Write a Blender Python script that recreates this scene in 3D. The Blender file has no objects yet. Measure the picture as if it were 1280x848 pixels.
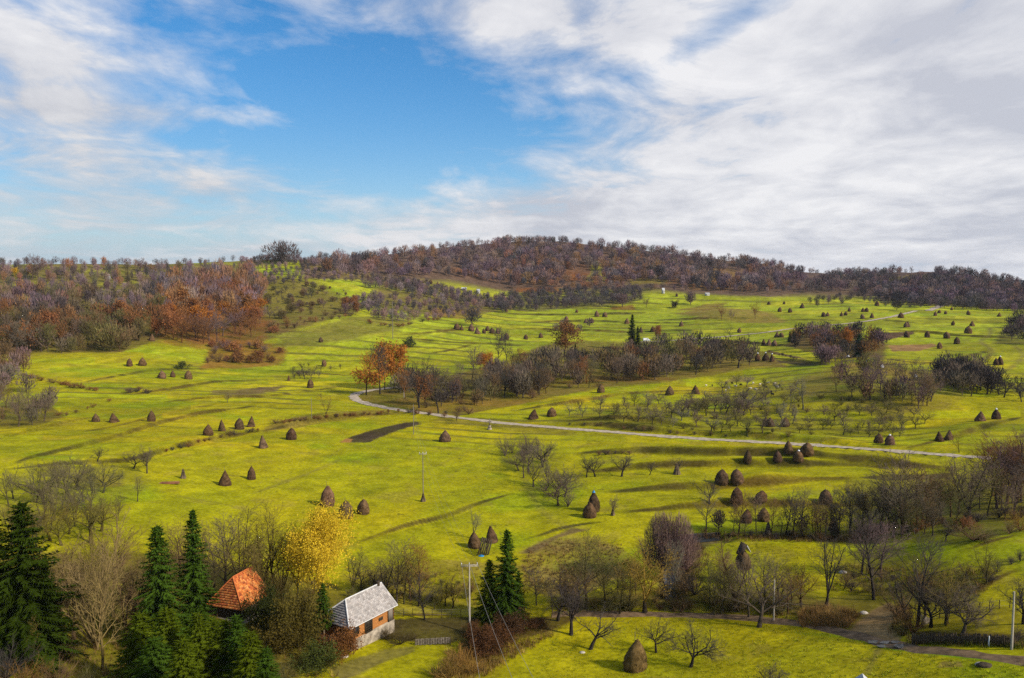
import bpy, math, random
import numpy as np
from mathutils import Vector, Matrix, Quaternion

R = math.radians
scene = bpy.context.scene
COL = scene.collection
rnd = random.Random(11)
nrng = np.random.default_rng(5)

# ------------------------------------------------------------------ camera
CAMZ = 60.0
F = 976.0
PITCH = math.atan(68.0 / F)
CP, SP = math.cos(PITCH), math.sin(PITCH)
cd = bpy.data.cameras.new('camera')
cd.sensor_width = 36.0
cd.lens = F / 1280.0 * 36.0
cd.clip_start = 0.5
cd.clip_end = 40000
cam = bpy.data.objects.new('camera', cd)
cam.location = (0, 0, CAMZ)
cam.rotation_euler = (math.pi / 2 - PITCH, 0, 0)
COL.objects.link(cam)
scene.camera = cam

def ray(u, v):
    """azimuth and tangent of elevation of the sight line"""
    x = (u - 640.0) / F
    w = -(v - 424.0) / F
    dx, dy, dz = x, CP + w * SP, -SP + w * CP
    return math.atan2(dx, dy), dz / math.hypot(dx, dy)

# ------------------------------------------------------------------ noise
def vnoise(x, y, seed=0):
    xi = np.floor(x).astype(np.int64); yi = np.floor(y).astype(np.int64)
    fx = x - xi; fy = y - yi
    fx = fx * fx * (3 - 2 * fx); fy = fy * fy * (3 - 2 * fy)
    def h(a, b):
        n = (a * 374761393 + b * 668265263 + seed * 1442695041) & 0xFFFFFFFF
        n = ((n ^ (n >> 13)) * 1274126177) & 0xFFFFFFFF
        n = n ^ (n >> 16)
        return (n & 0xFFFF) / 65535.0 * 2 - 1
    a = h(xi, yi); b = h(xi + 1, yi); c = h(xi, yi + 1); d = h(xi + 1, yi + 1)
    return (a * (1 - fx) + b * fx) * (1 - fy) + (c * (1 - fx) + d * fx) * fy

def fbm(x, y, seed=0, oct=4):
    s = 0; a = 1.0; t = 0
    for k in range(oct):
        s = s + a * vnoise(x * 2 ** k + 17.3 * k, y * 2 ** k - 9.1 * k, seed + k); t += a; a *= 0.5
    return s / t

def sstep(a, b, x):
    t = np.clip((x - a) / (b - a), 0, 1)
    return t * t * (3 - 2 * t)

# ------------------------------------------------------------------ terrain grid (polar, real heights)
az_in = np.arange(R(-40), R(40) + 1e-6, R(0.085))
az_l = np.arange(R(-112), R(-40.5), R(2.0)); az_r = np.arange(R(42), R(112), R(2.0))
AZ = np.concatenate([az_l, az_in, az_r])
r1 = np.exp(np.arange(math.log(2.0), math.log(100.0), 0.05))
r2 = np.exp(np.arange(math.log(100.0), math.log(1650.0), 0.0033))
r3 = np.exp(np.arange(math.log(1660.0), math.log(14000.0), 0.05))
RR = np.concatenate([r1, r2, r3])
LR = np.log(RR)
NA, NR = len(AZ), len(RR)

def prof(u, pts, tail):
    rs = [2, 20, 50, 80]; zs = [58.3, 41, 24, 11]
    a = 0
    for v, d in pts:
        a, t = ray(u, v)
        rs.append(d); zs.append(CAMZ + d * t)
    for d, z in tail:
        rs.append(d); zs.append(z)
    return ray(u, 500)[0], np.log(rs), np.array(zs)

flat = [(848, 109), (815, 118), (770, 131), (700, 157), (650, 183), (600, 221), (550, 279)]
TAIL = [(1900, 10), (2600, -30), (14000, -60)]
cols = [
    prof(-160, flat + [(520, 332), (490, 400), (460, 480), (440, 530), (410, 590), (380, 650), (355, 730), (330, 830)], [(1000, 30)] + TAIL),
    prof(0, flat + [(520, 332), (490, 405), (460, 490), (440, 540), (410, 600), (380, 660), (355, 740), (330, 840)], [(1000, 40)] + TAIL),
    prof(150, flat + [(520, 330), (490, 400), (460, 480), (440, 535), (410, 600), (380, 660), (355, 750), (328, 870)], [(1040, 40)] + TAIL),
    prof(320, flat + [(520, 328), (500, 370), (480, 430), (460, 495), (440, 555), (420, 615), (395, 690), (375, 760), (350, 860), (335, 940), (324, 1010)], [(1200, 50)] + TAIL),
    prof(480, flat + [(520, 328), (500, 368), (480, 420), (460, 485), (440, 545), (415, 625), (400, 690), (370, 830), (350, 920), (340, 1020), (318, 1200)], [(1500, 60)] + TAIL),
    prof(650, flat + [(520, 328), (500, 370), (480, 418), (460, 480), (440, 550), (420, 650), (400, 770), (388, 860), (375, 930), (350, 1040), (325, 1160), (302, 1300)], [(1600, 70)] + TAIL),
    prof(880, flat + [(520, 328), (500, 372), (480, 425), (460, 485), (440, 560), (420, 660), (400, 770), (385, 880), (372, 960), (350, 1060), (322, 1250)], [(1600, 60)] + TAIL),
    prof(1080, [(848, 107), (815, 116), (770, 132), (740, 146), (700, 163), (650, 190), (600, 224), (560, 268), (540, 300), (500, 350), (470, 405), (450, 470), (430, 560), (410, 660), (390, 790), (375, 920), (360, 1080), (340, 1350)], [(1650, 60)] + TAIL),
    prof(1280, [(848, 107), (815, 115), (770, 126), (720, 144), (690, 158), (665, 173), (640, 190), (600, 223), (560, 268), (530, 312), (500, 370), (470, 438), (440, 540), (420, 620), (400, 740), (385, 880), (372, 1050), (360, 1400)], [(1650, 55)] + TAIL),
    prof(1440, [(848, 107), (815, 115), (770, 126), (720, 144), (690, 158), (665, 173), (640, 190), (600, 223), (560, 268), (530, 312), (500, 370), (470, 438), (440, 540), (420, 620), (400, 740), (385, 880), (372, 1050), (362, 1400)], [(1650, 50)] + TAIL),
]
ca = np.array([c[0] for c in cols])
Zc = np.array([np.interp(LR, c[1], c[2]) for c in cols])
# smooth along the range
for it in range(3):
    k = 4
    P = np.pad(Zc, ((0, 0), (k, k)), mode='edge')
    Zc = sum(P[:, i:i + NR] for i in range(2 * k + 1)) / (2 * k + 1)
ai = np.clip(AZ, ca[0], ca[-1])
j = np.clip(np.searchsorted(ca, ai) - 1, 0, len(ca) - 2)
t = (ai - ca[j]) / (ca[j + 1] - ca[j])
t = t * 0.55 + 0.45 * t * t * (3 - 2 * t)
H = Zc[j] * (1 - t)[:, None] + Zc[j + 1] * t[:, None]
i0 = len(az_l); i1 = i0 + len(az_in)
k = 16
for it in range(2):
    P = np.pad(H[i0:i1], ((k, k), (0, 0)), mode='edge')
    C = np.cumsum(np.vstack([np.zeros((1, NR)), P]), axis=0)
    H[i0:i1] = (C[2 * k + 1:] - C[:-2 * k - 1]) / (2 * k + 1)
X = np.sin(AZ)[:, None] * RR[None, :]
Y = np.cos(AZ)[:, None] * RR[None, :]
far = sstep(120, 500, RR)[None, :]
H += fbm(X / 70, Y / 70, 3, 3) * (0.5 + 1.6 * far) * sstep(100, 140, RR)[None, :]
H += fbm(X / 16, Y / 16, 9, 3) * (0.22 + 0.35 * far)
hill = sstep(780, 1000, RR)[None, :]
H += fbm(X / 130, Y / 130, 21, 4) * 7 * hill

# skyline follows the ridge of the place
su = np.array([-400, 0, 100, 200, 290, 350, 420, 480, 560, 650, 700, 800, 900, 960, 1000, 1060, 1100, 1180, 1230, 1262, 1290, 1700])
sv = np.array([330, 331, 330, 331, 327, 324, 325, 319, 309, 302, 302, 313, 325, 331, 340, 344, 341, 340, 347, 352, 361, 366])
tan_el = (H - CAMZ) / RR[None, :]
zone = (RR > 700) & (RR < 1640)
zi = np.nonzero(zone)[0]
am = zi[np.argmax(tan_el[:, zi], axis=1)]
amf = LR[am].copy()
kk = 30
Pp = np.pad(amf, (kk, kk), mode='edge')
amf = np.array([Pp[i:i + 2 * kk + 1].mean() for i in range(NA)])
upx = 640 + F * np.tan(np.clip(AZ, R(-60), R(60)))
tv = np.interp(upx, su, sv)
tt = np.array([ray(a, b)[1] for a, b in zip(upx, tv)])
for it in range(2):
    te = (H - CAMZ) / RR[None, :]
    am = zi[np.argmax(te[:, zi], axis=1)]
    dz = (tt - te[np.arange(NA), am]) * RR[am]
    Pp = np.pad(dz, (10, 10), mode='edge')
    dz = np.array([Pp[i:i + 21].mean() for i in range(NA)])
    H += dz[:, None] * np.exp(-((LR[None, :] - amf[:, None]) / 0.16) ** 2)

def prof_at(a):
    i = min(max(int(np.searchsorted(AZ, a)) - 1, 0), NA - 2)
    t = (a - AZ[i]) / (AZ[i + 1] - AZ[i])
    return H[i] * (1 - t) + H[i + 1] * t

def cast(u, v):
    """where the sight line first meets the terrain"""
    a, te = ray(u, v)
    p = prof_at(a)
    d = p - (CAMZ + RR * te)
    ok = (d >= 0) & (RR > 100)
    if not ok.any():
        m = (RR > 500) & (RR < 1640)
        ii = np.nonzero(m)[0]
        i = ii[np.argmax((p[ii] - CAMZ) / RR[ii])]
        return Vector((math.sin(a) * RR[i], math.cos(a) * RR[i], p[i]))
    i = int(np.argmax(ok))
    s = d[i - 1] / (d[i - 1] - d[i]) if i > 0 else 0
    r = RR[i - 1] + (RR[i] - RR[i - 1]) * s
    return Vector((math.sin(a) * r, math.cos(a) * r, p[i - 1] + (p[i] - p[i - 1]) * s))

def height(x, y):
    a = math.atan2(x, y); r = math.hypot(x, y)
    p = prof_at(a)
    return float(np.interp(r, RR, p))

def bump(u, v, su_, sr, h):
    """a knoll at the point seen at (u, v): half width in metres across and along"""
    global H
    c = cast(u, v)
    a = math.atan2(c.x, c.y); r = math.hypot(c.x, c.y)
    H += h * np.exp(-(((AZ - a) * r / su_) ** 2)[:, None] - (((RR - r) / sr) ** 2)[None, :])

bump(905, 397, 40, 40, 5)
bump(430, 408, 70, 50, 6)
bump(1190, 690, 16, 10, 1.2)
bump(560, 480, 60, 25, 2.0)
bump(760, 462, 70, 30, 3.0)
bump(1050, 495, 45, 25, 3.5)
bump(840, 520, 70, 16, 2.0)

# ------------------------------------------------------------------ banks, ditches, lanes
UU = 640 + F * np.tan(np.clip(AZ, R(-70), R(70)))        # across
WW = 356 + F * 55.0 / RR                                  # a stretched range
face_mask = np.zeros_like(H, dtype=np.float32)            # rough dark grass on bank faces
wear_mask = np.zeros_like(H, dtype=np.float32)            # worn paths

def poly_world(px):
    pts = [cast(u, v) for u, v in px]
    return np.array([[p.x, p.y] for p in pts])

def dense(px, step=4.0):
    """smooth the pixel polyline with a Catmull-Rom and resample it"""
    p = np.array(px, float)
    if len(p) < 3:
        n = max(2, int(np.hypot(*(p[1] - p[0])) / step))
        return [tuple(p[0] + (p[1] - p[0]) * i / n) for i in range(n + 1)]
    q = np.vstack([2 * p[0] - p[1], p, 2 * p[-1] - p[-2]])
    out = []
    for i in range(1, len(q) - 2):
        n = max(2, int(np.hypot(*(q[i + 1] - q[i])) / step))
        for kx in range(n):
            t = kx / n
            out.append(tuple(0.5 * (2 * q[i] + (q[i + 1] - q[i - 1]) * t + (2 * q[i - 1] - 5 * q[i] + 4 * q[i + 1] - q[i + 2]) * t * t + (3 * q[i] - q[i - 1] - 3 * q[i + 1] + q[i + 2]) * t ** 3)))
    out.append(tuple(p[-1]))
    return out

def dist_field(W, pad):
    a = np.arctan2(W[:, 0], W[:, 1]); r = np.hypot(W[:, 0], W[:, 1])
    rm = r.min()
    ia0 = max(np.searchsorted(AZ, a.min() - pad / rm) - 1, 0); ia1 = min(np.searchsorted(AZ, a.max() + pad / rm) + 1, NA)
    ir0 = max(np.searchsorted(RR, r.min() - pad) - 1, 0); ir1 = min(np.searchsorted(RR, r.max() + pad) + 1, NR)
    x = X[ia0:ia1, ir0:ir1]; y = Y[ia0:ia1, ir0:ir1]
    best = np.full(x.shape, 1e9); side = np.zeros(x.shape); end = np.full(x.shape, 1e9)
    for i in range(len(W) - 1):
        ax, ay = W[i]; bx, by = W[i + 1]
        ex, ey = bx - ax, by - ay
        L2 = ex * ex + ey * ey + 1e-9
        t = np.clip(((x - ax) * ex + (y - ay) * ey) / L2, 0, 1)
        d = np.hypot(x - ax - t * ex, y - ay - t * ey)
        cr = ex * (y - ay) - ey * (x - ax)
        m = d < best
        best[m] = d[m]; side[m] = np.sign(cr[m])
    end = np.minimum(np.hypot(x - W[0, 0], y - W[0, 1]), np.hypot(x - W[-1, 0], y - W[-1, 1]))
    return (slice(ia0, ia1), slice(ir0, ir1)), best, side, end

def bank(px, h=1.2, w=2.4, L=26.0, dark=1.0):
    W = poly_world(dense(px, 8.0))
    sl, d, s, end = dist_field(W, L + 6)
    x = X[sl]; y = Y[sl]
    wob = fbm(x / 9, y / 9, 41, 3)
    sd = d * s + wob * 0.4
    tap = sstep(0, 7, end); taph = sstep(0, 30, end)
    rise = sstep(-w / 2, w / 2, sd) * (1 - sstep(w / 2, L, sd))
    foot = -0.25 * np.exp(-((sd + w * 0.8) / (w * 0.8)) ** 2)
    hv = h * (1 + 0.5 * vnoise(x / 14, y / 14, 77))
    H[sl] += hv * (rise + foot) * taph
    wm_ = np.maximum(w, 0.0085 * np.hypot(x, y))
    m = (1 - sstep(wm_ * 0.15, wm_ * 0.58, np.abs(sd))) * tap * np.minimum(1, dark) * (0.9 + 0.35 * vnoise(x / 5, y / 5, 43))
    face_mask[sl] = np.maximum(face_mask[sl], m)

def wear(px, w=1.0, s=0.7, cut=0.0):
    W = poly_world(dense(px, 8.0))
    sl, d, sd, end = dist_field(W, w * 4)
    x = X[sl]; y = Y[sl]
    m = np.exp(-((d + vnoise(x / 3, y / 3, 12) * 0.3 * w) / w) ** 2) * s * (0.7 + 0.3 * fbm(x / 7, y / 7, 13, 2))
    wear_mask[sl] = np.maximum(wear_mask[sl], m)
    if cut:
        H[sl] -= cut * np.exp(-(d / (w * 1.3)) ** 2)

BANKS = [
    # (pixel polyline, height, width, darkness)
    ([(10, 583), (60, 568), (110, 556), (160, 542), (195, 531), (240, 520), (290, 512), (325, 507)], 1.3, 2.2, 0.9),
    ([(0, 588), (60, 582), (130, 579), (165, 576), (205, 565), (240, 556), (285, 547), (335, 537)], 1.5, 2.4, 1.0),
    ([(100, 541), (150, 532), (195, 521), (240, 511), (275, 505)], 0.7, 2.0, 0.6),
    ([(100, 479), (150, 470), (200, 463), (260, 461)], 0.9, 3.0, 0.7),
    ([(160, 494), (220, 486), (270, 478), (330, 476)], 1.0, 3.0, 0.8),
    ([(200, 503), (260, 498), (330, 496), (380, 490), (430, 483)], 0.9, 2.6, 0.7),
    ([(320, 541), (360, 533), (400, 526), (440, 521), (500, 517)], 1.5, 2.6, 1.0),
    ([(436, 682), (470, 671), (510, 658), (560, 646), (600, 630), (645, 615)], 1.1, 1.5, 1.0),
    ([(645, 677), (675, 670), (700, 662), (735, 655), (765, 652)], 1.2, 1.7, 1.0),
    ([(640, 514), (690, 507), (740, 500), (775, 494), (830, 490), (880, 488)], 1.2, 2.4, 0.9),
    ([(710, 568), (760, 565), (830, 566), (900, 569), (960, 572), (1060, 578), (1195, 588)], 2.4, 4.6, 0.95),
    ([(715, 591), (770, 588), (830, 583), (900, 582), (960, 582), (1060, 582), (1130, 586)], 2.0, 4.2, 0.95),
    ([(745, 616), (800, 613), (860, 610), (910, 609), (960, 605), (1010, 601), (1080, 597)], 2.4, 4.4, 0.95),
    ([(765, 641), (830, 637), (900, 633), (1000, 632), (1100, 632)], 1.8, 3.2, 0.95),
    ([(690, 534), (740, 531), (790, 537), (850, 543), (900, 546), (960, 549), (1040, 555), (1120, 562)], 2.0, 4.0, 0.9),
    ([(700, 528), (750, 524), (800, 526), (850, 531), (890, 536)], 1.8, 4.4, 0.7),
    ([(1120, 563), (1180, 550), (1230, 535), (1262, 524)], 0.8, 1.8, 0.8),
    ([(1190, 546), (1240, 531), (1285, 520)], 0.8, 2.0, 0.8),
    ([(1105, 413), (1160, 416), (1200, 420), (1285, 424)], 1.3, 4.0, 1.0),
    ([(1110, 449), (1150, 454), (1185, 452), (1215, 445), (1236, 438)], 1.0, 3.2, 0.8),
    ([(640, 393), (700, 394), (760, 393), (810, 391)], 1.4, 5.0, 0.8),
    ([(660, 403), (740, 402), (800, 404), (865, 404)], 1.3, 5.0, 0.8),
    ([(640, 411), (720, 413), (790, 415), (870, 413)], 1.2, 4.5, 0.8),
    ([(815, 401), (860, 399), (905, 398)], 1.2, 5.0, 0.8),
    ([(820, 428), (880, 426), (960, 431), (1000, 434)], 1.3, 4.0, 1.0),
    ([(500, 419), (540, 416), (580, 411), (600, 408)], 1.1, 4.5, 0.8),
    ([(510, 423), (560, 428), (620, 431), (660, 433)], 1.2, 4.0, 0.9),
    ([(535, 442), (565, 438), (590, 431)], 1.0, 3.6, 0.8),
    ([(1070, 398), (1110, 401), (1150, 404)], 1.0, 5.0, 0.7),
    ([(1140, 398), (1200, 400), (1260, 398)], 1.0, 5.0, 0.5),
    ([(970, 401), (1010, 400), (1050, 401)], 1.0, 5.0, 0.6),
    ([(330, 463), (380, 466), (440, 470)], 0.8, 3.0, 0.7),
    ([(0, 549), (50, 536), (100, 525), (150, 517)], 0.7, 2.0, 0.5),
    ([(960, 447), (1000, 452), (1040, 457)], 1.0, 3.5, 0.9),
    ([(880, 676), (920, 672), (980, 672), (1050, 675), (1110, 677)], 1.6, 1.6, 1.0),
    ([(1180, 694), (1220, 684), (1250, 674), (1285, 666)], 1.0, 1.3, 1.0),
    ([(1140, 792), (1180, 794), (1220, 795), (1290, 793)], 1.6, 0.9, 1.1),
    ([(1130, 745), (1170, 748), (1215, 742), (1250, 722), (1290, 706)], 1.0, 1.6, 1.0),
    ([(470, 770), (520, 769), (560, 770), (600, 770)], 0.9, 0.9, 0.9),
]
def way(px, step=3.0, smooth=40):
    """a lane's centre line on the land, evenly spaced and eased"""
    W = poly_world(dense(px, step))
    d = np.concatenate([[0], np.cumsum(np.hypot(*(W[1:] - W[:-1]).T))])
    n = max(8, int(d[-1] / 2.0)); s = np.linspace(0, d[-1], n)
    W = np.stack([np.interp(s, d, W[:, 0]), np.interp(s, d, W[:, 1])], 1)
    for it in range(smooth):
        W[1:-1] = (W[:-2] + 2 * W[1:-1] + W[2:]) / 4
    return W
ROADS = [
    (way([(560, 478), (520, 482), (490, 485), (459, 488.5), (442, 493), (440, 498), (452, 503), (471, 508), (513, 515), (540, 518), (565, 521.5), (635, 530), (700, 535.5), (760, 540), (830, 545.5), (900, 550), (960, 553), (1020, 556), (1080, 561), (1140, 566), (1190, 570), (1240, 573)], 3.0, 25), 4.3, 0.2),
    (way([(800, 428), (840, 427), (875, 424.5), (915, 420), (960, 416), (985, 411.5), (1030, 407.5), (1067, 404), (1100, 399.5), (1125, 394), (1145, 389)]), 4.6, 0.35),
    (way([(1160, 389), (1168, 386), (1177, 382), (1187, 377), (1180, 375), (1160, 375)], 2.0, 8), 6.5, 0.4),
]
TRACK = way([(690, 768), (745, 767), (800, 768), (860, 769), (920, 771), (960, 775), (1010, 781), (1060, 791), (1100, 803), (1140, 811), (1200, 818), (1310, 829)], 3.0, 6)

def grade(W, w):
    """level the land under a lane"""
    zc = np.array([height(x, y) for x, y in W])
    for it in range(30):
        zc[1:-1] = (zc[:-2] + 2 * zc[1:-1] + zc[2:]) / 4
    a = np.arctan2(W[:, 0], W[:, 1]); r = np.hypot(W[:, 0], W[:, 1]); pad = w * 2.2
    ia0 = max(np.searchsorted(AZ, a.min() - pad / r.min()) - 1, 0); ia1 = min(np.searchsorted(AZ, a.max() + pad / r.min()) + 1, NA)
    ir0 = max(np.searchsorted(RR, r.min() - pad) - 1, 0); ir1 = min(np.searchsorted(RR, r.max() + pad) + 1, NR)
    x = X[ia0:ia1, ir0:ir1]; y = Y[ia0:ia1, ir0:ir1]
    best = np.full(x.shape, 1e9); z = np.zeros(x.shape)
    for i in range(0, len(W), 2):
        d = (x - W[i, 0]) ** 2 + (y - W[i, 1]) ** 2
        m = d < best
        best[m] = d[m]; z[m] = zc[i]
    f = 1 - sstep(w * 0.7, w * 2.0, np.sqrt(best))
    H[ia0:ia1, ir0:ir1] = H[ia0:ia1, ir0:ir1] * (1 - f) + z * f
    face_mask[ia0:ia1, ir0:ir1] *= (1 - f)

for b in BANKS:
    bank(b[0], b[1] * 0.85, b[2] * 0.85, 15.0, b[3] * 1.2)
for W_, w_, z_ in ROADS:
    grade(W_, w_)
for p, w, s in [
    ([(320, 616), (350, 605), (390, 590), (425, 575)], 1.0, 0.55),
    ([(222, 620), (255, 626), (290, 633), (330, 645)], 0.9, 0.5),
    ([(380, 590), (430, 560), (480, 545)], 0.7, 0.25),
    ([(530, 590), (580, 567), (620, 550)], 0.8, 0.3),
    ([(655, 600), (668, 625), (690, 650), (712, 660)], 1.5, 0.5),
    ([(1237, 410), (1237, 419), (1225, 427), (1236, 434), (1240, 442), (1228, 450), (1205, 456)], 1.6, 0.8),
    ([(1268, 432), (1279, 443), (1270, 456), (1255, 464), (1240, 470)], 1.6, 0.7),
    ([(1098, 812), (1092, 825), (1084, 842)], 0.5, 0.9),
    ([(1180, 552), (1230, 556), (1290, 540)], 1.0, 0.5),
    ([(960, 700), (1010, 693), (1060, 700)], 0.8, 0.3),
]:
    wear(p, w, s)
# the stream's bed
STREAM = [(838, 752), (839, 735), (838, 718), (834, 702), (834, 688), (842, 676), (866, 672), (900, 671)]
wear(STREAM, 2.2, 0.9, 1.5)
# ------------------------------------------------------------------ what grows or lies on the ground
def pip(px, x, y):
    n = len(px); ins = np.zeros(x.shape, bool)
    for i in range(n):
        x1, y1 = px[i]; x2, y2 = px[(i + 1) % n]
        if y1 == y2:
            continue
        c = ((y1 > y) != (y2 > y)) & (x < (x2 - x1) * (y - y1) / (y2 - y1) + x1)
        ins ^= c
    return ins

n_big = fbm(X / 45, Y / 45, 101, 4)
n_mid = fbm(X / 12, Y / 12, 102, 4)
n_sm = fbm(X / 4, Y / 4, 103, 3)
n_str = fbm((X * 0.35 + Y) / 60, (X * 0.94 - Y * .3) / 9, 104, 4)   # mowing direction streaks
C = np.zeros((NA, NR, 3), np.float32)
g_far = sstep(260, 700, RR)[None, :]
GA = np.array([0.268, 0.262, 0.001]); GB = np.array([0.312, 0.258, 0.002]); GC = np.array([0.180, 0.260, 0.001])
GF = np.array([0.272, 0.300, 0.016])
mixb = np.clip(0.45 + 0.6 * n_big + 0.35 * n_mid + 0.55 * n_str, 0, 1)[..., None]
C[:] = GA * (1 - mixb) + GB * mixb
lush = np.clip(fbm(X / 30, Y / 30, 111, 3) * 2.2 - 0.45, 0, 0.5)[..., None]
C = C * (1 - lush) + GC * lush
C = C * (1 - 0.75 * g_far[..., None]) + GF * (0.8 + 0.4 * mixb) * 0.75 * g_far[..., None]
C *= (1 + 0.15 * n_mid + 0.16 * n_sm + 0.16 * n_str)[..., None]
st_ = np.clip(fbm(X / 7, Y / 7, 121, 3) * 2.2 - 0.75, 0, 0.35)[..., None]
C = C * (1 - st_) + np.array([0.235, 0.175, 0.035]) * st_

# narrow strip fields: mown plots of slightly different tint between low balks
lw = LR[None, :] + 0.10 * np.sin(AZ[:, None] * 3.1 + 0.6) + 0.025 * fbm(X / 160, Y / 160, 131, 3) + 0.0025 * fbm(X / 25, Y / 25, 132, 2)
tq = lw / 0.040
fl = np.floor(tq); fr = tq - fl
blk = np.floor(AZ[:, None] * 7 + 3 * vnoise(fl * 1.7 + 0.5, fl * 0 + 0.5, 133))
hs_ = vnoise(fl * 3.7 + 0.0, blk * 5.3 + 0.0, 134)
top_ = (sstep(940, 1010, RR)[None, :] * np.ones_like(H))[..., None]
zone_ = sstep(230, 300, RR)[None, :] * (1 - sstep(900, 1000, RR))[None, :]
C *= (1 + 0.26 * hs_ * zone_)[..., None] * np.array([1.0, 1.0, 1.0])
C[..., 0] *= 1 + 0.14 * vnoise(fl * 2.3 + .5, blk * 3.1 + .5, 135) * zone_
ln_ = (1 - sstep(0.06, 0.20, np.minimum(fr, 1 - fr))) * np.clip(0.35 + 1.6 * fbm(X / 60, Y / 60, 136, 3), 0, 0.75) * zone_
C = C * (1 - ln_[..., None]) + np.array([0.095, 0.085, 0.018]) * ln_[..., None]

C = C * (1 - top_) + np.array([0.115, 0.075, 0.045]) * top_
def region(px, col, strength=1.0, jit=(5, 2.0), scale=14.0, mottled=0.0, edge=1.0):
    """a patch of ground cover; the outline is cast on to the land"""
    q = []
    for u, v in px:
        c = cast(u, v)
        a = math.atan2(c.x, c.y); r = math.hypot(c.x, c.y)
        q.append((640 + F * math.tan(a), 356 + F * 55.0 / r))
    q = np.array(q)
    m0 = (UU > q[:, 0].min() - 25) & (UU < q[:, 0].max() + 25)
    m1 = (WW > q[:, 1].min() - 12) & (WW < q[:, 1].max() + 12)
    a = np.nonzero(m0)[0]; b = np.nonzero(m1)[0]
    if len(a) == 0 or len(b) == 0:
        return
    sl = (slice(a[0], a[-1] + 1), slice(b[0], b[-1] + 1))
    x = X[sl]; y = Y[sl]
    acc = 0
    for k in range(4):
        ju = fbm(x / scale, y / scale, 200 + k, 3) * jit[0] * 1.4 + vnoise(x * 2, y * 2, 300 + k) * jit[0] * 0.35 * edge
        jv = fbm(x / scale, y / scale, 220 + k, 3) * jit[1] * 1.4 + vnoise(x * 2, y * 2, 320 + k) * jit[1] * 0.35 * edge
        acc = acc + pip(q, UU[a[0]:a[-1] + 1][:, None] + ju, WW[b[0]:b[-1] + 1][None, :] + jv)
    m = acc / 4.0 * strength
    if mottled:
        m = m * np.clip(1 - mottled * (0.5 - 1.2 * n_mid[sl] - 0.6 * n_sm[sl]), 0, 1)
    col = np.array(col)
    cv = col * (1 + 0.35 * n_mid[sl] + 0.25 * n_sm[sl])[..., None]
    C[sl] = C[sl] * (1 - m[..., None]) + cv * m[..., None]

WOOD = (0.075, 0.045, 0.022); RUST = (0.17, 0.062, 0.016); OLIVE = (0.13, 0.115, 0.016); SOIL = (0.040, 0.026, 0.017)
BRUSH = (0.10, 0.062, 0.02); STRAW = (0.24, 0.155, 0.055); DARKG = (0.085, 0.10, 0.012); OCHRE = (0.21, 0.155, 0.014)
# the big hill, right hill and left slope under their woods
region([(380, 350), (480, 352), (560, 350), (640, 366), (800, 358), (860, 366), (960, 372), (1000, 368), (1020, 300), (640, 285), (380, 300)], (0.115, 0.070, 0.045), 0.95, (8, 1.0), 60)
region([(560, 345), (640, 352), (760, 345), (830, 352), (870, 362), (930, 358), (860, 340), (760, 332), (640, 338)], RUST, 0.45, (10, 1.2), 30, 0.5)
region([(735, 352), (752, 348), (756, 326), (742, 326)], (0.20, 0.19, 0.02), 0.8, (4, 0.5), 20)
region([(780, 357), (830, 356), (840, 345), (800, 342)], (0.19, 0.15, 0.02), 0.7, (6, 0.6), 20)
region([(860, 362), (905, 364), (945, 350), (900, 330), (868, 335)], (0.17, 0.10, 0.03), 0.6, (6, 0.8), 20)
region([(1000, 362), (1060, 362), (1110, 376), (1180, 380), (1300, 390), (1300, 330), (1000, 330)], (0.10, 0.065, 0.05), 0.95, (6, 1.0), 50)
region([(1100, 352), (1150, 349), (1172, 344), (1150, 342), (1110, 347)], (0.20, 0.16, 0.02), 0.9, (4, 0.4), 20)
region([(-40, 445), (60, 442), (150, 441), (200, 425), (205, 418), (240, 430), (330, 425), (400, 402), (440, 392), (450, 382), (380, 352), (300, 334), (200, 360), (60, 372), (-40, 372)], (0.105, 0.062, 0.024), 0.9, (8, 1.5), 35, 0.25)
region([(200, 428), (250, 436), (330, 428), (340, 400), (300, 360), (240, 370), (200, 400)], RUST, 0.7, (8, 1.5), 25, 0.3)
region([(330, 400), (400, 395), (450, 382), (400, 352), (340, 345), (325, 370)], (0.15, 0.125, 0.02), 0.75, (8, 1.2), 25, 0.3)
region([(-40, 372), (60, 372), (200, 360), (300, 350), (330, 326), (-40, 335)], (0.135, 0.105, 0.03), 0.97, (10, 0.8), 25, 0.12)
for px_ in ([(90, 341), (160, 343), (200, 341), (120, 337)], [(0, 357), (60, 359), (110, 357), (40, 353)], [(210, 339), (290, 338), (280, 334), (220, 335)], [(120, 358), (190, 356), (170, 352), (130, 353)]):
    region(px_, (0.21, .20, .02), 0.8, (8, .6), 20, .2)
region([(250, 462), (300, 460), (352, 456), (358, 438), (320, 425), (265, 428)], (0.20, 0.09, 0.018), 0.85, (5, 1.5), 20, 0.2)
region([(345, 420), (420, 400), (470, 396), (520, 402), (500, 415), (440, 424), (390, 432), (350, 435)], (0.155, 0.13, 0.022), 0.85, (8, 1.5), 30, 0.2)
region([(430, 397), (455, 384), (500, 390), (560, 395), (600, 392), (640, 386), (610, 372), (540, 352), (480, 348), (470, 362)], (0.115, 0.075, 0.03), 0.85, (6, 1.0), 25, 0.25)
region([(535, 396), (575, 400), (600, 395), (600, 386), (540, 386)], (0.19, 0.10, 0.02), 0.7, (4, 0.8), 20, 0.2)
region([(380, 335), (430, 350), (470, 345), (440, 332), (400, 330)], (0.19, 0.145, 0.03), 0.7, (6, 0.6), 25, 0.2)
region([(630, 388), (700, 387), (760, 383), (805, 375), (800, 362), (640, 366)], (0.085, 0.062, 0.03), 0.85, (5, 0.8), 20, 0.3)
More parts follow.
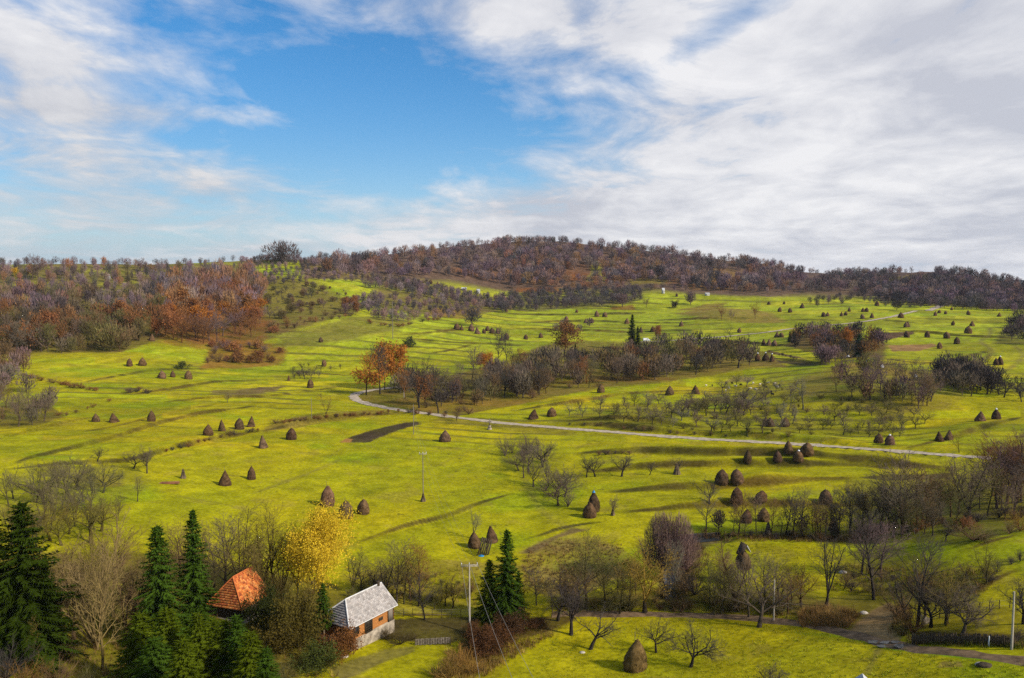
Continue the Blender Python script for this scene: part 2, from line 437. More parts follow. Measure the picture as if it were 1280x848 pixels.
region([(840, 392), (905, 384), (960, 390), (985, 403), (930, 404), (880, 398)], (0.18, 0.115, 0.028), 0.85, (6, 1.0), 25, 0.25)
region([(845, 388), (885, 388), (910, 378), (880, 380)], (0.14, 0.07, 0.025), 0.7, (4, 0.8), 20)
region([(763, 387), (795, 387), (790, 382), (765, 383)], (0.19, 0.085, 0.02), 0.8, (3, 0.6), 20)
for px_, c_ in (([(700, 350), (730, 351), (735, 343), (705, 341)], RUST), ([(640, 352), (690, 356), (680, 349), (645, 347)], (0.19, .10, .03)), ([(760, 336), (800, 340), (790, 331), (765, 330)], RUST), ([(880, 350), (930, 352), (920, 342), (890, 340)], (0.19, .11, .03)), ([(560, 340), (610, 346), (600, 338), (565, 335)], RUST), ([(735, 352), (760, 353), (752, 340), (738, 340)], (0.24, .20, .02)), ([(640, 366), (700, 366), (700, 361), (645, 360)], RUST)):
    region(px_, c_, 0.9, (5, .6), 15)
region([(1060, 655), (1140, 668), (1290, 632), (1290, 600), (1200, 605), (1080, 610)], (0.15, 0.125, 0.018), 0.6, (8, 2), 10, 0.3)
region([(880, 775), (1010, 778), (1040, 750), (1000, 735), (900, 735), (880, 750)], (0.17, 0.145, 0.012), 0.75, (8, 3), 9, 0.3)
region([(690, 760), (830, 755), (830, 735), (740, 740), (690, 748)], (0.15, 0.125, 0.016), 0.7, (8, 3), 9, 0.3)
# middle belt and its surroundings
region([(440, 500), (470, 506), (520, 514), (575, 520), (610, 512), (690, 497), (760, 484), (850, 475), (950, 458), (985, 460), (960, 440), (900, 430), (800, 428), (690, 428), (620, 455), (560, 470), (500, 480), (455, 488)], (0.115, 0.07, 0.022), 0.85, (6, 1.6), 20, 0.3)
region([(470, 502), (520, 512), (600, 514), (690, 497), (600, 500), (520, 500)], (0.20, 0.12, 0.018), 0.7, (5, 1.2), 16, 0.3)
region([(690, 478), (790, 478), (850, 474), (800, 470), (740, 470)], (0.16, 0.075, 0.02), 0.6, (5, 1.0), 16, 0.2)
region([(905, 478), (935, 478), (945, 472), (915, 470)], STRAW, 0.7, (4, 1), 12, 0.3)
region([(680, 530), (800, 538), (900, 547), (1000, 553), (1100, 545), (1150, 500), (1130, 472), (1000, 468), (960, 470), (940, 490), (880, 500), (800, 508), (720, 515)], OLIVE, 0.62, (10, 2.5), 25, 0.6)
region([(1000, 470), (1060, 455), (1110, 452), (1180, 470), (1220, 490), (1180, 512), (1120, 530), (1060, 505), (1000, 495)], (0.14, 0.10, 0.02), 0.65, (8, 2.0), 20, 0.4)
region([(1060, 452), (1120, 458), (1190, 478), (1170, 488), (1110, 468), (1060, 462)], (0.24, 0.155, 0.03), 0.8, (5, 1.2), 15, 0.2)
region([(985, 432), (1060, 448), (1105, 448), (1110, 430), (1040, 415), (990, 415)], (0.10, 0.05, 0.025), 0.9, (5, 1.2), 20, 0.2)
region([(960, 438), (1000, 446), (1005, 451), (962, 442)], (0.10, 0.06, 0.03), 0.9, (3, .8), 15)
region([(970, 450), (1012, 452), (1022, 457), (1000, 457), (975, 454)], SOIL, 0.9, (2, .5), 15)
region([(1082, 422), (1110, 416), (1142, 414), (1145, 417), (1112, 424), (1095, 428)], (0.085, 0.042, 0.028), 0.95, (2, .6), 15)
region([(1110, 432), (1140, 431), (1165, 430), (1172, 432), (1150, 439), (1115, 440)], (0.23, 0.125, 0.05), 0.95, (2, .6), 10)
region([(1222, 381), (1242, 381), (1240, 387), (1224, 387)], (0.09, 0.045, 0.035), 0.9, (2, .5), 15)
region([(1240, 430), (1290, 430), (1290, 405), (1262, 405)], WOOD, 0.6, (5, 1), 15)
# fields
region([(280, 497), (330, 494), (330, 484), (300, 487)], (0.15, 0.10, 0.035), 0.7, (4, 1), 12, 0.3)
region([(262, 494), (345, 490), (350, 486), (265, 488)], (0.12, 0.075, 0.035), 0.75, (3, .8), 12, 0.2)
region([(320, 488), (350, 486), (360, 483), (322, 484)], (0.09, 0.055, 0.03), 0.8, (3, .6), 12)
region([(425, 553), (440, 545), (470, 536.5), (505, 528.5), (521, 527.5), (527, 530), (492, 540), (461, 553.5), (442, 553)], SOIL, 0.97, (2.6, .9), 4, 0.12, 2.2)
region([(425, 553.5), (433, 548), (441, 549), (438, 553.5)], (0.30, 0.15, 0.04), 0.95, (1, .4), 6)
region([(1070, 597), (1110, 593), (1190, 591), (1192, 598), (1110, 601)], (0.06, 0.042, 0.02), 0.9, (3, .8), 10, 0.2)
region([(700, 528), (760, 526), (830, 533), (800, 537), (740, 531)], OLIVE, 0.5, (4, 1), 15)
region([(560, 520), (700, 536), (720, 546), (600, 534), (540, 526)], (0.16, 0.125, 0.02), 0.6, (6, 1.5), 12, 0.3)
region([(620, 552), (650, 545), (690, 560), (720, 600), (730, 640), (700, 650), (660, 610), (625, 575)], DARKG, 0.5, (6, 2), 12, 0.7)
region([(330, 540), (400, 530), (450, 522), (510, 517), (500, 511), (440, 514), (380, 520), (330, 534)], (0.155, 0.105, 0.022), 0.8, (5, 1.5), 10, 0.4)
region([(0, 535), (50, 533), (80, 522), (60, 500), (0, 505)], WOOD, 0.75, (6, 2), 14, 0.2)
region([(0, 600), (60, 580), (160, 575), (190, 600), (150, 650), (60, 670), (0, 690)], (0.165, 0.15, 0.014), 0.55, (8, 3), 10, 0.6)
region([(80, 600), (150, 592), (150, 608), (80, 612)], (0.13, 0.09, 0.02), 0.6, (8, 2), 8, 0.4)
# foreground
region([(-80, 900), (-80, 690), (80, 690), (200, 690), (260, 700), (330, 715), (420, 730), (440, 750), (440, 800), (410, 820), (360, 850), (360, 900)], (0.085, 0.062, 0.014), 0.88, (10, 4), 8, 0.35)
region([(660, 680), (700, 672), (760, 676), (790, 690), (790, 720), (740, 735), (690, 745), (660, 740), (645, 710)], (0.17, 0.105, 0.036), 0.8, (18, 8), 9, 0.55)
region([(648, 692), (670, 680), (715, 660), (735, 662), (700, 672), (665, 692)], (0.13, 0.085, 0.035), 0.9, (4, 1.5), 6, 0.2)
region([(430, 715), (560, 700), (640, 700), (650, 745), (600, 752), (500, 752), (440, 745)], (0.16, 0.115, 0.022), 0.7, (16, 7), 8, 0.55)
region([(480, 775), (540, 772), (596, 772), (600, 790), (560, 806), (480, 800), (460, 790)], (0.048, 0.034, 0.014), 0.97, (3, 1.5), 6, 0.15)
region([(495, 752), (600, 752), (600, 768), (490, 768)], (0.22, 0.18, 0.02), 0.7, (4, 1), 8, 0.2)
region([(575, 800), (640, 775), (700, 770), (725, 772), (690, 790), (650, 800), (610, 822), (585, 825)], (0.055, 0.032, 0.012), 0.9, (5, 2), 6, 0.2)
region([(540, 850), (560, 815), (600, 822), (640, 805), (620, 850)], OCHRE, 0.6, (8, 3), 8, 0.4)
region([(410, 835), (440, 825), (480, 812), (520, 808), (515, 816), (480, 828), (430, 850)], (0.10, 0.078, 0.03), 0.75, (5, 2), 5, 0.3)
region([(690, 765), (800, 760), (960, 765), (1060, 785), (1060, 760), (990, 740), (900, 735), (760, 745), (700, 750)], (0.12, 0.085, 0.02), 0.75, (6, 2.5), 8, 0.35)
region([(870, 672), (880, 720), (960, 740), (1000, 745), (1000, 690), (950, 672)], (0.22, 0.185, 0.010), 0.6, (12, 6), 8, 0.4)
region([(1000, 760), (1040, 745), (1090, 735), (1130, 740), (1140, 780), (1130, 800), (1090, 798), (1040, 785)], (0.085, 0.065, 0.016), 0.8, (6, 3), 6, 0.3)
region([(1060, 790), (1080, 770), (1110, 752), (1125, 765), (1115, 785), (1130, 806), (1095, 802)], (0.25, 0.155, 0.065), 0.97, (6, 3), 4, 0.15)
region([(1065, 690), (1110, 680), (1160, 700), (1200, 725), (1235, 735), (1210, 760), (1140, 755), (1080, 735), (1045, 715)], (0.10, 0.08, 0.015), 0.75, (7, 3), 7, 0.4)
region([(880, 668), (1000, 664), (1090, 660), (1200, 650), (1290, 630), (1290, 664), (1200, 684), (1130, 678), (1000, 671)], (0.07, 0.05, 0.016), 0.75, (6, 1.5), 8, 0.4)
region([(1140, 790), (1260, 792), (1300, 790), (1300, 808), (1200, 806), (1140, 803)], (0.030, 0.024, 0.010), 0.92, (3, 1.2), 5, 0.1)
region([(1060, 600), (1290, 596), (1290, 640), (1180, 655), (1060, 660)], (0.115, 0.095, 0.02), 0.6, (8, 2.5), 10, 0.4)
region([(1130, 745), (1190, 750), (1260, 760), (1290, 780), (1290, 795), (1200, 792), (1135, 785)], (0.21, 0.16, 0.012), 0.55, (6, 3), 8, 0.2)
region([(820, 745), (860, 745), (880, 690), (900, 668), (860, 668), (835, 690), (822, 720)], (0.075, 0.052, 0.022), 0.85, (5, 3), 6, 0.2)
region([(980, 790), (1060, 797), (1110, 812), (1200, 824), (1280, 832), (1280, 826), (1120, 812), (1060, 795)], (0.10, 0.22, 0.006), 0.7, (5, 2), 6, 0.3)
region([(1170, 835), (1180, 826), (1200, 826), (1205, 834)], (0.20, 0.125, 0.04), 0.7, (4, 2), 4, 0.3)

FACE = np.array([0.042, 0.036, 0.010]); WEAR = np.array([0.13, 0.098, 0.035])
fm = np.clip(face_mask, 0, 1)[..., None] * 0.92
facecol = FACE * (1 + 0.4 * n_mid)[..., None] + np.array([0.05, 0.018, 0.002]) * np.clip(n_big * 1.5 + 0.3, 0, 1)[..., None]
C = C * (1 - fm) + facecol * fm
wm = np.clip(wear_mask, 0, 1)[..., None]
C = C * (1 - wm) + WEAR * (1 + 0.3 * n_mid)[..., None] * wm
# small dark tussocks, mole hills and dung spread over the meadows
spots = np.clip(vnoise(X / 1.3, Y / 1.3, 401) - 0.80, 0, 1) * 5 * np.clip(fbm(X / 40, Y / 40, 402, 2) * 3 + 0.3, 0, 1)
sp = np.clip(spots, 0, 0.7)[..., None]
C = C * (1 - sp) + np.array([0.085, 0.075, 0.012]) * sp
C = np.clip(C, 0.004, 0.9)

# ------------------------------------------------------------------ materials
def nt(m):
    m.use_nodes = True
    return m.node_tree.nodes, m.node_tree.links

def base_mat(name, rough=0.9, spec=0.15):
    m = bpy.data.materials.new(name)
    n, l = nt(m)
    b = n['Principled BSDF']
    b.inputs['Roughness'].default_value = rough
    b.inputs['Specular IOR Level'].default_value = spec
    return m, n, l, b

def node(n, t, **k):
    x = n.new(t)
    for a, b in k.items():
        setattr(x, a, b)
    return x

def noisy(n, l, src, scale, lo, hi, coord='Object', detail=3, stretch=None):
    """src colour times noise between lo and hi"""
    tc = node(n, 'ShaderNodeTexCoord'); co = tc.outputs[coord]
    if stretch:
        mp = node(n, 'ShaderNodeMapping'); mp.inputs['Scale'].default_value = stretch
        l.new(co, mp.inputs['Vector']); co = mp.outputs['Vector']
    t = node(n, 'ShaderNodeTexNoise'); t.inputs['Scale'].default_value = scale; t.inputs['Detail'].default_value = detail
    l.new(co, t.inputs['Vector'])
    r = node(n, 'ShaderNodeMapRange'); r.inputs['From Min'].default_value = 0.3; r.inputs['From Max'].default_value = 0.7
    r.inputs['To Min'].default_value = lo; r.inputs['To Max'].default_value = hi
    l.new(t.outputs['Fac'], r.inputs['Value'])
    mx = node(n, 'ShaderNodeVectorMath', operation='SCALE')
    l.new(src, mx.inputs[0]); l.new(r.outputs['Result'], mx.inputs['Scale'])
    return mx.outputs['Vector'], t.outputs['Fac']

def flat_mat(name, col, rough=0.9, spec=0.15, scale=3.0, lo=0.7, hi=1.3, stretch=None, metal=0.0, bump=0.0, coord='Object'):
    m, n, l, b = base_mat(name, rough, spec)
    rgb = node(n, 'ShaderNodeRGB'); rgb.outputs[0].default_value = (*col, 1)
    o, f = noisy(n, l, rgb.outputs[0], scale, lo, hi, coord, 4, stretch)
    l.new(o, b.inputs['Base Color'])
    b.inputs['Metallic'].default_value = metal
    if bump:
        bp = node(n, 'ShaderNodeBump'); bp.inputs['Strength'].default_value = bump; bp.inputs['Distance'].default_value = 0.05
        l.new(f, bp.inputs['Height']); l.new(bp.outputs['Normal'], b.inputs['Normal'])
    return m

def attr_mat(name, scale=0.6, lo=0.75, hi=1.25, rough=0.95, spec=0.1, attr='Col', scale2=None):
    m, n, l, b = base_mat(name, rough, spec)
    a = node(n, 'ShaderNodeAttribute', attribute_name=attr)
    o, f = noisy(n, l, a.outputs['Color'], scale, lo, hi, 'Object', 5)
    if scale2:
        o, f = noisy(n, l, o, scale2, 0.78, 1.22, 'Object', 3)
    l.new(o, b.inputs['Base Color'])
    return m, n, l, b, f

def object_mat(name, scale=0.6, lo=0.6, hi=1.4, rough=0.95, spec=0.05, mul=1.0, trans=0.0):
    m, n, l, b = base_mat(name, rough, spec)
    a = node(n, 'ShaderNodeObjectInfo')
    s = node(n, 'ShaderNodeVectorMath', operation='SCALE'); s.inputs['Scale'].default_value = mul
    l.new(a.outputs['Color'], s.inputs[0])
    o, f = noisy(n, l, s.outputs['Vector'], scale, lo, hi, 'Object', 3)
    l.new(o, b.inputs['Base Color'])
    if trans:
        tr = node(n, 'ShaderNodeBsdfTranslucent'); l.new(o, tr.inputs['Color'])
        mx = node(n, 'ShaderNodeMixShader'); mx.inputs['Fac'].default_value = trans
        l.new(b.outputs['BSDF'], mx.inputs[1]); l.new(tr.outputs['BSDF'], mx.inputs[2])
        l.new(mx.outputs['Shader'], n['Material Output'].inputs['Surface'])
    return m

M = {}
m, n, l, b, f = attr_mat('grass_land', 1.3, 0.72, 1.28, 0.95, 0.05, 'Col', 0.22)
bp = node(n, 'ShaderNodeBump'); bp.inputs['Strength'].default_value = 0.5; bp.inputs['Distance'].default_value = 0.3
l.new(f, bp.inputs['Height']); l.new(bp.outputs['Normal'], b.inputs['Normal'])
M['land'] = m
M['twig'] = object_mat('bare_twigs', 0.35, 0.75, 1.3)
M['bark'] = object_mat('tree_bark', 1.5, 0.6, 1.3, mul=0.62)
M['leaf'] = object_mat('autumn_leaves', 0.42, 0.65, 1.3, trans=0.25)
M['needle'] = object_mat('spruce_needles', 0.45, 0.5, 1.6, 1.0, 0.0)
M['trunk'] = flat_mat('brown_bark', (0.055, 0.038, 0.024), scale=4)
M['pale_trunk'] = flat_mat('pale_bark', (0.20, 0.15, 0.10), scale=4)
M['wood_mass'] = attr_mat('far_wood_twigs', 0.05, 0.8, 1.2)[0]
M['weeds'] = attr_mat('dry_weed_stalks', 0.5, 0.7, 1.3)[0]
M['hay'] = object_mat('weathered_hay', 1.0, 0.55, 1.5, mul=1.0)
M['stick'] = flat_mat('weathered_stick', (0.16, 0.12, 0.085), scale=6)
M['gravel'] = flat_mat('gravel_road', (0.42, 0.34, 0.25), scale=0.8, lo=0.6, hi=1.25)
M['mud'] = flat_mat('muddy_track', (0.165, 0.105, 0.055), scale=0.9, lo=0.5, hi=1.45)
M['concrete'] = flat_mat('pole_concrete', (0.42, 0.37, 0.31), scale=2, lo=0.85, hi=1.15)
M['greywood'] = flat_mat('grey_wood', (0.20, 0.165, 0.135), scale=3, stretch=(1, 1, 0.2))
M['darkwood'] = flat_mat('dark_old_wood', (0.055, 0.040, 0.026), scale=3, lo=0.5, hi=1.5)
M['wire'] = flat_mat('wire', (0.26, 0.24, 0.21), 0.6, 0.3)
M['white'] = flat_mat('white_plastic', (0.75, 0.76, 0.78), 0.5, 0.4, lo=0.85, hi=1.1)
M['blue'] = flat_mat('blue_plastic', (0.02, 0.19, 0.42), 0.5, 0.4)
M['log'] = flat_mat('orange_logs', (0.38, 0.155, 0.042), 0.7, 0.2, scale=2.5, lo=0.65, hi=1.3, stretch=(0.3, 0.3, 4))
M['stone'] = flat_mat('limewashed_stone', (0.34, 0.28, 0.21), scale=1.2, lo=0.5, hi=1.3, bump=0.5)
M['dark'] = flat_mat('opening_shade', (0.018, 0.014, 0.012), 0.6, 0.2)  # near-black colour standing in for the shade inside openings
M['glass'] = flat_mat('window_glass', (0.02, 0.022, 0.025), 0.08, 0.5)
M['trim'] = flat_mat('white_trim', (0.62, 0.60, 0.58), lo=0.8, hi=1.1)
M['plaster'] = flat_mat('white_plaster', (0.52, 0.50, 0.47), lo=0.85, hi=1.1)
M['wool'] = flat_mat('pale_wool', (0.52, 0.45, 0.36), scale=4)
M['dark_wool'] = flat_mat('dark_wool', (0.035, 0.028, 0.022), scale=4)
M['tyre'] = flat_mat('tyre_rubber', (0.02, 0.02, 0.02))
M['grey_roof'] = attr_mat('grey_shingles', 1.2, 0.85, 1.15, 0.85, 0.2)[0]
M['tile_roof'] = attr_mat('clay_tiles', 2.0, 0.8, 1.2, 0.8, 0.2)[0]
m, n, l, b = base_mat('stream_water', 0.06, 0.5)
b.inputs['Base Color'].default_value = (0.025, 0.028, 0.03, 1)
tx = node(n, 'ShaderNodeTexNoise'); tx.inputs['Scale'].default_value = 3
bp = node(n, 'ShaderNodeBump'); bp.inputs['Strength'].default_value = 0.25; bp.inputs['Distance'].default_value = 0.05
l.new(tx.outputs['Fac'], bp.inputs['Height']); l.new(bp.outputs['Normal'], b.inputs['Normal'])
M['water'] = m

# ------------------------------------------------------------------ mesh helpers
class MB:
    def __init__(s):
        s.v = []; s.f = []; s.mi = []; s.c = []; s.nv = 0
    def add(s, V, faces, mi=0, col=None):
        V = np.asarray(V, float).reshape(-1, 3); faces = np.asarray(faces, int)
        s.v.append(V); s.f.append(faces + s.nv); s.mi.append(np.full(len(faces), mi, int))
        s.c.append(np.tile(np.array(col if col is not None else (0.5, 0.5, 0.5)), (len(V), 1)) if col is None or np.ndim(col) == 1 else np.asarray(col))
        s.nv += len(V)
        return s
    def mesh(s, name, mats, smooth=False, color=False):
        me = bpy.data.meshes.new(name)
        V = np.vstack(s.v)
        lens = np.concatenate([np.full(len(f), f.shape[1], np.int32) for f in s.f])
        loops = np.concatenate([f.reshape(-1) for f in s.f]).astype(np.int32)
        me.vertices.add(len(V)); me.vertices.foreach_set('co', V.astype(np.float32).reshape(-1))
        me.loops.add(len(loops)); me.loops.foreach_set('vertex_index', loops)
        me.polygons.add(len(lens))
        st = np.zeros(len(lens), np.int32); st[1:] = np.cumsum(lens)[:-1]
        me.polygons.foreach_set('loop_start', st)
        me.polygons.foreach_set('material_index', np.concatenate(s.mi).astype(np.int32))
        if smooth:
            me.polygons.foreach_set('use_smooth', np.ones(len(lens), bool))
        for x in mats:
            me.materials.append(x)
        if color:
            a = me.attributes.new('Col', 'FLOAT_COLOR', 'POINT')
            cc = np.ones((len(V), 4), np.float32); cc[:, :3] = np.vstack(s.c)
            a.data.foreach_set('color', cc.reshape(-1))
        me.update(calc_edges=True)
        return me
    def box(s, lo, hi, mi=0, col=None, M4=None):
        x0, y0, z0 = lo; x1, y1, z1 = hi
        V = np.array([[x0, y0, z0], [x1, y0, z0], [x1, y1, z0], [x0, y1, z0], [x0, y0, z1], [x1, y0, z1], [x1, y1, z1], [x0, y1, z1]], float)
        if M4 is not None:
            V = np.array([list(M4 @ Vector(p)) for p in V])
        return s.add(V, [[0, 3, 2, 1], [4, 5, 6, 7], [0, 1, 5, 4], [1, 2, 6, 5], [2, 3, 7, 6], [3, 0, 4, 7]], mi, col)
    def tube(s, p0, p1, r0, r1, n=6, mi=0, col=None, cap=True):
        V, Fq = prisms(np.array([p0], float), np.array([p1], float), np.array([r0]), np.array([r1]), n)
        s.add(V, Fq, mi, col)
        if cap and n >= 3:
            s.add(V[n:], [list(range(n))], mi, col)
            s.add(V[:n], [list(range(n))[::-1]], mi, col)
        return s

def frames(D):
    D = D / (np.linalg.norm(D, axis=1, keepdims=True) + 1e-9)
    a = np.where(np.abs(D[:, 2:3]) < 0.9, np.array([[0, 0, 1.0]]), np.array([[1.0, 0, 0]]))
    U = np.cross(D, a); U /= np.linalg.norm(U, axis=1, keepdims=True) + 1e-9
    return D, U, np.cross(D, U)

def prisms(P0, P1, R0, R1, n):
    m = len(P0)
    D, U, W = frames(P1 - P0)
    ang = np.arange(n) * 2 * math.pi / n
    ring = U[:, None, :] * np.cos(ang)[None, :, None] + W[:, None, :] * np.sin(ang)[None, :, None]
    A = P0[:, None, :] + ring * R0[:, None, None]; B = P1[:, None, :] + ring * R1[:, None, None]
    V = np.concatenate([A, B], axis=1).reshape(-1, 3)
    i = np.arange(n); k = (i + 1) % n
    q = np.stack([i, k, k + n, i + n], axis=1)
    Fq = (q[None] + (np.arange(m) * 2 * n)[:, None, None]).reshape(-1, 4)
    return V, Fq

def spikes(P0, P1, R0):
    """three sided thin cones"""
    m = len(P0)
    D, U, W = frames(P1 - P0)
    ang = np.arange(3) * 2 * math.pi / 3
    ring = U[:, None, :] * np.cos(ang)[None, :, None] + W[:, None, :] * np.sin(ang)[None, :, None]
    A = P0[:, None, :] + ring * R0[:, None, None]
    V = np.concatenate([A, P1[:, None, :]], axis=1).reshape(-1, 3)
    q = np.array([[0, 1, 3], [1, 2, 3], [2, 0, 3]])
    return V, (q[None] + (np.arange(m) * 4)[:, None, None]).reshape(-1, 3)

def blades(P, D, S, w):
    """flat leaf blades: base P, along D (with length), side S"""
    m = len(P)
    V = np.stack([P - S * w[:, None] * 0.5, P + S * w[:, None] * 0.5, P + D], axis=1).reshape(-1, 3)
    return V, (np.array([[0, 1, 2]])[None] + (np.arange(m) * 3)[:, None, None]).reshape(-1, 3)

def leafquads(P, size, rng):
    m = len(P)
    a = rng.normal(size=(m, 3)); a /= np.linalg.norm(a, axis=1, keepdims=True)
    b = rng.normal(size=(m, 3)); b -= a * (a * b).sum(1, keepdims=True); b /= np.linalg.norm(b, axis=1, keepdims=True)
    s = (size * rng.uniform(0.6, 1.4, m))[:, None]
    V = np.stack([P - a * s, P + b * s * 0.55, P + a * s, P - b * s * 0.55], axis=1).reshape(-1, 3)
    return V, (np.array([[0, 1, 2, 3]])[None] + (np.arange(m) * 4)[:, None, None]).reshape(-1, 4)

def link(name, data, parent=None, loc=None):
    o = bpy.data.objects.new(name, data)
    COL.objects.link(o)
    if parent is not None:
        o.parent = parent
    if loc is not None:
        o.location = loc
    return o

def tag(o, label=None, cat=None, group=None, kind=None):
    if label: o['label'] = label
    if cat: o['category'] = cat
    if group: o['group'] = group
    if kind: o['kind'] = kind
    return o

def empty(name, loc=(0, 0, 0), rz=0.0, label=None, cat=None, group=None):
    o = link(name, None, None, loc)
    o.empty_display_size = 0.5
    o.rotation_euler = (0, 0, rz)
    return tag(o, label, cat, group)

# ------------------------------------------------------------------ the land itself
tb = MB()
idx = np.arange(NA * NR).reshape(NA, NR)
q = np.stack([idx[:-1, :-1], idx[1:, :-1], idx[1:, 1:], idx[:-1, 1:]], axis=-1)[..., ::-1].reshape(-1, 4)
tb.add(np.stack([X, Y, H], axis=-1).reshape(-1, 3), q, 0, C.reshape(-1, 3))
land = link('ground', tb.mesh('ground', [M['land']], True, True))
tag(land, kind='structure')

def ribbon(name, W, width, mat, lift=0.12, kind='structure', wvar=0.15):
    n = len(W)
    T = np.gradient(W, axis=0); T /= np.linalg.norm(T, axis=1, keepdims=True)
    N = np.stack([-T[:, 1], T[:, 0]], 1)
    V = []
    for i in range(n):
        for k, o in enumerate((-1, -0.6, -0.2, 0.2, 0.6, 1)):
            w = width / 2 * (1 + wvar * rnd.uniform(-1, 1) * (abs(o) == 1))
            p = W[i] + N[i] * o * w
            V.append((p[0], p[1], height(p[0], p[1]) + lift - (0.10 if abs(o) == 1 else 0)))
    Fq = [[i * 6 + k, i * 6 + k + 1, i * 6 + k + 7, i * 6 + k + 6] for i in range(n - 1) for k in range(5)]
    me = MB().add(V, Fq).mesh(name, [mat], True)
    return tag(link(name, me), kind=kind)

for W_, w_, z_ in ROADS:
    ribbon('road', W_, w_, M['gravel'], z_, wvar=0.35)
ribbon('dirt_track', TRACK, 2.6, M['mud'], 0.08, wvar=0.35)
ribbon('stream', way([(838, 752), (839, 735), (837, 718), (833, 702), (834, 688), (842, 677), (866, 673), (900, 672)], 2.0, 3), 2.6, M['water'], 0.25)
for u, v, w in [(1093, 804, 1.1), (1108, 804.5, 0.9), (1127, 809, 1.2), (1103, 809, 0.9), (1120, 804, 0.7)]:
    c = cast(u, v)
    n = 14
    V = [(c.x + math.cos(a) * w * rnd.uniform(.8, 1.2), c.y + math.sin(a) * w * 0.55 * rnd.uniform(.7, 1.2), c.z + 0.16) for a in [2 * math.pi * i / n for i in range(n)]]
    pm = MB().add(V, [list(range(n))]).mesh('puddle', [M['water']])
    tag(link('puddle_water', pm), kind='structure')
# a wooded mountain many kilometres off, haze blue mixed into its forest colour
V = []; Fq = []
nx, ny = 60, 12
for i in range(nx):
    for k in range(ny):
        a = R(28) + R(30) * i / (nx - 1); r = 7000 + 350 * k
        s = math.sin(math.pi * k / (ny - 1)) ** 0.8
        hgt = 72 + 34 * s * (0.75 + 0.5 * math.sin(i * 0.23 + 0.4)) + 6 * rnd.uniform(-1, 1) * s - 130 * (1 - s)
        V.append((math.sin(a) * r, math.cos(a) * r, hgt))
Fq = [[i * ny + k, (i + 1) * ny + k, (i + 1) * ny + k + 1, i * ny + k + 1] for i in range(nx - 1) for k in range(ny - 1)]
M['mount'] = flat_mat('haze_tinted_forest', (0.035, 0.06, 0.055), scale=0.004)
tag(link('mountain', MB().add(V, Fq).mesh('mountain', [M['mount']], True)), kind='structure')
# ------------------------------------------------------------------ trees
def rot_about(d, ang, az):
    """turn unit vector d by ang away from itself in direction az round it"""
    d = Vector(d).normalized()
    a = Vector((0, 0, 1)) if abs(d.z) < 0.9 else Vector((1, 0, 0))
    u = d.cross(a).normalized(); w = d.cross(u)
    return (d * math.cos(ang) + (u * math.cos(az) + w * math.sin(az)) * math.sin(ang)).normalized()

SPEC = {
    # kind: trunk length, trunk radius, lean, then per level (children, angle range, length ratio, start, gnarl, tropism)
    'tall': dict(L=9.3, r=0.20, lean=0.05, nseg=7, lv=[(20, (35, 62), 0.34, 0.24, 0.10, 0.05), (8, (25, 55), 0.45, 0.15, 0.16, 0.08), (6, (25, 50), 0.55, 0.1, 0.2, 0.05)]),
    'broad': dict(L=3.0, r=0.24, lean=0.08, nseg=3, lv=[(7, (15, 48), 2.1, 0.55, 0.14, 0.10), (9, (25, 60), 0.42, 0.22, 0.16, 0.08), (7, (25, 55), 0.5, 0.15, 0.2, 0.05), (4, (25, 55), 0.6, 0.1, 0.2, 0.02)]),
    'orchard': dict(L=2.6, r=0.28, lean=0.24, nseg=3, lv=[(7, (25, 64), 1.8, 0.55, 0.22, 0.09), (9, (28, 70), 0.48, 0.15, 0.24, 0.10), (8, (28, 62), 0.5, 0.12, 0.25, 0.14), (4, (25, 55), 0.6, 0.1, 0.25, 0.12)]),
    'forked': dict(L=2.2, r=0.27, lean=0.05, nseg=2, lv=[(4, (8, 26), 3.4, 0.6, 0.09, 0.10), (11, (28, 60), 0.34, 0.25, 0.14, 0.06), (7, (25, 55), 0.5, 0.1, 0.2, 0.05), (3, (25, 55), 0.6, 0.1, 0.2, 0.0)]),
    'multi': dict(L=0.4, r=0.22, lean=0.02, nseg=1, lv=[(11, (4, 36), 23.0, 0.5, 0.07, 0.06), (10, (15, 42), 0.34, 0.22, 0.12, 0.10), (6, (20, 45), 0.5, 0.15, 0.16, 0.08), (3, (20, 45), 0.6, 0.1, 0.2, 0.05)]),
    'bush': dict(L=0.3, r=0.2, lean=0.02, nseg=1, lv=[(18, (8, 66), 22.0, 0.3, 0.14, 0.05), (8, (20, 55), 0.42, 0.2, 0.2, 0.05), (5, (20, 50), 0.55, 0.15, 0.22, 0.05)]),
}

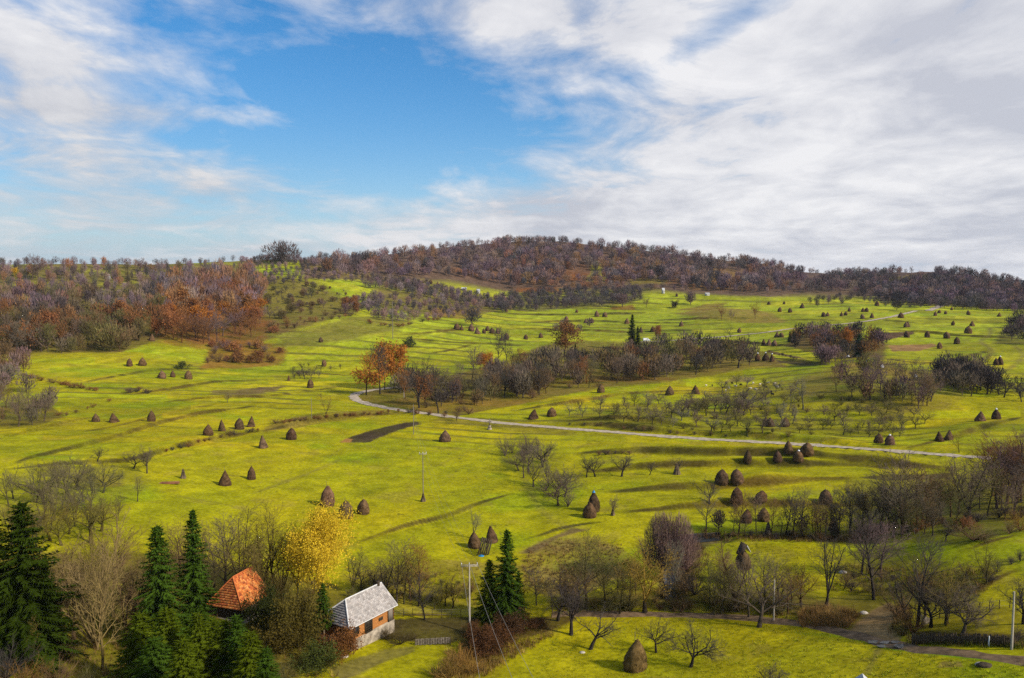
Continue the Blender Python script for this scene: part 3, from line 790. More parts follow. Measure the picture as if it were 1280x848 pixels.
def skeleton(kind, seed, thin=1.0, maxlv=4):
    """limb segments (p0, p1, r0, r1, level, last) of one tree about ten metres tall"""
    rg = random.Random(seed); sp = SPEC[kind]; segs = []; tips = []
    lvs = sp['lv'][:maxlv]
    def limb(p, d, L, r, lv):
        n = sp['nseg'] if lv == 0 else (4 if lv == 1 else (3 if lv == 2 else (2 if lv < len(lvs) else 1)))
        g = 0.05 if lv == 0 else lvs[lv - 1][4]; tr = 0.0 if lv == 0 else lvs[lv - 1][5]
        pts = [p]; rs = [r]
        for i in range(n):
            d = Vector((d.x + rg.gauss(0, g), d.y + rg.gauss(0, g), d.z + rg.gauss(0, g) * 0.7 + tr)).normalized()
            p = p + d * (L / n); rr = r * (1 - (0.72 if lv else 0.62 if kind != 'tall' else 0.93) * (i + 1) / n)
            last = lv == len(lvs) and i == n - 1
            segs.append((pts[-1], p, rs[-1], rr, lv, last)); pts.append(p); rs.append(rr)
        if lv == len(lvs):
            tips.append(p); return
        k, ang, ratio, st, _g, _t = lvs[lv]
        k = max(2, int(round(k * (thin if lv > 0 else max(thin, .7)))))
        off = rg.uniform(0, 6.28)
        for c in range(k):
            t = st + (1 - st) * ((c + rg.uniform(0.1, 0.9)) / k)
            s = t * n; i = min(int(s), n - 1); q = pts[i].lerp(pts[i + 1], s - i)
            dd = (pts[i + 1] - pts[i]).normalized()
            a = R(rg.uniform(*ang))
            shape = 1.0
            if kind == 'tall' and lv == 0:
                shape = 0.45 + 1.0 * math.sin(math.pi * min(1, (1 - t) * 0.85 + 0.12)); a *= 1.1 - 0.4 * t
            elif lv >= 1:
                shape = 1.25 - 0.7 * t
            nd = rot_about(dd, a, off + c * 2.4 + rg.uniform(-0.5, 0.5))
            limb(q, nd, L * ratio * shape * rg.uniform(0.75, 1.2), (rs[i] * 0.55 if lv else rs[i] * 0.55), lv + 1)
    a = rg.uniform(0, 6.28)
    limb(Vector((0, 0, -0.15)), Vector((math.cos(a) * sp['lean'], math.sin(a) * sp['lean'], 1)).normalized(), sp['L'], sp['r'], 0)
    top = max(s[1].z for s in segs)
    k = 10.0 / top
    return [(s[0] * k, s[1] * k, s[2] * k, s[3] * k, s[4], s[5]) for s in segs], [t * k for t in tips]

def tree_meshes(name, kind, seed, rmin, thin=1.0, maxlv=4, trunk_lv=1, leaf=None, one=False, leaf_part=1.0, crown='twig', zlim=None):
    """(trunk mesh, crown mesh) or, with ONE, a single mesh"""
    segs, tips = skeleton(kind, seed, thin, maxlv)
    rng = np.random.default_rng(seed)
    A = MB(); B = A if one else MB()
    def put(mb, ss, n, mi):
        P0 = np.array([list(s[0]) for s in ss]); P1 = np.array([list(s[1]) for s in ss])
        r0 = np.maximum([s[2] for s in ss], rmin); r1 = np.maximum([s[3] for s in ss], rmin * 0.7)
        V, Fq = prisms(P0, P1, r0, r1, n); mb.add(V, Fq, mi)
    tr = [s for s in segs if s[4] <= trunk_lv and not s[5]]
    put(A, tr, 5 if not one else 4, 0)
    mid = [s for s in segs if s[4] > trunk_lv and not s[5]]
    if mid:
        put(B, mid, 3, 1 if one else 0)
    end = [s for s in segs if s[5]]
    P0 = np.array([list(s[0]) for s in end]); P1 = np.array([list(s[1]) for s in end])
    V, Ft = spikes(P0, P1, np.maximum([s[2] for s in end], rmin)); B.add(V, Ft, 1 if one else 0)
    if leaf:
        num, size, spread = leaf
        T = np.array([list(t) for t in tips])
        if zlim:
            T = T[(T[:, 2] < zlim * 10 * rng.uniform(0.7, 1.2, len(T)))]
        T = T[rng.random(len(T)) < leaf_part]
        P = np.repeat(T, num, axis=0) + rng.normal(size=(len(T) * num, 3)) * spread
        V, Fq = leafquads(P, size, rng); B.add(V, Fq, 2 if one else 1)
    if one:
        return A.mesh(name, [M['bark'], M[crown], M['leaf']])
    return A.mesh(name + '_trunk', [M['bark']]), B.mesh(name + '_crown', [M[crown], M['leaf']])

LIB = {}
def lib(key, n, fn):
    LIB[key] = [fn(i) for i in range(n)]

for kd, nv in (('tall', 4), ('broad', 3), ('orchard', 4), ('forked', 3), ('multi', 2), ('bush', 3)):
    tl = 0 if kd in ('multi', 'bush') else 1
    if kd == 'tall': tl = 0
    lib((kd, 'near'), nv, lambda i, kd=kd, tl=tl: tree_meshes(kd, kd, 100 + i, 0.012, 1.0, 4, tl))
    lib((kd, 'mid'), nv, lambda i, kd=kd, tl=tl: tree_meshes(kd + '_m', kd, 200 + i, 0.020, 0.82 if kd != 'tall' else 1.0, 4, tl))
    lib((kd, 'far'), nv, lambda i, kd=kd: tree_meshes(kd + '_f', kd, 300 + i, 0.045, 0.95, 3, 1, one=True))
lib(('oak', 'mid'), 3, lambda i: tree_meshes('oak_m', 'broad', 400 + i, 0.03, 0.85, 3, 1, leaf=(5, 0.24, 0.5)))
lib(('oak', 'far'), 4, lambda i: tree_meshes('oak_f', ('broad', 'tall')[i % 2], 450 + i, 0.05, 0.8, 3, 1, leaf=(5, 0.27, 0.55), leaf_part=.8, one=True))
lib(('oaklow', 'mid'), 2, lambda i: tree_meshes('oakl_m', 'tall', 420 + i, 0.03, 0.95, 3, 0, leaf=(5, 0.23, 0.5), zlim=0.5, leaf_part=.85))
lib(('oaktall', 'mid'), 2, lambda i: tree_meshes('oakt_m', 'tall', 430 + i, 0.03, 0.95, 3, 0, leaf=(3, 0.23, 0.5), leaf_part=.7))
lib(('leafy', 'near'), 1, lambda i: tree_meshes('leafy', 'broad', 501 + i, 0.014, 1.0, 4, 1, leaf=(18, 0.085, 0.5), leaf_part=0.85))
lib(('thinleaf', 'near'), 3, lambda i: tree_meshes('thinleaf', ('tall', 'forked', 'tall')[i], 510 + i, 0.012, 1.0, 4, 0, leaf=(2, 0.085, 0.3), leaf_part=0.6))
lib(('leafbush', 'near'), 3, lambda i: tree_meshes('leafbush', 'bush', 520 + i, 0.014, 1.0, 3, 0, leaf=(6, 0.26, 0.5)))
lib(('leafbush', 'far'), 3, lambda i: tree_meshes('leafbush_f', 'bush', 530 + i, 0.05, 0.7, 3, 0, leaf=(3, 0.55, 0.6), one=True))

def spruce(seed, dense=1.0, bare=0.0, slim=1.0):
    rg = random.Random(seed); rng = np.random.default_rng(seed)
    T = MB(); Cn = MB()
    V, Fq = prisms(np.array([[0, 0, -0.2], [0, 0, 5.0]]), np.array([[0, 0, 5.0], [0, 0, 9.8]]), np.array([0.17, 0.10]), np.array([0.10, 0.015]), 6)
    T.add(V, Fq)
    P = []; D = []; S = []; Wd = []
    P0 = []; P1 = []
    z = max(0.35, bare * 10)
    while z < 9.85:
        t = z / 10.0
        Lm = slim * (2.05 * (1 - t) ** 0.85 + 0.10) * min(1, 0.6 + (t - bare) * 4) * rg.uniform(0.88, 1.1)
        nb = int((7 + 4 * (1 - t)) * dense)
        off = rg.uniform(0, 6.28)
        for b in range(nb):
            a = off + b * 6.283 / nb + rg.uniform(-0.25, 0.25)
            L = Lm * rg.choice((rg.uniform(0.55, .9), rg.uniform(.85, 1.32)))
            droop = 0.14 + 0.42 * (1 - t)
            d = Vector((math.cos(a), math.sin(a), 0.25 * t))
            side = Vector((-math.sin(a), math.cos(a), 0))
            ns = max(3, int(L * 7))
            zz = z + rg.uniform(-0.15, 0.15)
            for i in range(ns):
                s = (i + 0.6) / ns
                c = Vector((d.x * L * s, d.y * L * s, zz - droop * L * s * s * 1.2 + 0.28 * L * s ** 3 + d.z * L * s))
                for sg in (-1, 1):
                    ln = (0.52 * (1.1 - s) * L * 0.55 + 0.17) * rg.uniform(0.7, 1.25)
                    dv = (d * 0.75 + side * sg * rg.uniform(0.5, 0.95) + Vector((0, 0, -rg.uniform(0.15, 0.75)))).normalized()
                    P.append(c); D.append(dv * ln); S.append((d.cross(dv) + Vector((rg.uniform(-.6, .6), rg.uniform(-.6, .6), rg.uniform(-.6, .6)))).normalized()); Wd.append(rg.uniform(0.10, 0.20))
                if i % 2 == 0:
                    P.append(c); D.append(Vector((0, 0, -1)) * rg.uniform(0.15, 0.4) + d * 0.12); S.append(side); Wd.append(rg.uniform(0.08, 0.16))
            P.append(Vector((d.x * L * 0.85, d.y * L * 0.85, zz - droop * L * 0.85 + 0.2 * L))); D.append((d + Vector((0, 0, 0.1))) * 0.38); S.append(side); Wd.append(0.13)
        z += 0.30 * (1.0 if t < 0.75 else 0.75)
    for i in range(8):
        P.append(Vector((0, 0, 9.5 + 0.04 * i))); a = i * 0.9; D.append(Vector((math.cos(a) * 0.12, math.sin(a) * 0.12, 0.45))); S.append(Vector((-math.sin(a), math.cos(a), 0))); Wd.append(0.08)
    V, Ft = blades(np.array([list(p) for p in P]), np.array([list(d) for d in D]), np.array([list(s) for s in S]), np.array(Wd))
    Cn.add(V, Ft)
    return T.mesh('spruce_trunk', [M['trunk']]), Cn.mesh('spruce_crown', [M['needle']])
lib(('apple', 'near'), 4, lambda i: tree_meshes('apple', 'orchard', 160 + i, 0.011, 0.78, 4, 1))
LIB['spruce'] = [spruce(600 + i, 1.25, 0.0, (1.0, 0.85, 1.15)[i]) for i in range(3)]
_tp, _cp = spruce(640, 1.1, 0.30, 1.0)
_tp = _tp.copy(); _tp.materials[0] = M['pale_trunk']
LIB['spruce_bare'] = [(_tp, _cp)]

def put_tree(name, key, pos, hm, color, label, cat, group=None, var=None, wide=1.0, trunk_color=None, lean=0.0):
    """stand one tree of the library at pos; hm is its height in metres"""
    ms = LIB[key]
    me = ms[rnd.randrange(len(ms))] if var is None else ms[var % len(ms)]
    rz = rnd.uniform(0, 6.28)
    s = hm / 10.0
    cr = (*color, 1.0)
    tc = (*(trunk_color or [c * 0.55 + 0.012 for c in color]), 1.0) if trunk_color is not None or 'leaf' in str(key) or 'oak' in str(key) else cr
    if isinstance(me, tuple):
        o = empty(name, pos, rz, label, cat, group)
        o.scale = (s * wide, s * wide, s)
        a = link('trunk', me[0], o); b = link('crown', me[1], o)
        a.color = tc; b.color = cr
    else:
        o = link(name, me, None, pos)
        o.rotation_euler = (0, 0, rz); o.scale = (s * wide, s * wide, s)
        o.color = cr; tag(o, label, cat, group)
    if lean:
        o.rotation_euler = (R(lean) * rnd.uniform(-1, 1), R(lean) * rnd.uniform(-1, 1), rz)
    return o

GREYB = (0.13, 0.098, 0.068); PURP = (0.155, 0.098, 0.095); BROWN = (0.15, 0.092, 0.045); RUSTB = (0.19, 0.085, 0.032)
OLIV = (0.118, 0.10, 0.036); DARKB = (0.062, 0.050, 0.044); BLUEB = (0.075, 0.062, 0.066); YELB = (0.165, 0.125, 0.03)
ORANGE = (0.37, 0.14, 0.024); RUSTL = (0.27, 0.115, 0.042); GOLD = (0.66, 0.46, 0.030); GREEN = (0.034, 0.062, 0.006)
PALEG = (0.17, 0.15, 0.10)
WORD = {GREYB: 'grey brown', PURP: 'purple grey', BROWN: 'brown', RUSTB: 'russet', OLIV: 'olive grey', DARKB: 'dark', BLUEB: 'dark slate grey', YELB: 'yellowish', ORANGE: 'orange leaved', RUSTL: 'rust leaved', GOLD: 'golden', PALEG: 'pale grey', (0.15, .125, .06): 'pale olive'}

def jit(c, k=0.18):
    b = 1 + rnd.uniform(-k, k)
    return tuple(max(0.004, x * b * (1 + rnd.uniform(-k, k) * 0.4)) for x in c)

def depth(p):
    return p.y * CP - (p.z - CAMZ) * SP

def inside(px, u, v):
    ins = False; n = len(px)
    for i in range(n):
        x1, y1 = px[i]; x2, y2 = px[(i + 1) % n]
        if (y1 > v) != (y2 > v) and u < (x2 - x1) * (v - y1) / (y2 - y1) + x1:
            ins = not ins
    return ins

def spots(px, n, gap=3.0, vs=0.6):
    us = [p[0] for p in px]; vv = [p[1] for p in px]; out = []
    for it in range(n * 40):
        u = rnd.uniform(min(us), max(us)); v = rnd.uniform(min(vv), max(vv))
        if not inside(px, u, v):
            continue
        if any(abs(u - a) < gap and abs(v - b) < gap * vs for a, b in out):
            continue
        out.append((u, v))
        if len(out) >= n:
            break
    return out

QUEUE = []
def scatter(name, px, n, kinds, hrange, where, group, cat, gap=3.0, lod=None, wide=(0.9, 1.2)):
    """kinds: list of (weight, library kind, colour); where: words that finish the label"""
    for u, v in spots(px, n, gap):
        w = rnd.uniform(0, sum(k[0] for k in kinds))
        for wt, kd, colr in kinds:
            w -= wt
            if w <= 0:
                break
        p = cast(u, v)
        hm = rnd.uniform(*hrange)
        pxh = hm * F / depth(p)
        ld = lod or ('near' if pxh > 55 else 'mid' if pxh > 24 else 'far')
        key = (kd, ld)
        while key not in LIB:
            ld = {'near': 'mid', 'mid': 'far', 'far': 'near'}[ld]; key = (kd, ld)
        sz = 'low' if hm < hrange[0] + (hrange[1] - hrange[0]) / 3 else 'tall' if hm > hrange[1] - (hrange[1] - hrange[0]) / 3 else 'middling'
        nm, ct = name, cat
        noun = {'oak_tree': 'oak', 'bare_tree': 'leafless tree', 'fruit_tree': 'fruit tree', 'shrub': 'shrub'}[name]
        if kd in ('oak', 'oaklow', 'oaktall') and name != 'oak_tree':
            nm, ct, noun = 'oak_tree', 'tree', 'oak'
        if kd in ('bush', 'leafbush') and name != 'shrub':
            nm, ct, noun = 'shrub', 'shrub', 'shrub'
        QUEUE.append((pxh, (nm, key, p, hm, jit(colr), f'{sz} {WORD[colr]} {noun} {where}', ct, group, None, rnd.uniform(*wide))))
# ------------------------------------------------------------------ haystacks
PROFILES = {
    'bell': [(0, .84), (.04, .92), (.14, 1.0), (.30, .98), (.45, .89), (.58, .76), (.70, .59), (.80, .42), (.89, .25), (.96, .11), (1.0, .03)],
    'dome': [(0, .88), (.05, .95), (.18, 1.0), (.38, .98), (.55, .90), (.70, .74), (.82, .54), (.91, .32), (.97, .15), (1.0, .04)],
    'cone': [(0, .95), (.05, 1.0), (.15, .97), (.32, .84), (.50, .66), (.66, .48), (.80, .30), (.90, .17), (.97, .08), (1.0, .03)],
    'waist': [(0, .70), (.05, .76), (.18, .90), (.32, 1.0), (.42, .97), (.55, .82), (.68, .62), (.80, .42), (.90, .24), (.97, .1), (1.0, .03)],
}
def hay_mesh(kind, seed, strands=900, width=0.39):
    rng = np.random.default_rng(seed)
    pf = np.array(PROFILES[kind]); n = 26; H0 = 4.5; R0 = H0 * width
    zz = np.concatenate([np.linspace(0, 1, 15)[:-1], [0.96, 1.0]])
    rr = np.interp(zz, pf[:, 0], pf[:, 1])
    lx, ly = rng.normal(size=2) * 0.26
    V = []
    for i, (z, r) in enumerate(zip(zz, rr)):
        for k in range(n):
            a = 2 * math.pi * k / n
            q = r * R0 * (1 + 0.11 * math.sin(2 * a + seed) * (1 - z) + 0.075 * rng.normal() * (0.35 + 0.65 * (1 - z)) + 0.04 * math.sin(3 * a + z * 5 + seed))
            V.append((math.cos(a) * q + lx * z * z, math.sin(a) * q + ly * z * z, z * H0 - 0.12 + 0.05 * rng.normal() * (0 < z < .95)))
    m = len(zz)
    Fq = [[i * n + k, i * n + (k + 1) % n, (i + 1) * n + (k + 1) % n, (i + 1) * n + k] for i in range(m - 1) for k in range(n)]
    mb = MB(); mb.add(V, Fq)
    if strands:
        V = np.array(V)
        i = rng.integers(0, m - 2, strands); k = rng.integers(0, n, strands)
        f = rng.random((strands, 1))
        P = V[i * n + k] * (1 - f) + V[(i + 1) * n + (k + 1) % n] * f
        out = P.copy(); out[:, 2] = 0; out /= np.linalg.norm(out, axis=1, keepdims=True) + 1e-6
        D = out * rng.uniform(0.02, 0.16, (strands, 1)) + np.array([0, 0, -1.0]) * rng.uniform(0.25, 0.7, (strands, 1)) + rng.normal(size=(strands, 3)) * 0.07
        S = np.cross(out, np.array([0, 0, 1.0]))
        B, Fb = blades(P + out * 0.02, D, S, rng.uniform(0.05, 0.14, strands)); mb.add(B, Fb)
    return mb.mesh('hay_' + kind, [M['hay']])
HAY = {k: [hay_mesh(k, 700 + 10 * j + i, 1800) for i in range(3)] for j, k in enumerate(PROFILES)}
HAYFAR = [hay_mesh(k, 760 + i, 500) for i, k in enumerate(('bell', 'dome', 'cone', 'bell', 'dome', 'waist'))]
pm_ = MB(); pm_.tube((0, 0, -0.1), (0.12, 0.04, 5.35), 0.07, 0.04, 6)
POLE_M = pm_.mesh('hay_pole', [M['stick']])
def cap_mesh(mat, seed=1):
    """a plastic sheet thrown over the tip of a stack"""
    rg = random.Random(seed); n = 12; V = [(0, 0, 4.62)]
    for j, (z, r) in enumerate(((4.35, .28), (4.0, .52), (3.65, .72))):
        for k in range(n):
            a = 2 * math.pi * k / n
            V.append((math.cos(a) * r * rg.uniform(.95, 1.2), math.sin(a) * r * rg.uniform(.95, 1.2), z + rg.uniform(-.12, .12) * (j == 2)))
    mb = MB(); mb.add(V, [[0, 1 + k, 1 + (k + 1) % n] for k in range(n)])
    mb2 = [[1 + j * n + k, 1 + j * n + n + k, 1 + j * n + n + (k + 1) % n, 1 + j * n + (k + 1) % n] for j in range(2) for k in range(n)]
    mb.add(V, mb2)
    return mb.mesh('tarp', [mat])
WCAP = cap_mesh(M['white'], 2); BCAP = cap_mesh(M['blue'], 3)
ORD = ['leftmost', 'second from the left', 'third from the left', 'fourth from the left', 'fifth from the left', 'sixth from the left', 'seventh from the left', 'eighth from the left', 'ninth from the left', 'tenth from the left']
NUM = {2: 'two', 3: 'three', 4: 'four', 5: 'five', 6: 'six', 7: 'seven', 8: 'eight', 9: 'nine', 10: 'ten', 11: 'eleven', 12: 'twelve'}

def ordinal(i, n):
    if n == 2: return ('left', 'right')[i]
    if i == n - 1: return 'rightmost'
    return ORD[i] if i < len(ORD) else f'{i + 1}th from the left'

HAYC = [(0.120, 0.072, 0.034), (0.095, 0.055, 0.028), (0.13, 0.075, 0.045), (0.075, 0.045, 0.026)]
def haystack(u, v, h, label, group, kind=None, wide=1.0, cap=None, color=None):
    p = cast(u, v)
    hm = min(max(h * depth(p) / F, 2.6), 6.4)
    col_ = jit(color or rnd.choice(HAYC), 0.12)
    s = hm / 4.5
    if h >= 9.5 or cap:
        o = empty('haystack', p, rnd.uniform(0, 6.28), label, 'haystack', group)
        kd = kind or rnd.choice(['bell', 'bell', 'dome', 'cone'])
        b = link('hay', rnd.choice(HAY[kd]), o); b.color = (*col_, 1)
        link('centre_pole', POLE_M, o)
        if cap:
            q_ = link('plastic_cover', WCAP if cap == 'w' else BCAP, o); q_.location.z = 4.62 * .42; q_.scale = (.6, .6, .6)
    else:
        o = link('haystack', rnd.choice(HAYFAR), None, p); o.color = (*col_, 1); o.rotation_euler = (0, 0, rnd.uniform(0, 6.28))
        tag(o, label, 'haystack', group)
    w = s * wide * rnd.uniform(0.88, 1.2)
    o.scale = (w, w, s)
    return o

def hay_cluster(items, where, group='haystacks on the meadows'):
    """items sorted from left; each (u, v, h[, kind, cap, wide])"""
    items = sorted(items, key=lambda t: t[0]); n = len(items)
    for i, it in enumerate(items):
        kw = it[3] if len(it) > 3 else {}
        if n == 1: lab = f'brown haystack {where}'
        else: lab = f'{ordinal(i, n)} of the {NUM.get(n, n)} haystacks {where}'
        if kw.get('cap') == 'w': lab = 'white capped ' + lab.replace('brown ', '') if n == 1 else lab
        haystack(it[0], it[1], it[2], lab.replace('brown haystack haystack', 'haystack'), group, kw.get('kind'), kw.get('wide', 1.0), kw.get('cap'), kw.get('color'))

D_ = dict
hay_cluster([(794, 836, 40, D_(kind='bell', wide=0.98, color=(0.135, 0.082, 0.030)))], 'with shaggy sides on the near orchard meadow')
hay_cluster([(409, 632.5, 26.5, D_(kind='dome', wide=0.82)), (432, 647.5, 22.5, D_(kind='dome', wide=1.02)), (454, 642, 19, D_(kind='dome', wide=1.02))], 'on the open meadow above the yellow tree')
hay_cluster([(593, 684, 20, D_(kind='bell')), (614.5, 677, 21, D_(kind='cone', wide=1.05))], 'behind the tall spruce')
hay_cluster([(281, 606.5, 19.5, D_(kind='cone', wide=.9)), (314.5, 599, 17, D_(kind='bell', wide=.9))], 'on the meadow right of the corn shock')
hay_cluster([(329, 560, 16.5, D_(kind='cone', wide=.92)), (364, 549.5, 15, D_(kind='dome', wide=1.02))], 'just left of the ploughed strip')
hay_cluster([(556, 552, 15, D_(kind='bell', wide=1.05))], 'alone to the right of the ploughed strip')
hay_cluster([(260, 544, 14, D_(kind='bell', wide=.9)), (277.5, 539, 15, D_(kind='cone', wide=.9)), (299, 536.5, 14, D_(kind='dome', wide=1.05)), (314, 533.5, 14, D_(kind='cone', wide=.9))], 'in the row above the hedge bank')
hay_cluster([(120, 527.5, 11), (142.5, 528, 12, D_(wide=1.1)), (189.5, 526.5, 13.5)], 'spaced along the upper left meadow')
hay_cluster([(202.5, 473, 10, D_(kind='bell')), (216, 471.5, 8.5), (235.5, 474, 11, D_(kind='dome'))], 'beside the round bush under the left wood')
hay_cluster([(162, 458, 10, D_(kind='dome')), (178, 457, 10.5, D_(kind='bell'))], 'standing below the left wood')
hay_cluster([(161, 427, 9.0), (171.5, 425, 8.5), (190, 426, 9.2)], 'half hidden in the left wood')
hay_cluster([(361, 476, 7.5, D_(wide=.7)), (388, 485, 11.5, D_(kind='dome')), (405, 458, 8.5)], 'on the meadow above the road bend')
hay_cluster([(401, 428, 7)], 'alone on the olive slope')
hay_cluster([(571, 412, 8), (577, 413, 7), (589, 414, 12, D_(kind='bell')), (596.5, 417.5, 9), (605, 417, 6.5), (609, 414, 7), (615, 417, 7.5)], 'in the crowd above the tree belt')
hay_cluster([(622, 417, 7.5), (627, 426, 6), (633, 424.5, 8.5)], 'behind the tall bare trees of the belt')
hay_cluster([(608, 383, 5.5), (621, 383, 5.5), (633, 390, 5)], 'at the end of the dark hedgerow')
hay_cluster([(538, 355, 5.5), (547, 358, 6)], 'in the clearing under the big hill')
hay_cluster([(657, 424.5, 6.5), (676, 422.5, 7)], 'on the meadow left of the rusty larch')
hay_cluster([(708, 401, 6), (732, 404, 6), (740, 404, 6.5)], 'above the rusty larch')
hay_cluster([(721, 391, 4.5), (746, 396, 8), (756, 396.5, 6.5)], 'below the dark wood')
hay_cluster([(783.5, 405, 7.5), (801, 416, 8), (816, 415, 7.5), (830.5, 423, 7.5), (848, 430, 7.5)], 'scattered round the dark spruce pair')
hay_cluster([(851.5, 408, 7)], 'alone left of the brown knoll')
hay_cluster([(846, 371, 4.5)], 'far up below the big hill wood')
hay_cluster([(924, 416, 6.5), (954.5, 432, 8.5), (961, 432, 8.5), (967.5, 433, 8.5)], 'below the upper road')
hay_cluster([(971, 422, 7.5), (977, 422, 6.5)], 'close beside the upper road')
hay_cluster([(947, 451, 10, D_(cap='w', wide=.9)), (957, 451, 10.5, D_(cap='w', wide=.9)), (965, 452, 10, D_(cap='w', wide=.8))], 'white capped beside the tree belt')
hay_cluster([(961, 381, 4.5), (974.5, 390, 6), (980, 380.5, 4), (987.5, 391, 6), (1002.5, 385.5, 7)], 'high up right of the brown knoll')
hay_cluster([(1029.5, 396, 6), (1034.5, 395.5, 5.5), (1052, 395.5, 6), (1057, 394.5, 5.5), (1061.5, 389.5, 6)], 'in the line above the upper road')
hay_cluster([(1078, 398.5, 6), (1079, 390, 5.5), (1083, 390, 5.5), (1090, 397.5, 6.5), (1096, 382.5, 6.5)], 'left of the round grey tree')
hay_cluster([(1126, 397.5, 7.5), (1132, 409.5, 7.5), (1134.5, 409, 7.5)], 'just below the upper road')
hay_cluster([(1169, 395, 6), (1174, 391.5, 4.5), (1182, 393, 4.5), (1189.5, 388, 4.5), (1210.5, 394, 6.5), (1212, 382.5, 5.5)], 'around the upper road end')
hay_cluster([(1157, 380, 6.5), (1166, 380, 5.5)], 'where the road tops the rise')
hay_cluster([(1191, 407, 6.5), (1210, 417, 9.5, D_(wide=1.1)), (1215, 408, 7)], 'above the long dark bank')
hay_cluster([(1249, 396, 5.5), (1258, 416, 8.5)], 'near the thicket at the right edge')
hay_cluster([(1133.5, 422, 8.5), (1159, 422, 8.5), (1183.5, 423, 8.5), (1196, 430, 9), (1174.5, 436, 8.5)], 'round the strip of dry reeds')
hay_cluster([(1245, 456.5, 9.5, D_(kind='bell', wide=.8)), (1250, 456, 11, D_(kind='bell', wide=.8, cap='w'))], 'leaning together on the far right meadow')
hay_cluster([(1083, 462, 11, D_(cap='w', wide=.8))], 'among bare trees under the ochre slope')
hay_cluster([(751, 491, 11.5, D_(kind='bell', wide=1.0)), (837, 494, 12, D_(kind='bell', wide=1.0)), (869.5, 492.5, 11.5, D_(kind='cone', wide=1.1))], 'at the foot of the tree belt')
hay_cluster([(666.5, 523.5, 12.5, D_(kind='cone', wide=1.1)), (689.5, 520.5, 11.5, D_(kind='dome', wide=1.0))], 'above the gravel road')
hay_cluster([(957.5, 532.5, 11.5), (962.5, 533, 11.5), (981.5, 533, 11.8)], 'at the lower edge of the orchard slope')
hay_cluster([(1098, 554, 12.5, D_(kind='dome', wide=.95)), (1112, 556, 13, D_(kind='dome', wide=.95, cap='w'))], 'beside the gravel road above the terraces')
hay_cluster([(1174, 551.5, 12.5), (1186, 550, 13)], 'on the meadow above the right end of the gravel road')
hay_cluster([(1225, 526.5, 13, D_(kind='cone')), (1245, 524, 13.5, D_(kind='bell', cap='w'))], 'on the green rise at the right')
hay_cluster([(972, 576, 13), (985.5, 566, 16, D_(wide=.85)), (998, 576, 13.5, D_(cap='w', wide=1.15)), (1008.5, 568, 15.5, D_(kind='dome', wide=1.2))], 'huddled just below the gravel road')
hay_cluster([(934.5, 578, 16.5, D_(kind='waist', wide=.85))], 'with a pointed tip, alone on the terrace below the road')
hay_cluster([(902, 604, 18, D_(kind='dome', wide=.95)), (921, 603, 17, D_(kind='dome', wide=1.05))], 'side by side on the middle terrace')
hay_cluster([(921, 628, 20, D_(kind='dome', wide=.95)), (951, 626, 10, D_(kind='dome', wide=1.3))], 'on the lower terrace behind the alder row')
hay_cluster([(933, 653, 17.5, D_(kind='bell', wide=1.0)), (954.5, 651, 18, D_(kind='bell', wide=1.0))], 'between the alders of the creek row')
hay_cluster([(1032, 627.5, 16, D_(kind='dome', wide=1.1))], 'by the dark field behind the tall right trees')
haystack(736.5, 646.5, 19, 'squat dome haystack in front of the blue capped stack', 'haystacks on the meadows', 'dome', 1.05)
haystack(742, 638.5, 25, 'tall haystack with a blue plastic cap behind a squat one', 'haystacks on the meadows', 'bell', .92, 'b')

# the stack raised on a post platform
p = cast(929, 730)
o = empty('raised_haystack', p, 0.3, 'haystack raised on posts with dark roof cap and white strip, beyond the stream', 'haystack')
dp = depth(p); k = dp / F
b = link('hay', hay_mesh('waist', 790, 1300, 0.40), o, (0, 0, 20 * k)); b.scale = (26 * k / 4.5 * .92,) * 2 + (26 * k / 4.5,); b.color = (0.115, 0.075, 0.036, 1)
for a in range(4):
    mb = MB(); x = math.cos(a * 1.57 + .5) * 8 * k; y = math.sin(a * 1.57 + .5) * 8 * k
    mb.tube((x, y, -.3), (x * .9, y * .9, 22 * k), .09, .08, 6)
    link('post', mb.mesh('post', [M['greywood']]), o)
mb = MB(); mb.tube((0, 0, 0), (0, 0, 53 * k), .10, .06, 6); link('centre_pole', mb.mesh('pole', [M['greywood']]), o)
mb = MB()
hx = 6.5 * k
mb.add([(0, -hx, 52 * k), (0, hx, 52 * k), (-hx * 1.1, hx, 38 * k), (-hx * 1.1, -hx, 38 * k), (0.05, -hx, 52 * k - .12), (0.05, hx, 52 * k - .12), (-hx * 1.1 + .05, hx, 38 * k - .12), (-hx * 1.1 + .05, -hx, 38 * k - .12)], [[0, 1, 2, 3], [7, 6, 5, 4], [0, 3, 7, 4], [1, 5, 6, 2], [3, 2, 6, 7], [0, 4, 5, 1]])
link('roof_cap', mb.mesh('roof_cap', [M['darkwood']]), o)
mb = MB(); mb.add([(0.05, -hx, 51 * k), (0.05, hx, 51 * k), (hx * .9, hx, 42 * k), (hx * .9, -hx, 42 * k), (0, -hx, 51 * k - .1), (0, hx, 51 * k - .1), (hx * .9, hx, 42 * k - .1), (hx * .9, -hx, 42 * k - .1)], [[3, 2, 1, 0], [4, 5, 6, 7], [0, 4, 7, 3], [1, 2, 6, 5], [2, 3, 7, 6], [0, 1, 5, 4]])
link('plastic_strip', mb.mesh('strip', [M['white']]), o)

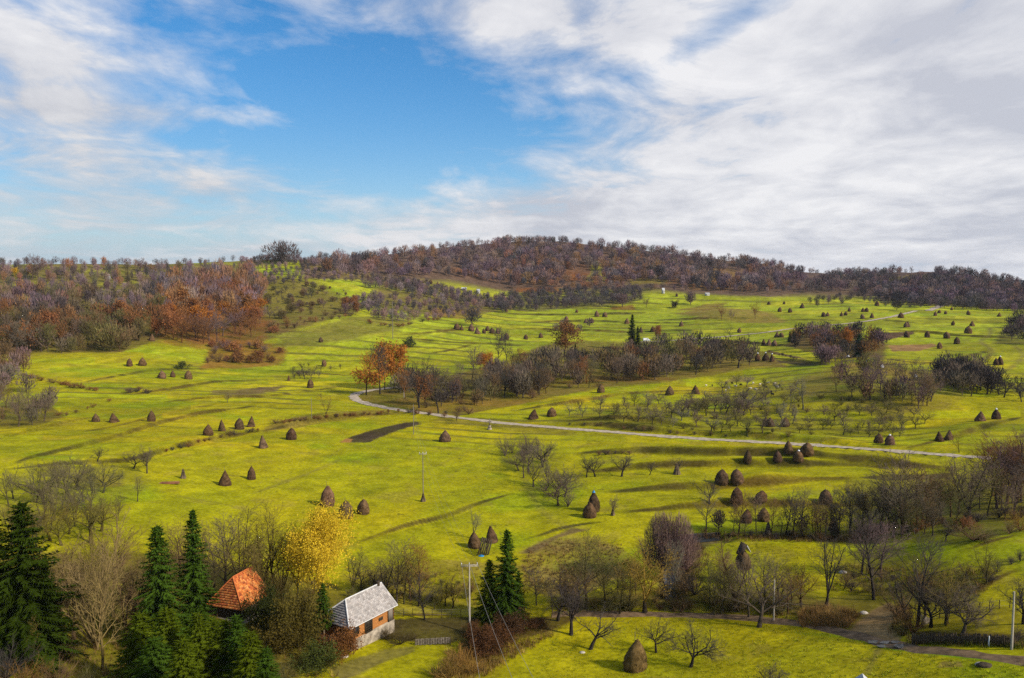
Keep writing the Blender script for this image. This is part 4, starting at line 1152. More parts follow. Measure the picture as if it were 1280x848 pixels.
# lean-to rack with a blue sheet
p = cast(604, 695); k = depth(p) / F
o = empty('hay_rack', p, 0.4, 'leaning wooden drying rack with hay beside the haystacks behind the spruce', 'hay rack')
mb = MB()
for i in range(6):
    mb.box((-1.4 + i * .45, -.06, 0), (-1.4 + i * .45 + .28, .06, 3.6), 0, None, Matrix.Rotation(R(24), 4, 'Y') @ Matrix.Rotation(R(-14), 4, 'X'))
link('boards', mb.mesh('boards', [M['darkwood']]), o)
mb = MB(); mb.tube((-1.2, .9, -.2), (.6, .1, 3.2), .09, .07); mb.tube((1.0, 1.0, -.2), (1.2, .2, 3.3), .09, .07)
link('props', mb.mesh('props', [M['darkwood']]), o)
p = cast(601.5, 695.5)
n = 10; mb = MB()
V = [(math.cos(2 * math.pi * i / n) * .6, math.sin(2 * math.pi * i / n) * .45, .05 + rnd.uniform(0, .15)) for i in range(n)] + [(0, 0, .35)]
mb.add(V, [[i, (i + 1) % n, n] for i in range(n)])
V2 = [(a * 1.02, b_ * 1.02, -.1) for a, b_, c_ in V[:n]]
mb.add(V[:n] + V2, [[i, i + n, (i + 1) % n + n, (i + 1) % n] for i in range(n)])
tag(link('tarpaulin', mb.mesh('tarpaulin', [M['blue']]), None, p), 'bright blue plastic sheet heaped at the foot of the hay rack', 'tarpaulin')

# corn shocks: bundles of stalks tied under the tip
def shock(u, v, h, label, wide=1.0):
    p = cast(u, v); hm = h * depth(p) / F
    rg = np.random.default_rng(int(u)); n = 260
    a = rg.uniform(0, 6.283, n); r = np.sqrt(rg.random(n)) * hm * .30 * wide
    P0 = np.stack([np.cos(a) * r, np.sin(a) * r, np.zeros(n) - .05], 1)
    top = hm * rg.uniform(.85, 1.05, n); b_ = rg.uniform(0.04, .16, n) * hm * .5
    P1 = np.stack([np.cos(a + rg.normal(size=n) * .5) * b_, np.sin(a) * b_, top], 1)
    V, Ft = spikes(P0, P1, np.full(n, hm * .022))
    o = empty('corn_shock', p, 0, label, 'corn shock')
    s = link('stalks', MB().add(V, Ft).mesh('stalks', [M['hay']]), o); s.color = (0.17, 0.125, 0.075, 1)
    mb = MB(); nn = 10; rr = hm * .13
    for i in range(nn):
        a0 = 6.283 * i / nn; a1 = 6.283 * (i + 1) / nn
        mb.tube((math.cos(a0) * rr, math.sin(a0) * rr, hm * .70), (math.cos(a1) * rr, math.sin(a1) * rr, hm * .70), .03, .03, 4, cap=False)
    link('tie', mb.mesh('tie', [M['stick']]), o)
shock(229, 598, 12, 'thin pale corn shock standing alone on the left meadow')
shock(529, 627, 11, 'dark corn shock at the foot of the meadow power pole', 1.1)
shock(846, 593, 14, 'corn shock under a bare fruit tree on the terrace', 1.2)
shock(1041, 663, 17, 'tall dark corn shock in the creek row', 1.2)
shock(960, 668, 16, 'dark corn shock between the alders of the creek row', 1.0)
shock(766, 644, 9, 'small dark corn shock under a bare tree right of the blue cap', 1.1)
shock(467, 752, 20, 'brown corn shock beside the grey roofed house', 1.3)
# ------------------------------------------------------------------ houses
def tiled(mb, e0, e1, r0, r1, tw, th, thick, cols, rg, mi=0):
    """a roof face of overlapping tiles; e0-e1 the eave, r0-r1 the ridge (they may meet)"""
    e0, e1, r0, r1 = (Vector(p) for p in (e0, e1, r0, r1))
    nrm = (e1 - e0).cross((r0 + r1) / 2 - e0).normalized()
    hgt = (((r0 + r1) / 2) - ((e0 + e1) / 2)).length
    rows = max(2, int(hgt / th))
    V = []; Fq = []; Cc = []
    for j in range(rows):
        a0 = e0.lerp(r0, j / rows); a1 = e1.lerp(r1, j / rows); b0 = e0.lerp(r0, (j + 1) / rows); b1 = e1.lerp(r1, (j + 1) / rows)
        n = max(1, int(round((a1 - a0).length / tw)))
        off = rg.uniform(0, 0.5)
        for i in range(n):
            s0, s1 = i / n, (i + 0.93) / n
            lift = thick * rg.uniform(0.75, 1.5); k = len(V)
            jit_ = rg.uniform(-.04, .04) * th
            up = (b0 - a0).normalized()
            V += [a0.lerp(a1, s0) + nrm * lift + up * jit_, a0.lerp(a1, s1) + nrm * lift + up * jit_, b0.lerp(b1, s1) + nrm * 0.012, b0.lerp(b1, s0) + nrm * 0.012, a0.lerp(a1, s0) + up * jit_, a0.lerp(a1, s1) + up * jit_]
            Fq += [[k, k + 1, k + 2, k + 3], [k + 4, k + 5, k + 1, k]]
            c = cols[rg.randrange(len(cols))]; b = rg.uniform(0.75, 1.2)
            Cc += [tuple(x * b for x in c)] * 6
    mb.add([list(v) for v in V], Fq, mi, np.array(Cc))
    return nrm

def log_house(name, P0, th, L, W, plinth, wall, rise, hip, cols, matroof, wallmat, label, over=0.5, tw=0.34, tht=0.34, detail=True, seed=1, thick=0.035, front=True):
    rg = random.Random(seed)
    o = empty(name, P0, th, label, 'house')
    z0 = plinth; z1 = plinth + wall
    # stone plinth
    mb = MB(); mb.box((-.12, -.12, -2.0), (L + .12, W + .12, z0)); link('plinth', mb.mesh('plinth', [M['stone']]), o)
    # log walls, course by course, corners crossing
    mb = MB(); hl = 0.23; n = int(wall / hl)
    for i in range(n):
        a = z0 + i * hl; ex = 0.18 if i % 2 else 0.0; ey = 0.0 if i % 2 else 0.18
        for (x0, y0, x1, y1) in ((-ex, 0, L + ex, 0), (-ex, W, L + ex, W)):
            V, Fq = prisms(np.array([[x0, y0 + .10 * (1 if y0 == 0 else -1), a + hl / 2]]), np.array([[x1, y1 + .10 * (1 if y0 == 0 else -1), a + hl / 2]]), np.array([hl * .56]), np.array([hl * .56]), 7); mb.add(V, Fq)
        for x0 in (0, L):
            xx = x0 + (.10 if x0 == 0 else -.10)
            V, Fq = prisms(np.array([[xx, -ey, a + hl / 2]]), np.array([[xx, W + ey, a + hl / 2]]), np.array([hl * .56]), np.array([hl * .56]), 7); mb.add(V, Fq)
    mb.box((.12, .12, z0), (L - .12, W - .12, z1 - .02))
    link('wall', mb.mesh('wall', [wallmat]), o)
    if front:
        # window, slatted porch, vent and door along the front
        def opening(nm, t0, t1, za, zb, mat, slats=0, frame=True):
            x0, x1 = L * t0, L * t1
            mb = MB(); mb.box((x0, -.10, z0 + za), (x1, -.035, z0 + zb)); q = link(nm, mb.mesh(nm, [mat]), o)
            if frame:
                mb = MB(); w = .09
                mb.box((x0 - w, -.15, z0 + za - w), (x0, -.05, z0 + zb + w)); mb.box((x1, -.15, z0 + za - w), (x1 + w, -.05, z0 + zb + w))
                mb.box((x0, -.15, z0 + zb), (x1, -.05, z0 + zb + w)); mb.box((x0, -.15, z0 + za - w), (x1, -.05, z0 + za))
                link('frame', mb.mesh('frame', [M['darkwood']]), q)
            if slats:
                mb = MB()
                for i in range(slats):
                    zz = z0 + za + (zb - za) * (i + .5) / slats
                    mb.box((x0, -.135, zz - .04), (x1, -.105, zz + .04))
                for i in range(4):
                    xx = x0 + (x1 - x0) * (i + .5) / 4
                    mb.box((xx - .03, -.165, z0 + za), (xx + .03, -.137, z0 + zb))
                link('lattice', mb.mesh('lattice', [M['darkwood']]), q)
        opening('window', .08, .19, .75, 1.75, M['glass'])
        opening('porch_shade_panel', .34, .49, .08, wall - .2, M['dark'], 6)  # solid panel on the wall; the porch's inner shade is its dark colour
        opening('vent', .66, .73, 1.0, 1.3, M['darkwood'], 0)
        opening('door', .87, .98, .05, wall - .15, M['greywood'])
    # roof
    ez = z1 - 0.12; A = (-over, -over, ez); B = (L + over, -over, ez); Cx = (L + over, W + over, ez); Dx = (-over, W + over, ez)
    R0 = (hip, W / 2, ez + rise); R1 = (L + over, W / 2, ez + rise)
    mb = MB()
    tiled(mb, A, B, R0, R1, tw, tht, thick, cols, rg); tiled(mb, Cx, Dx, R1, R0, tw, tht, thick, cols, rg); tiled(mb, Dx, A, R0, R0, tw, tht, thick, cols, rg)
    g = tuple(x * .5 for x in cols[0])
    mb.add([A, B, R1, R0], [[3, 2, 1, 0]], 0, g); mb.add([Cx, Dx, R0, R1], [[3, 2, 1, 0]], 0, g); mb.add([Dx, A, R0], [[2, 1, 0]], 0, g)
    rf = link('roof', mb.mesh('roof', [matroof], False, True), o)
    # gable under the far roof end
    mb = MB(); mb.add([(L - .05, 0.1, z1 - .05), (L - .05, W - .1, z1 - .05), (L - .05, W / 2, ez + rise - .15), (L - .15, 0.1, z1 - .05), (L - .15, W - .1, z1 - .05), (L - .15, W / 2, ez + rise - .15)], [[0, 1, 2], [5, 4, 3]])
    link('gable', mb.mesh('gable', [M['greywood']]), o)
    mb = MB(); up = .08
    for a, b in ((R0, R1), (R0, A), (R0, Dx)):
        mb.tube((a[0], a[1], a[2] + up), (b[0], b[1], b[2] + up), .11, .11, 6, 0, cols[1])
    link('ridge_cap', mb.mesh('ridge_cap', [matroof] if not detail else [M['trim']], False, True), rf)
    if detail:
        mb = MB()
        for a in (B, Cx):
            mb.tube((a[0] + .03, a[1], a[2]), (R1[0] + .03, R1[1], R1[2]), .07, .07, 4)
        mb.tube((A[0], A[1] - .03, A[2] - .04), (B[0], B[1] - .03, B[2] - .04), .07, .07, 5)
        link('roof_edge', mb.mesh('roof_edge', [M['trim']]), rf)
        mb = MB(); mb.box((L - .6, W / 2 - .25, ez + rise - .3), (L - .15, W / 2 + .2, ez + rise + .5)); mb.box((L - .65, W / 2 - .3, ez + rise + .5), (L - .05, W / 2 + .3, ez + rise + .6))
        link('chimney', mb.mesh('chimney', [M['darkwood']]), rf)
    return o

P0 = cast(437, 815); P1 = cast(491, 775)
th = math.atan2(P1.y - P0.y, P1.x - P0.x)
th = R(57)
log_house('log_house', P0, th, 9.9, 5.9, 1.5, 2.4, 2.9, 2.2, [(0.35, 0.32, 0.305), (0.375, 0.34, 0.325), (0.315, 0.285, 0.275), (0.345, 0.305, 0.285)], M['grey_roof'], M['log'], 'orange log house with grey shingle roof and whitewashed stone base')
P0b = cast(303, 781)
log_house('tiled_house', P0b, R(72), 6.6, 6.2, 0.6, 2.0, 4.1, 1.9, [(0.56, 0.18, 0.04), (0.48, 0.13, 0.035), (0.58, 0.23, 0.07), (0.36, 0.085, 0.03)], M['tile_roof'], M['darkwood'], 'old house with steep orange clay tiled roof behind the spruces', 0.45, 0.30, 0.36, False, 4, 0.06, False)
# loose slate left on the tiled roof, part of the roof
tr_ = bpy.data.objects['tiled_house']

def cottage(u, v, wpx, hpx, wallm, roofc, label, rz=0.2, dpt=0.7, name='cottage', rise=0.6):
    p = cast(u, v); k = depth(p) / F; w = wpx * k; h = hpx * k; d = w * dpt
    o = empty(name, p, rz, label, 'house')
    mb = MB(); mb.box((-w / 2, -d / 2, -1.5), (w / 2, d / 2, h)); wl = link('wall', mb.mesh('wall', [wallm]), o)
    mb = MB(); e = w * .06
    mb.add([(-w / 2 - e, -d / 2 - e, h - .1), (w / 2 + e, -d / 2 - e, h - .1), (w / 2 + e, 0, h * (1 + rise)), (-w / 2 - e, 0, h * (1 + rise)), (w / 2 + e, d / 2 + e, h - .1), (-w / 2 - e, d / 2 + e, h - .1)], [[0, 1, 2, 3], [3, 2, 4, 5]], 0, roofc)
    mb.add([(-w / 2, -d / 2, h - .05), (-w / 2, d / 2, h - .05), (-w / 2, 0, h * (1 + rise) - .2), (w / 2, -d / 2, h - .05), (w / 2, d / 2, h - .05), (w / 2, 0, h * (1 + rise) - .2)], [[1, 0, 2], [3, 4, 5]], 0, (.5, .48, .45))
    link('roof', mb.mesh('roof', [M['grey_roof']], False, True), o)
    mb = MB()
    for x in (-.28, .12, .34):
        mb.box((w * x - w * .05, -d / 2 - .06, h * .35), (w * x + w * .05, -d / 2 + .05, h * .75))
    link('window', mb.mesh('windows', [M['dark']]), o)
    return o
cottage(352, 325, 11, 4.5, M['plaster'], (.34, .33, .32), 'white walled cottage on the skyline beside the big round tree', .15)
cottage(135, 349.5, 5, 4, M['plaster'], (.3, .22, .2), 'tiny white cottage among trees high on the left slope', .3)
cottage(580, 363, 6, 2.2, M['plaster'], (.55, .55, .56), 'white low barn between the hedgerow trees under the big hill', .1)
cottage(598, 367, 4, 3.5, M['plaster'], (.4, .4, .4), 'small pale hut right of the white low barn', .1)
cottage(829, 367, 3.0, 4.6, M['plaster'], (.5, .5, .5), 'narrow white chapel standing under the big hill wood', .1, 1.0, 'chapel', .5)
cottage(884, 369.5, 5, 2.2, M['plaster'], (.42, .40, .38), 'low pale barn right of the narrow white chapel', .1)

# a shed whose roof tip reaches in at the lower edge
a, te = ray(1078, 842); r_ = 101.0
ax, ay, azz = math.sin(a) * r_, math.cos(a) * r_, CAMZ + r_ * te
g0 = height(ax, ay)
o = empty('shed', (ax, ay, g0), a * -1 + R(8), 'pale plank roof tip of a shed at the bottom edge', 'shed')
hh = azz - g0
mb = MB(); mb.box((-1.6, -4, -1.5), (1.6, -.05, hh - 1.45)); link('wall', mb.mesh('wall', [M['darkwood']]), o)
mb = MB()
for s in (-1, 1):
    for i in range(14):
        y0 = -4.3 + i * .31
        V = [(0, y0, hh), (0, y0 + .29, hh), (s * 2.0, y0 + .29, hh - 1.75), (s * 2.0, y0, hh - 1.75)]
        V2 = [(x - s * .0, y, z - .06) for x, y, z in V]
        mb.add(V + V2, [[0, 1, 2, 3] if s < 0 else [3, 2, 1, 0], [4, 5, 6, 7], [0, 4, 7, 3], [1, 2, 6, 5], [2, 3, 7, 6]], 0, (.46 + rnd.uniform(-.05, .05),) * 3)
link('roof', mb.mesh('roof', [M['grey_roof']], False, True), o)

# ------------------------------------------------------------------ poles and cables
def pole(u, v, hpx, label, arm=True, mat='concrete', armw=2.9, az=0.15, r=.15):
    p = cast(u, v); h = hpx * depth(p) / F
    o = empty('utility_pole', p, az, label, 'pole', None)
    mb = MB(); mb.tube((0, 0, -.5), (0, 0, h), r * 1.1, r * .7, 10); link('pole', mb.mesh('pole', [M[mat]]), o)
    tips = []
    if arm:
        mb = MB(); mb.box((-armw / 2, -.06, h - .30), (armw / 2, .06, h - .18)); mb.box((-armw / 2, -.10, h - .02), (armw / 2, -.04, h + .04))
        for x in (-armw / 2 + .05, -armw / 4, armw / 4, armw / 2 - .05):
            mb.box((x - .03, -.1, h - .18), (x + .03, -.04, h - .02))
        link('crossarm', mb.mesh('crossarm', [M['concrete']]), o)
        for x in (-armw / 2 + .12, 0.0, armw / 2 - .12):
            mb = MB(); mb.tube((x, -.06, h + .06), (x, -.06, h + .16), .05, .05, 8); mb.tube((x, -.06, h + .16), (x, -.06, h + .30), .09, .06, 8)
            link('insulator', mb.mesh('insulator', [M['white']]), o)
            tips.append(Vector((p.x + x * math.cos(az), p.y + x * math.sin(az), p.z + h + .28)))
    else:
        tips = [Vector((p.x, p.y, p.z + h - .1))] * 3
    return p, h, tips
pA = pole(587, 792, 88, 'tall pale concrete pole with crossarm above the red brambles', True, 'concrete', 2.8, .05, .16)
pB = pole(529, 627, 61, 'grey pole with crossarm in the middle of the open meadow', True, 'greywood', 2.0, .25, .13)
pC = pole(517, 543, 38, 'plain pole at the right end of the ploughed strip', False, 'greywood', 2.4, .2, .14)
pD = pole(505, 497, 17, 'pale pole among the tree belt by the road bend', False, 'concrete', 2.4, .2, .16)
pE = pole(499, 468, 19, 'slim pole behind the orange oaks', False, 'concrete', 2.4, .2, .18)
pF = pole(491, 424, 47, 'very tall thin pole rising from the olive slope', False, 'greywood', 2.4, .2, .22)
pG = pole(486, 362, 18, 'far pole in front of the left shoulder of the big hill', False, 'greywood', 2.4, .2, .22)
pole(967, 776, 52, 'bare grey pole beside the dirt track', False, 'concrete', 2.4, .2, .13)
pole(1264.5, 812, 74, 'leaning grey pole beside the dark board fence', False, 'concrete', 2.4, .2, .14)
pole(1236, 808, 13, 'short white post in front of the dark board fence', False, 'white', 2.4, .2, .10)
pole(389.5, 523, 26, 'thin grey pole standing in the hedge bank below the road bend', False, 'greywood', 2.4, .2, .11)

def cable(a, b, sag, label, r=.028, group=None):
    n = 24; pts = []
    for i in range(n + 1):
        t = i / n; p = a.lerp(b, t); pts.append((p.x, p.y, p.z - sag * 4 * t * (1 - t)))
    P = np.array(pts); V, Fq = prisms(P[:-1], P[1:], np.full(n, r), np.full(n, r), 4)
    tag(link('power_cable', MB().add(V, Fq).mesh('power_cable', [M['wire']])), label, 'cable', group)
for i, (x, nm) in enumerate(((625, 'left'), (700, 'middle'), (745, 'right'))):
    a, te = ray(x, 985); r_ = 72
    cable(pA[2][i], Vector((math.sin(a) * r_, math.cos(a) * r_, CAMZ + r_ * te)), 1.2, f'{nm} of three cables running from the concrete pole towards the viewer', .024)
for i, nm in enumerate(('left', 'middle', 'right')):
    cable(pA[2][i], pB[2][i], 1.6, f'{nm} thin cable between the concrete pole and the meadow pole', .011)
    cable(pB[2][i], pC[2][i] + Vector((0, 0, -.3 * i)), 1.4, f'{nm} thin cable between the meadow pole and the ploughed strip pole', .012)

# ------------------------------------------------------------------ fences
def fence_line(u0, v0, u1, v1, n, h, label, wires=3, r=.06, name='wire_fence', mat='darkwood'):
    a = cast(u0, v0); b = cast(u1, v1)
    o = empty(name, a, 0, label, 'fence'); ps = []
    for i in range(n):
        p = a.lerp(b, i / (n - 1)); z = height(p.x, p.y); q = Vector((p.x - a.x, p.y - a.y, z - a.z)); ps.append(q)
        mb = MB(); mb.tube(tuple(q + Vector((0, 0, -.3))), tuple(q + Vector((rnd.uniform(-.06, .06), 0, h * rnd.uniform(.92, 1.1)))), r, r * .85, 6)
        link('post', mb.mesh('post', [M[mat]]), o)
    for w in range(wires):
        P = np.array([[q.x, q.y, q.z + h * (.3 + .6 * w / max(1, wires - 1))] for q in ps])
        V, Fq = prisms(P[:-1], P[1:], np.full(n - 1, .014), np.full(n - 1, .014), 3)
        link('fence_wire', MB().add(V, Fq).mesh('wire', [M['wire']]), o)
    return o
fence_line(492, 771, 600, 772, 10, 1.5, 'thin wire fence with slim posts behind the dark yard', 4, .05)
fence_line(1150, 778, 1262, 760, 10, 1.3, 'old post and wire fence along the ochre slope', 2, .06)
fence_line(905, 670, 1000, 672, 9, 1.2, 'row of thin fence posts on the bank of the creek', 2, .06)
a = cast(519, 807); b = cast(563, 806)
o = empty('wattle_fence', a, math.atan2(b.y - a.y, b.x - a.x), 'low grey woven wattle fence in front of the dark yard', 'fence')
Lf = (b - a).length
mb = MB()
for j in range(9):
    for i in range(14):
        x0 = Lf * i / 14; x1 = Lf * (i + 1) / 14; s = .07 * (1 if (i + j) % 2 else -1)
        mb.tube((x0, s, .08 + j * .11), (x1, -s, .08 + j * .11 + rnd.uniform(-.03, .03)), .05, .045, 5, cap=False)
link('weave', mb.mesh('weave', [M['greywood']]), o)
for i in range(8):
    mb = MB(); mb.tube((Lf * i / 7, 0, -.3), (Lf * i / 7, 0, 1.25), .05, .04, 6); link('stake', mb.mesh('stake', [M['darkwood']]), o)
a = cast(1140, 806); b = cast(1262, 809)
o = empty('board_fence', a, math.atan2(b.y - a.y, b.x - a.x), 'long dark weathered board fence along the dirt track', 'fence')
Lf = (b - a).length; nb = int(Lf / .24); mb = MB(); ux, uy = (b - a).x / Lf, (b - a).y / Lf
for i in range(nb):
    x = i * .24; z = height(a.x + ux * x, a.y + uy * x) - a.z
    t = rnd.uniform(-.015, .015)
    mb.box((x, -.03 + t, z - .15), (x + .215, .01 + t, z + 1.5 * rnd.uniform(.78, 1.12)))
link('boards', mb.mesh('boards', [M['darkwood']]), o)
for i in range(10):
    x = Lf * i / 9; z = height(a.x + ux * x, a.y + uy * x) - a.z
    mb = MB(); mb.box((x - .07, .02, z - .4), (x + .07, .16, z + 1.6)); link('post', mb.mesh('post', [M['darkwood']]), o)
a = cast(1151, 784)
o = empty('hurdle', a, R(20), 'small grey lattice hurdle leaning below the tall right tree', 'hurdle')
mb = MB()
for i in range(8): mb.box((i * .24, 0, 0), (i * .24 + .15, .04, 1.9 - .13 * i))
link('slats', mb.mesh('slats', [M['greywood']]), o)
mb = MB(); mb.box((-.05, -.05, .5), (1.9, -.005, .6)); link('rail', mb.mesh('rail', [M['greywood']]), o)

# footbridge
a = cast(834, 735); b = cast(863, 735.5)
o = empty('footbridge', a, math.atan2(b.y - a.y, b.x - a.x), 'pale log footbridge with handrail across the narrow stream', 'footbridge')
Lf = (b - a).length; mb = MB(); zb = 0.7
for y in (-.3, .05): mb.tube((-.3, y, zb), (Lf + .3, y, zb + .1), .13, .11, 7)
link('log', mb.mesh('log', [M['stick']]), o)
mb = MB(); mb.tube((-.1, .35, zb + 1), (Lf, .35, zb + 1.08), .05, .05, 6); link('handrail', mb.mesh('rail', [M['stick']]), o)
for x in (0.0, Lf * .5, Lf - .1):
    mb = MB(); mb.tube((x, .35, -.6), (x, .35, zb + 1.06), .05, .05, 6); link('post', mb.mesh('post', [M['stick']]), o)

# wayside cross
p = cast(612, 537); o = empty('wayside_cross', p, .1, 'small grey stone wayside cross on a stepped base below the road', 'cross')
mb = MB(); mb.box((-.8, -.8, -.3), (.8, .8, .5)); mb.box((-.5, -.5, .5), (.5, .5, 1.5)); link('base', mb.mesh('base', [M['stone']]), o)
mb = MB(); mb.box((-.18, -.14, 1.5), (.18, .14, 4.0)); mb.box((-.75, -.12, 2.9), (-.18, .12, 3.22)); mb.box((.18, -.12, 2.9), (.75, .12, 3.22)); link('shaft', mb.mesh('cross', [M['greywood']]), o)

# timber pile
p = cast(211, 605); o = empty('timber_pile', p, .1, 'low pile of reddish timber lying on the left meadow', 'timber')
for i in range(7):
    mb = MB(); mb.tube((-2.6 + rnd.uniform(0, .8), (i % 4) * .32 - .5, .16 + .26 * (i // 4)), (2.0 + rnd.uniform(-.3, .8), (i % 4) * .32 - .4, .16 + .26 * (i // 4)), .15, .13, 6)
    q_ = link('plank', mb.mesh('plank', [M['hay']]), o); q_.color = (.22, .10, .055, 1)

# white sheets on far plots
for u, v, w, lab in ((1102, 459, 3.4, 'white plastic sheet over a heap on the ochre slope'), (1144.5, 471, 3.0, 'small white plastic sheet by the grove at the ochre slope foot'), (1060, 446, 2.2, 'white sack lying in front of the dark green spruce')):
    p = cast(u, v); k = depth(p) / F; mb = MB(); n = 9
    V = [(math.cos(6.283 * i / n) * w * k * rnd.uniform(.8, 1.15), math.sin(6.283 * i / n) * w * k * .7, -.2) for i in range(n)]
    V2 = [(x * .6, y * .6, w * k * .75 * rnd.uniform(.8, 1.1)) for x, y, z in V]
    mb.add(V + V2 + [(0, 0, w * k * .95)], [[i, (i + 1) % n, n + (i + 1) % n, n + i] for i in range(n)]); mb.add(V2 + [(0, 0, w * k * .95)], [[i, (i + 1) % n, n] for i in range(n)])
    tag(link('plastic_sheet', mb.mesh('sheet', [M['white']]), None, p), lab, 'sheet')

# van on the upper road
p = cast(808, 426.5); o = empty('van', p, R(8), 'white van parked on the upper road beside the dark spruce pair', 'van')
mb = MB()
mb.add([(-2.7, -1, .45), (2.7, -1, .45), (2.75, -1, 1.15), (1.9, -.95, 1.35), (1.2, -.9, 2.25), (-2.65, -.9, 2.3), (-2.7, 1, .45), (2.7, 1, .45), (2.75, 1, 1.15), (1.9, .95, 1.35), (1.2, .9, 2.25), (-2.65, .9, 2.3)], [[6, 7, 1, 0], [1, 7, 8, 2], [2, 8, 9, 3], [3, 9, 10, 4], [4, 10, 11, 5], [5, 11, 6, 0]])
mb.add([(-2.7, -1, .45), (2.7, -1, .45), (2.75, -1, 1.15), (1.9, -.95, 1.35), (1.2, -.9, 2.25), (-2.65, -.9, 2.3)], [[0, 1, 2, 3, 4, 5]]); mb.add([(-2.7, 1, .45), (2.7, 1, .45), (2.75, 1, 1.15), (1.9, .95, 1.35), (1.2, .9, 2.25), (-2.65, .9, 2.3)], [[5, 4, 3, 2, 1, 0]])
link('body', mb.mesh('body', [M['white']]), o)
mb = MB(); mb.add([(1.86, -.9, 1.42), (1.86, .9, 1.42), (1.26, .85, 2.2), (1.26, -.85, 2.2)], [[0, 1, 2, 3]]); mb.v[-1] = mb.v[-1] + np.array([.05, 0, .02]); link('windscreen', mb.mesh('windscreen', [M['glass']]), o)
mb = MB(); mb.box((.2, -1.0, 1.4), (1.2, -.96, 1.95)); link('side_window', mb.mesh('side_window', [M['glass']]), o)
for x in (-1.7, 1.7):
    for y in (-1.02, .82):
        mb = MB(); mb.tube((x, y, .36), (x, y + .2, .36), .36, .36, 12); link('wheel', mb.mesh('wheel', [M['tyre']]), o)

# ------------------------------------------------------------------ sheep
def sheep_mesh(seed, graze):
    bm = MB(); n = 10; rg = random.Random(seed)
    rings = [(-.52, .10, .62), (-.46, .22, .60), (-.25, .29, .58), (0, .30, .57), (.25, .28, .59), (.42, .21, .63), (.52, .12, .68)]
    rings += [(.62, .095, .60 if graze else .82), (.70, .10, .42 if graze else .92), (.80, .085, .28 if graze else .90), (.90, .05, .18 if graze else .84)]
    V = []
    for x, r, z in rings:
        for k in range(n):
            a = 6.283 * k / n; V.append((x + rg.uniform(-.01, .01), math.cos(a) * r * .92, z + math.sin(a) * r))
    m = len(rings)
    bm.add(V, [[i * n + k, i * n + (k + 1) % n, (i + 1) * n + (k + 1) % n, (i + 1) * n + k] for i in range(m - 1) for k in range(n)])
    bm.add(V[:n], [list(range(n))[::-1]]); bm.add(V[-n:], [list(range(n))])
    for x in (-.36, .34):
        for y in (-.15, .15):
            bm.tube((x, y, .45), (x - .03, y, .24), .075, .045, 6); bm.tube((x - .03, y, .24), (x, y, -.02), .042, .035, 6)
    ex, ez = (.70, .44) if graze else (.70, .96)
    for s in (-1, 1):
        bm.tube((ex, s * .08, ez), (ex - .05, s * .2, ez - .03), .04, .015, 5)
    return bm
SH = [(sheep_mesh(i, i != 2)) for i in range(3)]
SHM = [(s.mesh('sheep', [M['wool']], True), ) for s in SH]
SHD = [(s.mesh('sheep', [M['dark_wool']], True), ) for s in SH]
flock = [(690, 515, 'd'), (735, 515, 'd'), (765, 540, 'w'), (805, 528, 'd'), (905, 514, 'w'), (960, 525, 'w'), (985, 535, 'd'), (1010, 545, 'd'), (1025, 512, 'w'), (870, 568, 'd'), (925, 567, 'w'), (885, 560, 'w'), (685, 573, 'w'), (710, 553, 'w'), (840, 608, 'w'), (980, 602, 'd'), (1060, 607, 'd'), (1100, 545, 'w'), (1080, 520, 'w'), (578, 534, 'd'), (529, 534, 'w'), (1115, 532, 'd'), (1050, 585, 'd'), (860, 575, 'd')]
for i, (x, y, c) in enumerate(flock):
    u, v = 800 + x / 6.4, 400 + y / 6.4
    p = cast(u, v)
    o = link('sheep', (SHM if c == 'w' else SHD)[i % 3][0], None, p); o.rotation_euler = (0, 0, rnd.uniform(0, 6.28))
    s = rnd.uniform(1.15, 1.45); o.scale = (s, s, s)
    tag(o, ('pale' if c == 'w' else 'dark') + ' sheep grazing in the flock on the orchard slope', 'sheep', 'pale sheep of the flock' if c == 'w' else 'dark sheep of the flock')
# stones and a dropped log near the track
for u, v, s, lab in ((1226, 831, .5, 'pale stone beside a straw heap near the track'), (1231, 832.5, .7, 'dark boulder beside a straw heap near the track'), (1080, 767, .55, 'pale stone on the dirt bank above the puddles'), (429, 821, .6, 'pale flat stone on the path by the log house'), (1054, 716, .6, 'white stone on the meadow beyond the forked tree'), (728, 816, .35, 'small white stone at the foot of the leaning apple tree')):
    p = cast(u, v); n = 9; mb = MB(); V = []
    for z, r in ((-.25, 1.0), (.15, 1.05), (.42, .75), (.55, .3)):
        for k in range(n):
            a = 6.283 * k / n; q = s * r * rnd.uniform(.85, 1.15); V.append((math.cos(a) * q * 1.3, math.sin(a) * q, z * s))
    mb.add(V, [[i * n + k, i * n + (k + 1) % n, (i + 1) * n + (k + 1) % n, (i + 1) * n + k] for i in range(3) for k in range(n)]); mb.add(V[-n:], [list(range(n))])
    tag(link('stone', mb.mesh('stone', [M['darkwood'] if 'dark' in lab else M['concrete']]), None, p), lab, 'stone')
